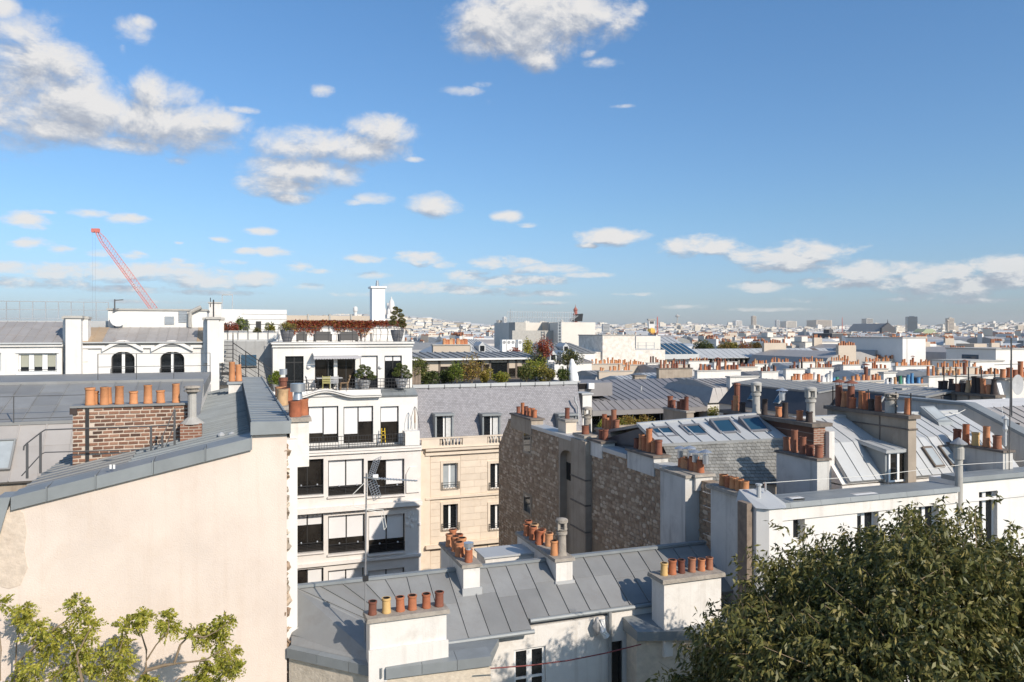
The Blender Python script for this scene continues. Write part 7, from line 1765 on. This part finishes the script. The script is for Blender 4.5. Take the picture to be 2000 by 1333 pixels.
def dark_mansards():
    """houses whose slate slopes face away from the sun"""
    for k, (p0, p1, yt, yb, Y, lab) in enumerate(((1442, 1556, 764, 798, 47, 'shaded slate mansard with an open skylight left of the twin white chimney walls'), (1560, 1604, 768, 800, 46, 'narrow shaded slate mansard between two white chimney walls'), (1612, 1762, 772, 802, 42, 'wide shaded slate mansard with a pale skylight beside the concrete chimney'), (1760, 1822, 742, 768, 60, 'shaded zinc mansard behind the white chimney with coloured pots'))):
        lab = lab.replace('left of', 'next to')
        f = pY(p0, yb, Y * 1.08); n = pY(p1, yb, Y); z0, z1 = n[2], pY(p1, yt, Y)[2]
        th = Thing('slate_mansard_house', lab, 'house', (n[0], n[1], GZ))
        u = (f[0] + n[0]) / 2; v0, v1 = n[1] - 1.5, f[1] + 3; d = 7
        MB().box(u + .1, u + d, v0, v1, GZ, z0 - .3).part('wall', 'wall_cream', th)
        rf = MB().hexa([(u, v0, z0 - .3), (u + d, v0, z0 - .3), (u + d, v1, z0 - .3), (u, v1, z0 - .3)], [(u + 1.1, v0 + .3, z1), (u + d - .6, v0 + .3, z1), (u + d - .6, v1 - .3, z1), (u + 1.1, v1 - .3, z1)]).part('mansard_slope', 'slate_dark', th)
        zinc(th, (u + 1.0, v1 - .2, z1 + .02), (u + 1.0, v0 + .2, z1 + .02), (u + d / 2, v0 + .2, z1 + .32), (u + d / 2, v1 - .2, z1 + .32), max(6, int((v1 - v0) / .6)), 1, 'zinc', .035, .035, joined=True)
        t = .55; w = .5; vm = (v0 + v1) / 2
        for q in range(2 if k != 1 else 0):
            vc = vm + (q - .5) * 2.6; A = lerp3((u, vc, z0 - .3), (u + 1.1, vc, z1), .35); B = lerp3((u, vc, z0 - .3), (u + 1.1, vc, z1), .8)
            o = MB().hexa([(A[0] - .12, vc - w / 2, A[2]), (A[0] + .2, vc - w / 2, A[2]), (A[0] + .2, vc + w / 2, A[2]), (A[0] - .12, vc + w / 2, A[2])], [(B[0] - .1, vc - w / 2, B[2] + .05), (B[0] + .2, vc - w / 2, B[2] + .05), (B[0] + .2, vc + w / 2, B[2] + .05), (B[0] - .1, vc + w / 2, B[2] + .05)]).part('skylight', 'zinc_light', th)
            MB().hexa([(A[0] - .14, vc - w / 2 + .06, A[2] + .06), (A[0] + .1, vc - w / 2 + .06, A[2] + .06), (A[0] + .1, vc + w / 2 - .06, A[2] + .06), (A[0] - .14, vc + w / 2 - .06, A[2] + .06)], [(B[0] - .12, vc - w / 2 + .06, B[2]), (B[0] + .1, vc - w / 2 + .06, B[2]), (B[0] + .1, vc + w / 2 - .06, B[2]), (B[0] - .12, vc + w / 2 - .06, B[2])]).part('pane', 'glass_blue', th, o)
    # dark concrete chimney wall with flue pots and the satellite dish wall
    th = Thing('concrete_chimney_wall', 'dark concrete chimney wall with a banded top and sooty pots', 'chimney', (37, 31, GZ)); U = 36.6
    v0, v1 = pu(1944, 0, U)[1], pu(1821, 0, U)[1]; z1 = pu(1880, 772, U)[2]
    c = MB().box(U, U + .5, v0, v1, GZ, z1).part('wall', 'brown_render', th); b = MB(); b.box(U - .05, U - .001, v0, v1, z1 - .95, z1 - .87)
    for k in range(6): y = v0 + (v1 - v0) * k / 5; b.box(U - .04, U - .002, y - .04, y + .04, z1 - .87, z1)
    b.part('wall_band', 'dark_cap', th, c); MB().box(U - .12, U + .62, v0 - .1, v1 + .1, z1, z1 + .14).part('chimney_cap', 'dark_cap', th, c)
    pot_row(th, c, (U + .25, v1 - .2, z1 + .14), (U + .25, v0 + .1, z1 + .14), 12, ('tall', 'plain', 'taper', 'plain'), ('terracotta_dark', 'soot_pot', 'soot_pot', 'terracotta'), 1.35, .25, .25)
    b = MB()
    for k in range(5): y = v0 + (v1 - v0) * (k + .3) / 5; b.bar((U + .25, y, z1 + .1), (U + .25, y, z1 + 1.5), .045)
    b.bar((U + .25, v0, z1 + .9), (U + .25, v1, z1 + 1.0), .03); b.part('guard_rail', 'iron', th, c)
    th = Thing('dish_chimney_wall', 'white chimney wall carrying a grey satellite dish', 'chimney', (40, 32, GZ)); q = R(1962, 742, 2030, 800, 30); w = MB().box(q[0], q[1], 30, 30.5, GZ, q[3]).part('wall', 'chimney_white', th); MB().box(q[0] - .1, q[1], 29.9, 30.6, q[3], q[3] + .12).part('chimney_cap', 'cap_stone', th, w); pot_row(th, w, (q[0], 30.25, q[3] + .12), (q[1], 30.25, q[3] + .12), 6, ('plain', 'tall'), ('terracotta', 'terracotta_dark'), 1.4)
    MB().hexa([(q[0] - .5, 29.6, q[2]), (q[0] - .2, 29.6, q[2]), (q[0] - .2, 29.9, q[2]), (q[0] - .5, 29.9, q[2])], [(q[0] - 1.1, 29.6, q[3] - .1), (q[0] - .8, 29.6, q[3] - .1), (q[0] - .8, 29.9, q[3] - .1), (q[0] - 1.1, 29.9, q[3] - .1)]).part('strut', 'white_paint', th)
    c = Vector(pv(1988, 752, 29.5)); b = MB(); b.lathe(c, [(.03, .14), (.3, .10), (.5, .02), (.55, 0), (.5, .0), (.02, .1)], 18); b.v = [(c.x + (x - c.x) * .8, c.y + (z - c.z), c.z + (y - c.y)) for x, y, z in b.v]; b.part('satellite_dish', 'pot_pale', th, smooth=True)
dark_mansards()

# ------------------------------------------------------------------ larger blocks across the roofs
def far_blocks():
    v = 150; th = Thing('concrete_roof_block', 'large stepped concrete rooftop block with a recessed bay and scaffold rails', 'building', (40, v, GZ))
    q = R(1095, 630, 1163, 668, v); MB().box(q[0], q[1], v, v + 12, GZ, q[3]).part('lit_block', 'pale_concrete', th)
    q2 = R(1006, 630, 1094, 672, v + 6); MB().box(q2[0], q2[1], v + 10, v + 20, GZ, q2[3]).part('recessed_wall', 'pale_concrete', th)
    a = R(1006, 630, 1027, 672, v + 6); MB().box(a[0], a[1], v + 6, v + 10, GZ, q2[3]).part('side_pier', 'concrete', th); c = R(1072, 630, 1094, 672, v + 6); MB().box(c[0], c[1], v + 6, v + 10, GZ, q2[3] + .05).part('side_pier', 'concrete', th)
    lo = R(1006, 645, 1094, 672, v + 5); MB().box(lo[0] - 1, lo[1], v + 4, v + 6, GZ, pv(1050, 646, v + 4)[2]).part('lower_screen', 'concrete', th)
    b = MB(); z = q2[3]; x0, x1 = q2[0], q[1]
    for i in range(28): x = x0 + (x1 - x0) * i / 27; b.bar((x, v + 11, z), (x, v + 11, z + 2.4), .09)
    for f in (1.2, 2.4): b.bar((x0, v + 11, z + f), (x1, v + 11, z + f), .09)
    b.part('scaffold_rail', 'rail_pale', th)
    b = MB(); x = R(1090, 630, 1094, 672, v - .6)[0]
    for i in range(14): b.bar((x, v - .6, q[2] - 3 + i * .62), (x + .7, v - .6, q[2] - 3 + i * .62), .1)
    b.bar((x, v - .6, q[2] - 3), (x, v - .6, q[3] + 1), .14); b.bar((x + .7, v - .6, q[2] - 3), (x + .7, v - .6, q[3] + 1), .14); b.part('ladder', 'rail_pale', th)
    # speckled stone block
    v = 110; th = Thing('speckled_stone_block', 'pale speckled stone blind wall with a grey side above the chimney rows', 'building', (45, v, GZ))
    q = R(1177, 656, 1240, 730, v); MB().box(q[0], q[1], v, v + 9, GZ, q[3]).part('tall_wall', 'speckled_stone', th); MB().box(q[0] - .1, q[1] + .1, v - .1, v + 9.1, q[3], q[3] + .15).part('coping', 'concrete', th)
    q = R(1150, 688, 1178, 730, v); MB().box(q[0], q[1] - .01, v + .4, v + 8, GZ, q[3]).part('low_wall', 'speckled_stone', th); q = R(1240, 684, 1301, 730, v); MB().box(q[0] + .01, q[1], v + .3, v + 8, GZ, q[3]).part('low_wall', 'speckled_stone', th)
    q = R(1242, 657, 1290, 672, v + 14); MB().box(q[0], q[1], v + 14, v + 20, GZ, q[3]).part('rear_wall', 'pale_concrete', th)
    railing(th, [(R(1236, 0, 1240, 0, v)[0], v + 1, pv(1240, 683, v)[2]), (R(1284, 0, 1286, 0, v)[0], v + 1, pv(1240, 683, v)[2])], 1.1, 0, 'rail_pale', (.1, .5, 1), .04, 1.6)
    # glass roofed gallery
    v = 122; th = Thing('glass_roof_gallery', 'long gallery with a sloping pale sheet roof and a blue glazed section', 'building', (80, v, GZ))
    u0, u1 = hx(1300, v), hx(1740, v); z0, z1, z2 = pv(1500, 699, v)[2], pv(1500, 698, v)[2], pv(1500, 681, v + 4)[2]
    MB().box(u0 - 8, u1, v + 1, v + 9, GZ, z0).part('wall', 'wall_tan', th); n = 40
    for k in range(n):
        a, c = u0 + (u1 - u0) * k / n, u0 + (u1 - u0) * (k + 1) / n; m = 'bronze_frame' if k in (27, 32) else 'white_paint' if k == 35 else 'zinc_light'
        MB().hexa([(a + .05, v - .2, z0), (c - .05, v - .2, z0), (c - .05, v + 4, z2 - .2), (a + .05, v + 4, z2 - .2)], [(a + .05, v - .2, z1), (c - .05, v - .2, z1), (c - .05, v + 4, z2), (a + .05, v + 4, z2)]).part('roof_sheet', m, th)
    MB().box(u0, u1, v + 4, v + 8, z0, z2 - .05).part('roof_top', 'zinc', th); n = 46
    for k in range(n): a = u0 + (u1 - u0) * k / n; MB().box(a, a + .25, v + .5, v + .99, z0 - 2.2, z0).part('mullion', 'concrete', th)
    MB().box(u0, u1, v + .95, v + .995, z0 - 2.2, z0).part('glazing', 'glass_warm', th)
    g0, g1 = hx(1262, v), hx(1362, v); gz0, gz1 = pv(1320, 691, v)[2], pv(1320, 671, v + 5)[2]; n = 9
    MB().box(g0, g1, v + .3, v + 9, GZ, gz0 - .1).part('wall', 'pale_concrete', th)
    for k in range(n):
        a, c = g0 + (g1 - g0) * k / n, g0 + (g1 - g0) * (k + 1) / n
        MB().hexa([(a + .08, v - .3, gz0 - .15), (c - .08, v - .3, gz0 - .15), (c - .08, v + 5, gz1 - .2), (a + .08, v + 5, gz1 - .2)], [(a + .08, v - .3, gz0), (c - .08, v - .3, gz0), (c - .08, v + 5, gz1), (a + .08, v + 5, gz1)]).part('glass_pane', 'glass_blue', th); MB().bar((a, v - .32, gz0 + .02), (a, v + 5, gz1 + .03), .15).part('glazing_bar', 'zinc_light', th)
    zinc(th, (g0, v + 5, gz1), (g1, v + 5, gz1), (g1, v + 9, gz1 + 1.2), (g0, v + 9, gz1 + 1.2), 9, 1, 'zinc_light', .1, .1, name='upper_roof', joined=True)
    MB().box(g0, g1, v - .6, v - .31, gz0 - 1.0, gz0 - .1).part('gutter_fascia', 'zinc_light', th)
    for k, (px, r, ms, lab) in enumerate(((1368, 1.6, ['leaf_dark'], 'dark round tree behind the glazed gallery end'), (1385, 1.5, ['leaf_green', 'leaf_olive'], 'olive tree behind the gallery roof'), (1412, 1.9, ['leaf_orange', 'leaf_olive'], 'rusty tree behind the gallery roof'), (1432, 1.7, ['leaf_olive', 'leaf_yellow'], 'yellow olive tree between two rusty trees'), (1455, 2.0, ['leaf_orange', 'leaf_red'], 'red brown tree behind the gallery roof'), (1476, 1.7, ['leaf_orange', 'leaf_dark'], 'dark rusty tree by the cream block'))):
        c = pv(px, 682, v + 14); bush('roof_tree', lab, 'tree', (c[0], v + 14, c[2] - .8), r, 2.6, 900, .34, ms, seed=110 + k, trunk_h=.1)
    # white blind block and its neighbours
    for k, (p0, p1, yt, yb, vv, d, m, lab) in enumerate(((1763, 1808, 661, 715, 108, 14, 'wall_white', 'tall blind white block with a shaded grey side'), (1505, 1560, 660, 680, 190, 10, 'pale_concrete', 'cream flat roofed block behind the gallery trees'), (1573, 1640, 669, 681, 170, 8, 'pale_concrete', 'low cream parapet block beside the cream flat block'), (1945, 2030, 683, 725, 88, 9, 'wall_white', 'white block with a grey blue side window by the aerial mast'), (1895, 1960, 707, 722, 76, 6, 'wall_white', 'low white annexe in front of the white block with blue window'), (1625, 1660, 652, 672, 230, 10, 'slate_dark', 'dark office block behind the cream parapet'))):
        q = R(p0, yt, p1, yb, vv); th = Thing('flat_roof_block', lab, 'building', (q[0], vv, GZ)); MB().box(q[0], q[1], vv, vv + d, GZ, q[3]).part('wall', m, th); MB().box(q[0] - .12, q[1] + .12, vv - .12, vv + d + .12, q[3], q[3] + .18).part('coping', 'concrete', th)
        if k == 3: MB().box(q[0] - .05, q[0] - .003, vv + 3, vv + 6, q[3] - 2.2, q[3] - .9).part('window', 'glass_blue', th)
        if k == 0: MB().box(q[0] + 1, q[0] + 1.05, vv - .03, vv - .003, q[2], q[3]).part('lightning_rod', 'steel_rail', th)
        if k in (1, 2, 5): MB().box(q[0] + .5, q[0] + 2.5, vv + 2, vv + 5, q[3] + .18, q[3] + 1.6).part('plant_room', m, th)
    # mid distance zinc roofs in front of the hill
    for k, (p0, p1, yr, ye, vv, rm, wm_, lab) in enumerate(((860, 985, 664, 690, 92, 'zinc_light', 'wall_cream', 'pale hipped zinc roof behind the pavilion with small dormers'), (990, 1165, 671, 690, 100, 'zinc', 'wall_white', 'long grey zinc roof below the concrete block'), (1060, 1160, 688, 708, 84, 'zinc_warm', 'wall_white', 'brownish zinc roof behind the olive tree'))):
        q = R(p0, yr, p1, ye, vv); th = Thing('hipped_roof_house', lab, 'house', (q[0], vv, GZ)); MB().box(q[0] + .2, q[1] - .2, vv + .2, vv + 12, GZ, q[2]).part('wall', wm_, th)
        d = 12; h = q[3] - q[2]; zinc(th, (q[0], vv, q[2]), (q[1], vv, q[2]), (q[1] - 2, vv + 5, q[3]), (q[0] + 2, vv + 5, q[3]), 14, 1, rm, .08, .08, joined=True)
        MB().hexa([(q[0], vv + .1, q[2] - .1), (q[1], vv + .1, q[2] - .1), (q[1], vv + d, q[2] - .1), (q[0], vv + d, q[2] - .1)], [(q[0] + 2, vv + 5.1, q[3] - .1), (q[1] - 2, vv + 5.1, q[3] - .1), (q[1] - 2, vv + 6, q[3] - .1), (q[0] + 2, vv + 6, q[3] - .1)]).part('roof_body', rm, th)
        for i in range(3):
            x = q[0] + (q[1] - q[0]) * (.22 + .22 * i); w = MB().prism([(x - .45, q[2] + .1), (x + .45, q[2] + .1), (x + .45, q[2] + .9), (x, q[2] + 1.4), (x - .45, q[2] + .9)], 'v', vv + .3, vv + 3).part('dormer', 'zinc_light', th); MB().box(x - .28, x + .28, vv + .26, vv + .298, q[2] + .2, q[2] + .9).part('pane', 'glass', th, w)
    v = 78; q = R(846, 675, 918, 692, v); th = Thing('beige_chimney_wall', 'beige chimney wall with clustered orange pots behind the pavilion roof', 'chimney', (q[0], v, GZ)); c = MB().box(q[0], q[1], v, v + .6, GZ, q[3]).part('wall', 'wall_tan', th); MB().box(q[0] - .1, q[1] + .1, v - .1, v + .7, q[3], q[3] + .1).part('chimney_cap', 'concrete', th, c)
    for a, b_, n in ((868, 888, 7), (893, 914, 7)): pot_row(th, c, (hx(a, v), v + .3, q[3] + .1), (hx(b_, v), v + .3, q[3] + .1), n, ('plain',), ('terracotta',), 1.6, .2, .2)
    v = 86; th = Thing('fan_bank', 'row of white air conditioning fan units on a roof', 'air conditioner', (hx(985, v), v, -3))
    for k, px in enumerate((985, 994, 1002, 1016)):
        q = R(px - 4, 664, px + 4, 674, v); o = MB().box(q[0], q[1], v, v + .8, q[2] - 1, q[3]).part('fan_unit', 'white_paint', th); x = (q[0] + q[1]) / 2; zz = (q[2] + q[3]) / 2; b = MB(); b.lathe((x, v, zz), [(.2, 0), (.2, .02)], 10); b.v = [(a, v - .03 + (c - zz), zz + (b2 - v)) for a, b2, c in b.v]; b.part('fan', 'lead_pipe', th, o)
    c = pv(1032, 690, 60); bush('conical_tree', 'slim golden green conical tree on the roof terrace', 'tree', (c[0], 60, c[2] - .6), .55, 2.2, 900, .14, ['leaf_lime', 'leaf_yellow'], seed=140, clumps=12, trunk_h=.08)
    c = pv(1008, 686, 60); bush('red_shrub', 'small dark red shrub beside the conical tree', 'shrub', (c[0], 60, c[2] - .6), .7, .9, 600, .14, ['leaf_red'], seed=141, trunk_h=.1)
far_blocks()

# ------------------------------------------------------------------ the two trees in front
def big_tree():
    base = (10.2, 9.4, GZ)                     # trunk foot in the courtyard, grid coordinates
    c0 = np.array(grid(7.1, 12.9)); C = np.array([c0[0], c0[1], -7.4]); Rr = np.array([4.95, 4.2, 4.3])
    th = Thing('leafy_tree', 'large dark olive green tree with drooping narrow leaves filling the courtyard corner', 'tree', (c0[0], c0[1], GZ))
    rs = np.random.RandomState(12)
    # lumpy crown: main ellipsoid with boughs
    nb = 60; B = rs.normal(size=(nb, 3)); B /= np.linalg.norm(B, axis=1)[:, None]; B[:, 2] = np.abs(B[:, 2]) * 1.0 - .35 * (rs.uniform(size=nb) < .45)
    bc = B * .68; br = rs.uniform(.22, .34, nb)
    T = 3600; k = rs.randint(0, nb, T); d = rs.normal(size=(T, 3)); d /= np.linalg.norm(d, axis=1)[:, None]; d[:, 2] += .25
    tw = bc[k] + d * br[k][:, None] * rs.uniform(.45, 1.05, (T, 1)) ** .6
    ins = rs.normal(size=(3400, 3)); ins /= np.linalg.norm(ins, axis=1)[:, None]; ins *= rs.uniform(.45, .88, (3400, 1)); 
    sh = rs.normal(size=(14500, 3)); sh /= np.linalg.norm(sh, axis=1)[:, None]; bump = np.array([mnoise.noise(Vector(q * 3.8)) for q in sh]); sh *= (.87 + .20 * bump + rs.uniform(-.16, .03, 14500))[:, None]
    tw = np.concatenate([tw, ins, sh]); T = len(tw)
    out = tw / np.linalg.norm(tw, axis=1)[:, None]
    tip = tw * Rr
    dirs = out * np.array([1, 1, .6]) + rs.normal(size=(T, 3)) * .45 + np.array([0, 0, .35]); dirs /= np.linalg.norm(dirs, axis=1)[:, None]
    m = 17; t = rs.uniform(0, 1, (T, m)); L = rs.uniform(.18, .42, T)[:, None]
    long = rs.uniform(size=T) < .05; L[long] *= 1.9
    P = tip[:, None, :] + dirs[:, None, :] * (t * L)[..., None] + rs.normal(size=(T, m, 3)) * .035
    P[..., 2] -= (t * L) ** 2 * .35
    D = dirs[:, None, :] * .40 + rs.normal(size=(T, m, 3)) * .55 + np.array([0, 0, -.75])
    P = P.reshape(-1, 3); D = D.reshape(-1, 3); n = len(P)
    P = P + (C - np.array([c0[0], c0[1], GZ]))
    me = leaf_mesh('crown', P, D, rs.uniform(.095, .165, n), rs.uniform(.032, .052, n), ['leaf_olive'], 12)
    o = bpy.data.objects.new('crown', me); COL.objects.link(o); o.parent = th.e
    b = MB(); g = (c0[0], c0[1], GZ); b.tube([g, (g[0] + .2, g[1], -18), (g[0], g[1] + .2, -12), (g[0] + .1, g[1], -9)], .32, 10, .2); b.part('trunk', 'bark', th)
    b = MB()
    for i in range(nb):
        e = C + bc[i] * Rr; s = Vector((c0[0], c0[1], -11 + (i % 5) * .8)); mid = s.lerp(Vector(e), .5) + Vector((0, 0, .4)); b.tube([s, mid, Vector(e)], .09, 6, .02)
    b.part('limb', 'bark', th)
    b = MB()
    for i in range(0, T, 6):
        e = C + tip[i]; b.tube([Vector(e - dirs[i] * .25), Vector(e + dirs[i] * L[i, 0])], .008, 3, .003)
    b.part('twigs', 'twig', th, kind='stuff')
big_tree()

def lime_tree():
    Y = 15.0; th = Thing('young_locust_tree', 'young tree with feathery yellow green leaves before the cream wall', 'tree', pY(180, 1500, Y)[:2] + (GZ,))
    rs = np.random.RandomState(31); P_ = lambda px, py, y=Y: Vector(pY(px, py, y))
    br = [[(10, 1400), (30, 1330), (40, 1290), (90, 1240), (130, 1212), (150, 1190)], [(30, 1330), (32, 1260), (40, 1230), (48, 1200)], [(0, 1330), (2, 1270), (-4, 1190), (6, 1172)], [(40, 1290), (70, 1265), (82, 1230), (72, 1210)],
          [(150, 1400), (160, 1330), (150, 1280), (170, 1240), (182, 1220)], [(200, 1400), (205, 1330), (228, 1290), (240, 1250), (250, 1225)], [(250, 1400), (268, 1333), (285, 1310), (286, 1270), (275, 1235), (258, 1215)], [(286, 1290), (305, 1260), (328, 1235), (330, 1212)],
          [(285, 1310), (320, 1300), (340, 1297), (352, 1260), (370, 1242), (400, 1245), (425, 1232), (452, 1212)], [(330, 1345), (350, 1325), (390, 1320), (410, 1330)], [(340, 1297), (400, 1290), (425, 1275), (440, 1262), (452, 1285), (468, 1300)], [(228, 1290), (245, 1280), (262, 1285)], [(60, 1400), (100, 1330), (130, 1300), (180, 1290), (215, 1285)], [(400, 1400), (420, 1333), (440, 1310)]]
    b = MB(); ends = []
    for i, line in enumerate(br):
        y = Y + rs.uniform(-.5, .5); pts = [P_(px, py, y) for px, py in line]; b.tube(pts, .035 if i in (0, 4, 6, 8) else .018, 6, .006)
    b.part('trunk', 'twig', th)
    clumps = [(4, 1180, 22), (48, 1190, 16), (44, 1215, 18), (75, 1225, 22), (70, 1250, 22), (105, 1250, 24), (150, 1180, 26), (155, 1205, 24), (130, 1240, 22), (95, 1280, 24), (60, 1300, 26), (175, 1225, 18), (172, 1250, 20), (150, 1275, 26), (190, 1285, 26), (160, 1310, 28), (120, 1318, 26), (205, 1305, 24), (232, 1262, 22), (238, 1285, 24), (250, 1225, 22), (262, 1212, 18), (282, 1206, 14), (245, 1300, 22), (325, 1212, 16), (330, 1225, 14),
              (380, 1240, 16), (400, 1245, 18), (420, 1232, 18), (440, 1215, 16), (430, 1250, 16), (450, 1280, 22), (440, 1300, 22), (415, 1300, 22), (460, 1305, 18), (420, 1322, 26), (385, 1320, 20), (60, 1330, 26), (230, 1330, 22), (30, 1335, 20), (395, 1335, 22), (290, 1333, 12)]
    LP, LD, LL = [], [], []
    for cx, cy, r in clumps:
        y = Y + rs.uniform(-.5, .5); c = np.array(P_(cx, cy, y)); R_ = r / FPX * Y
        for k in range(26):
            dv = rs.normal(size=3); dv /= np.linalg.norm(dv); s = c + dv * R_ * rs.uniform(.0, .6); dd = dv + rs.normal(size=3) * .4 + np.array([0, 0, .25]); dd /= np.linalg.norm(dd)
            Lr = rs.uniform(.14, .24); side = np.cross(dd, rs.normal(size=3)); side /= np.linalg.norm(side)
            for j in range(8):                      # pinnate leaf: leaflets in pairs along a stalk
                t = .15 + .85 * j / 7; base = s + dd * Lr * t - np.array([0, 0, 1]) * .06 * t * t
                for sg in (-1, 1):
                    LP.append(base); LD.append(side * sg + dd * .45 + np.array([0, 0, -.15]) + rs.normal(size=3) * .12); LL.append(rs.uniform(.06, .095) * (1 - .3 * abs(t - .5)))
    LP = np.array(LP) - np.array(th.o); n = len(LP); LL = np.array(LL)
    o = bpy.data.objects.new('crown', leaf_mesh('crown', LP, np.array(LD), LL, LL * .42, ['leaf_lime'], 31)); COL.objects.link(o); o.parent = th.e
lime_tree()

# ------------------------------------------------------------------ haze over the city
def haze():
    b = MB(); me = bpy.data.meshes.new('haze'); x0, x1, y0, y1, z0, z1 = -9700, 9700, -1200, 9800, -16, 215
    b.box(x0, x1, y0, y1, z0, z1); me.from_pydata(b.v, [], b.f)
    m = bpy.data.materials.new('haze_air'); m.use_nodes = True; n = NT(m.node_tree); n.n.remove(n.n['Principled BSDF'])
    pvn = n.new('ShaderNodeVolumePrincipled'); pvn.inputs['Color'].default_value = (1, .97, .93, 1); pvn.inputs['Density'].default_value = .00005; pvn.inputs['Anisotropy'].default_value = 0.0
    n.l.new(pvn.outputs[0], n.n['Material Output'].inputs['Volume']); me.materials.append(m)
    o = bpy.data.objects.new('haze', me); COL.objects.link(o); o['kind'] = 'stuff'
haze()
print('objects', len(bpy.data.objects), 'tris', sum(len(o.data.polygons) for o in bpy.data.objects if o.type == 'MESH'))
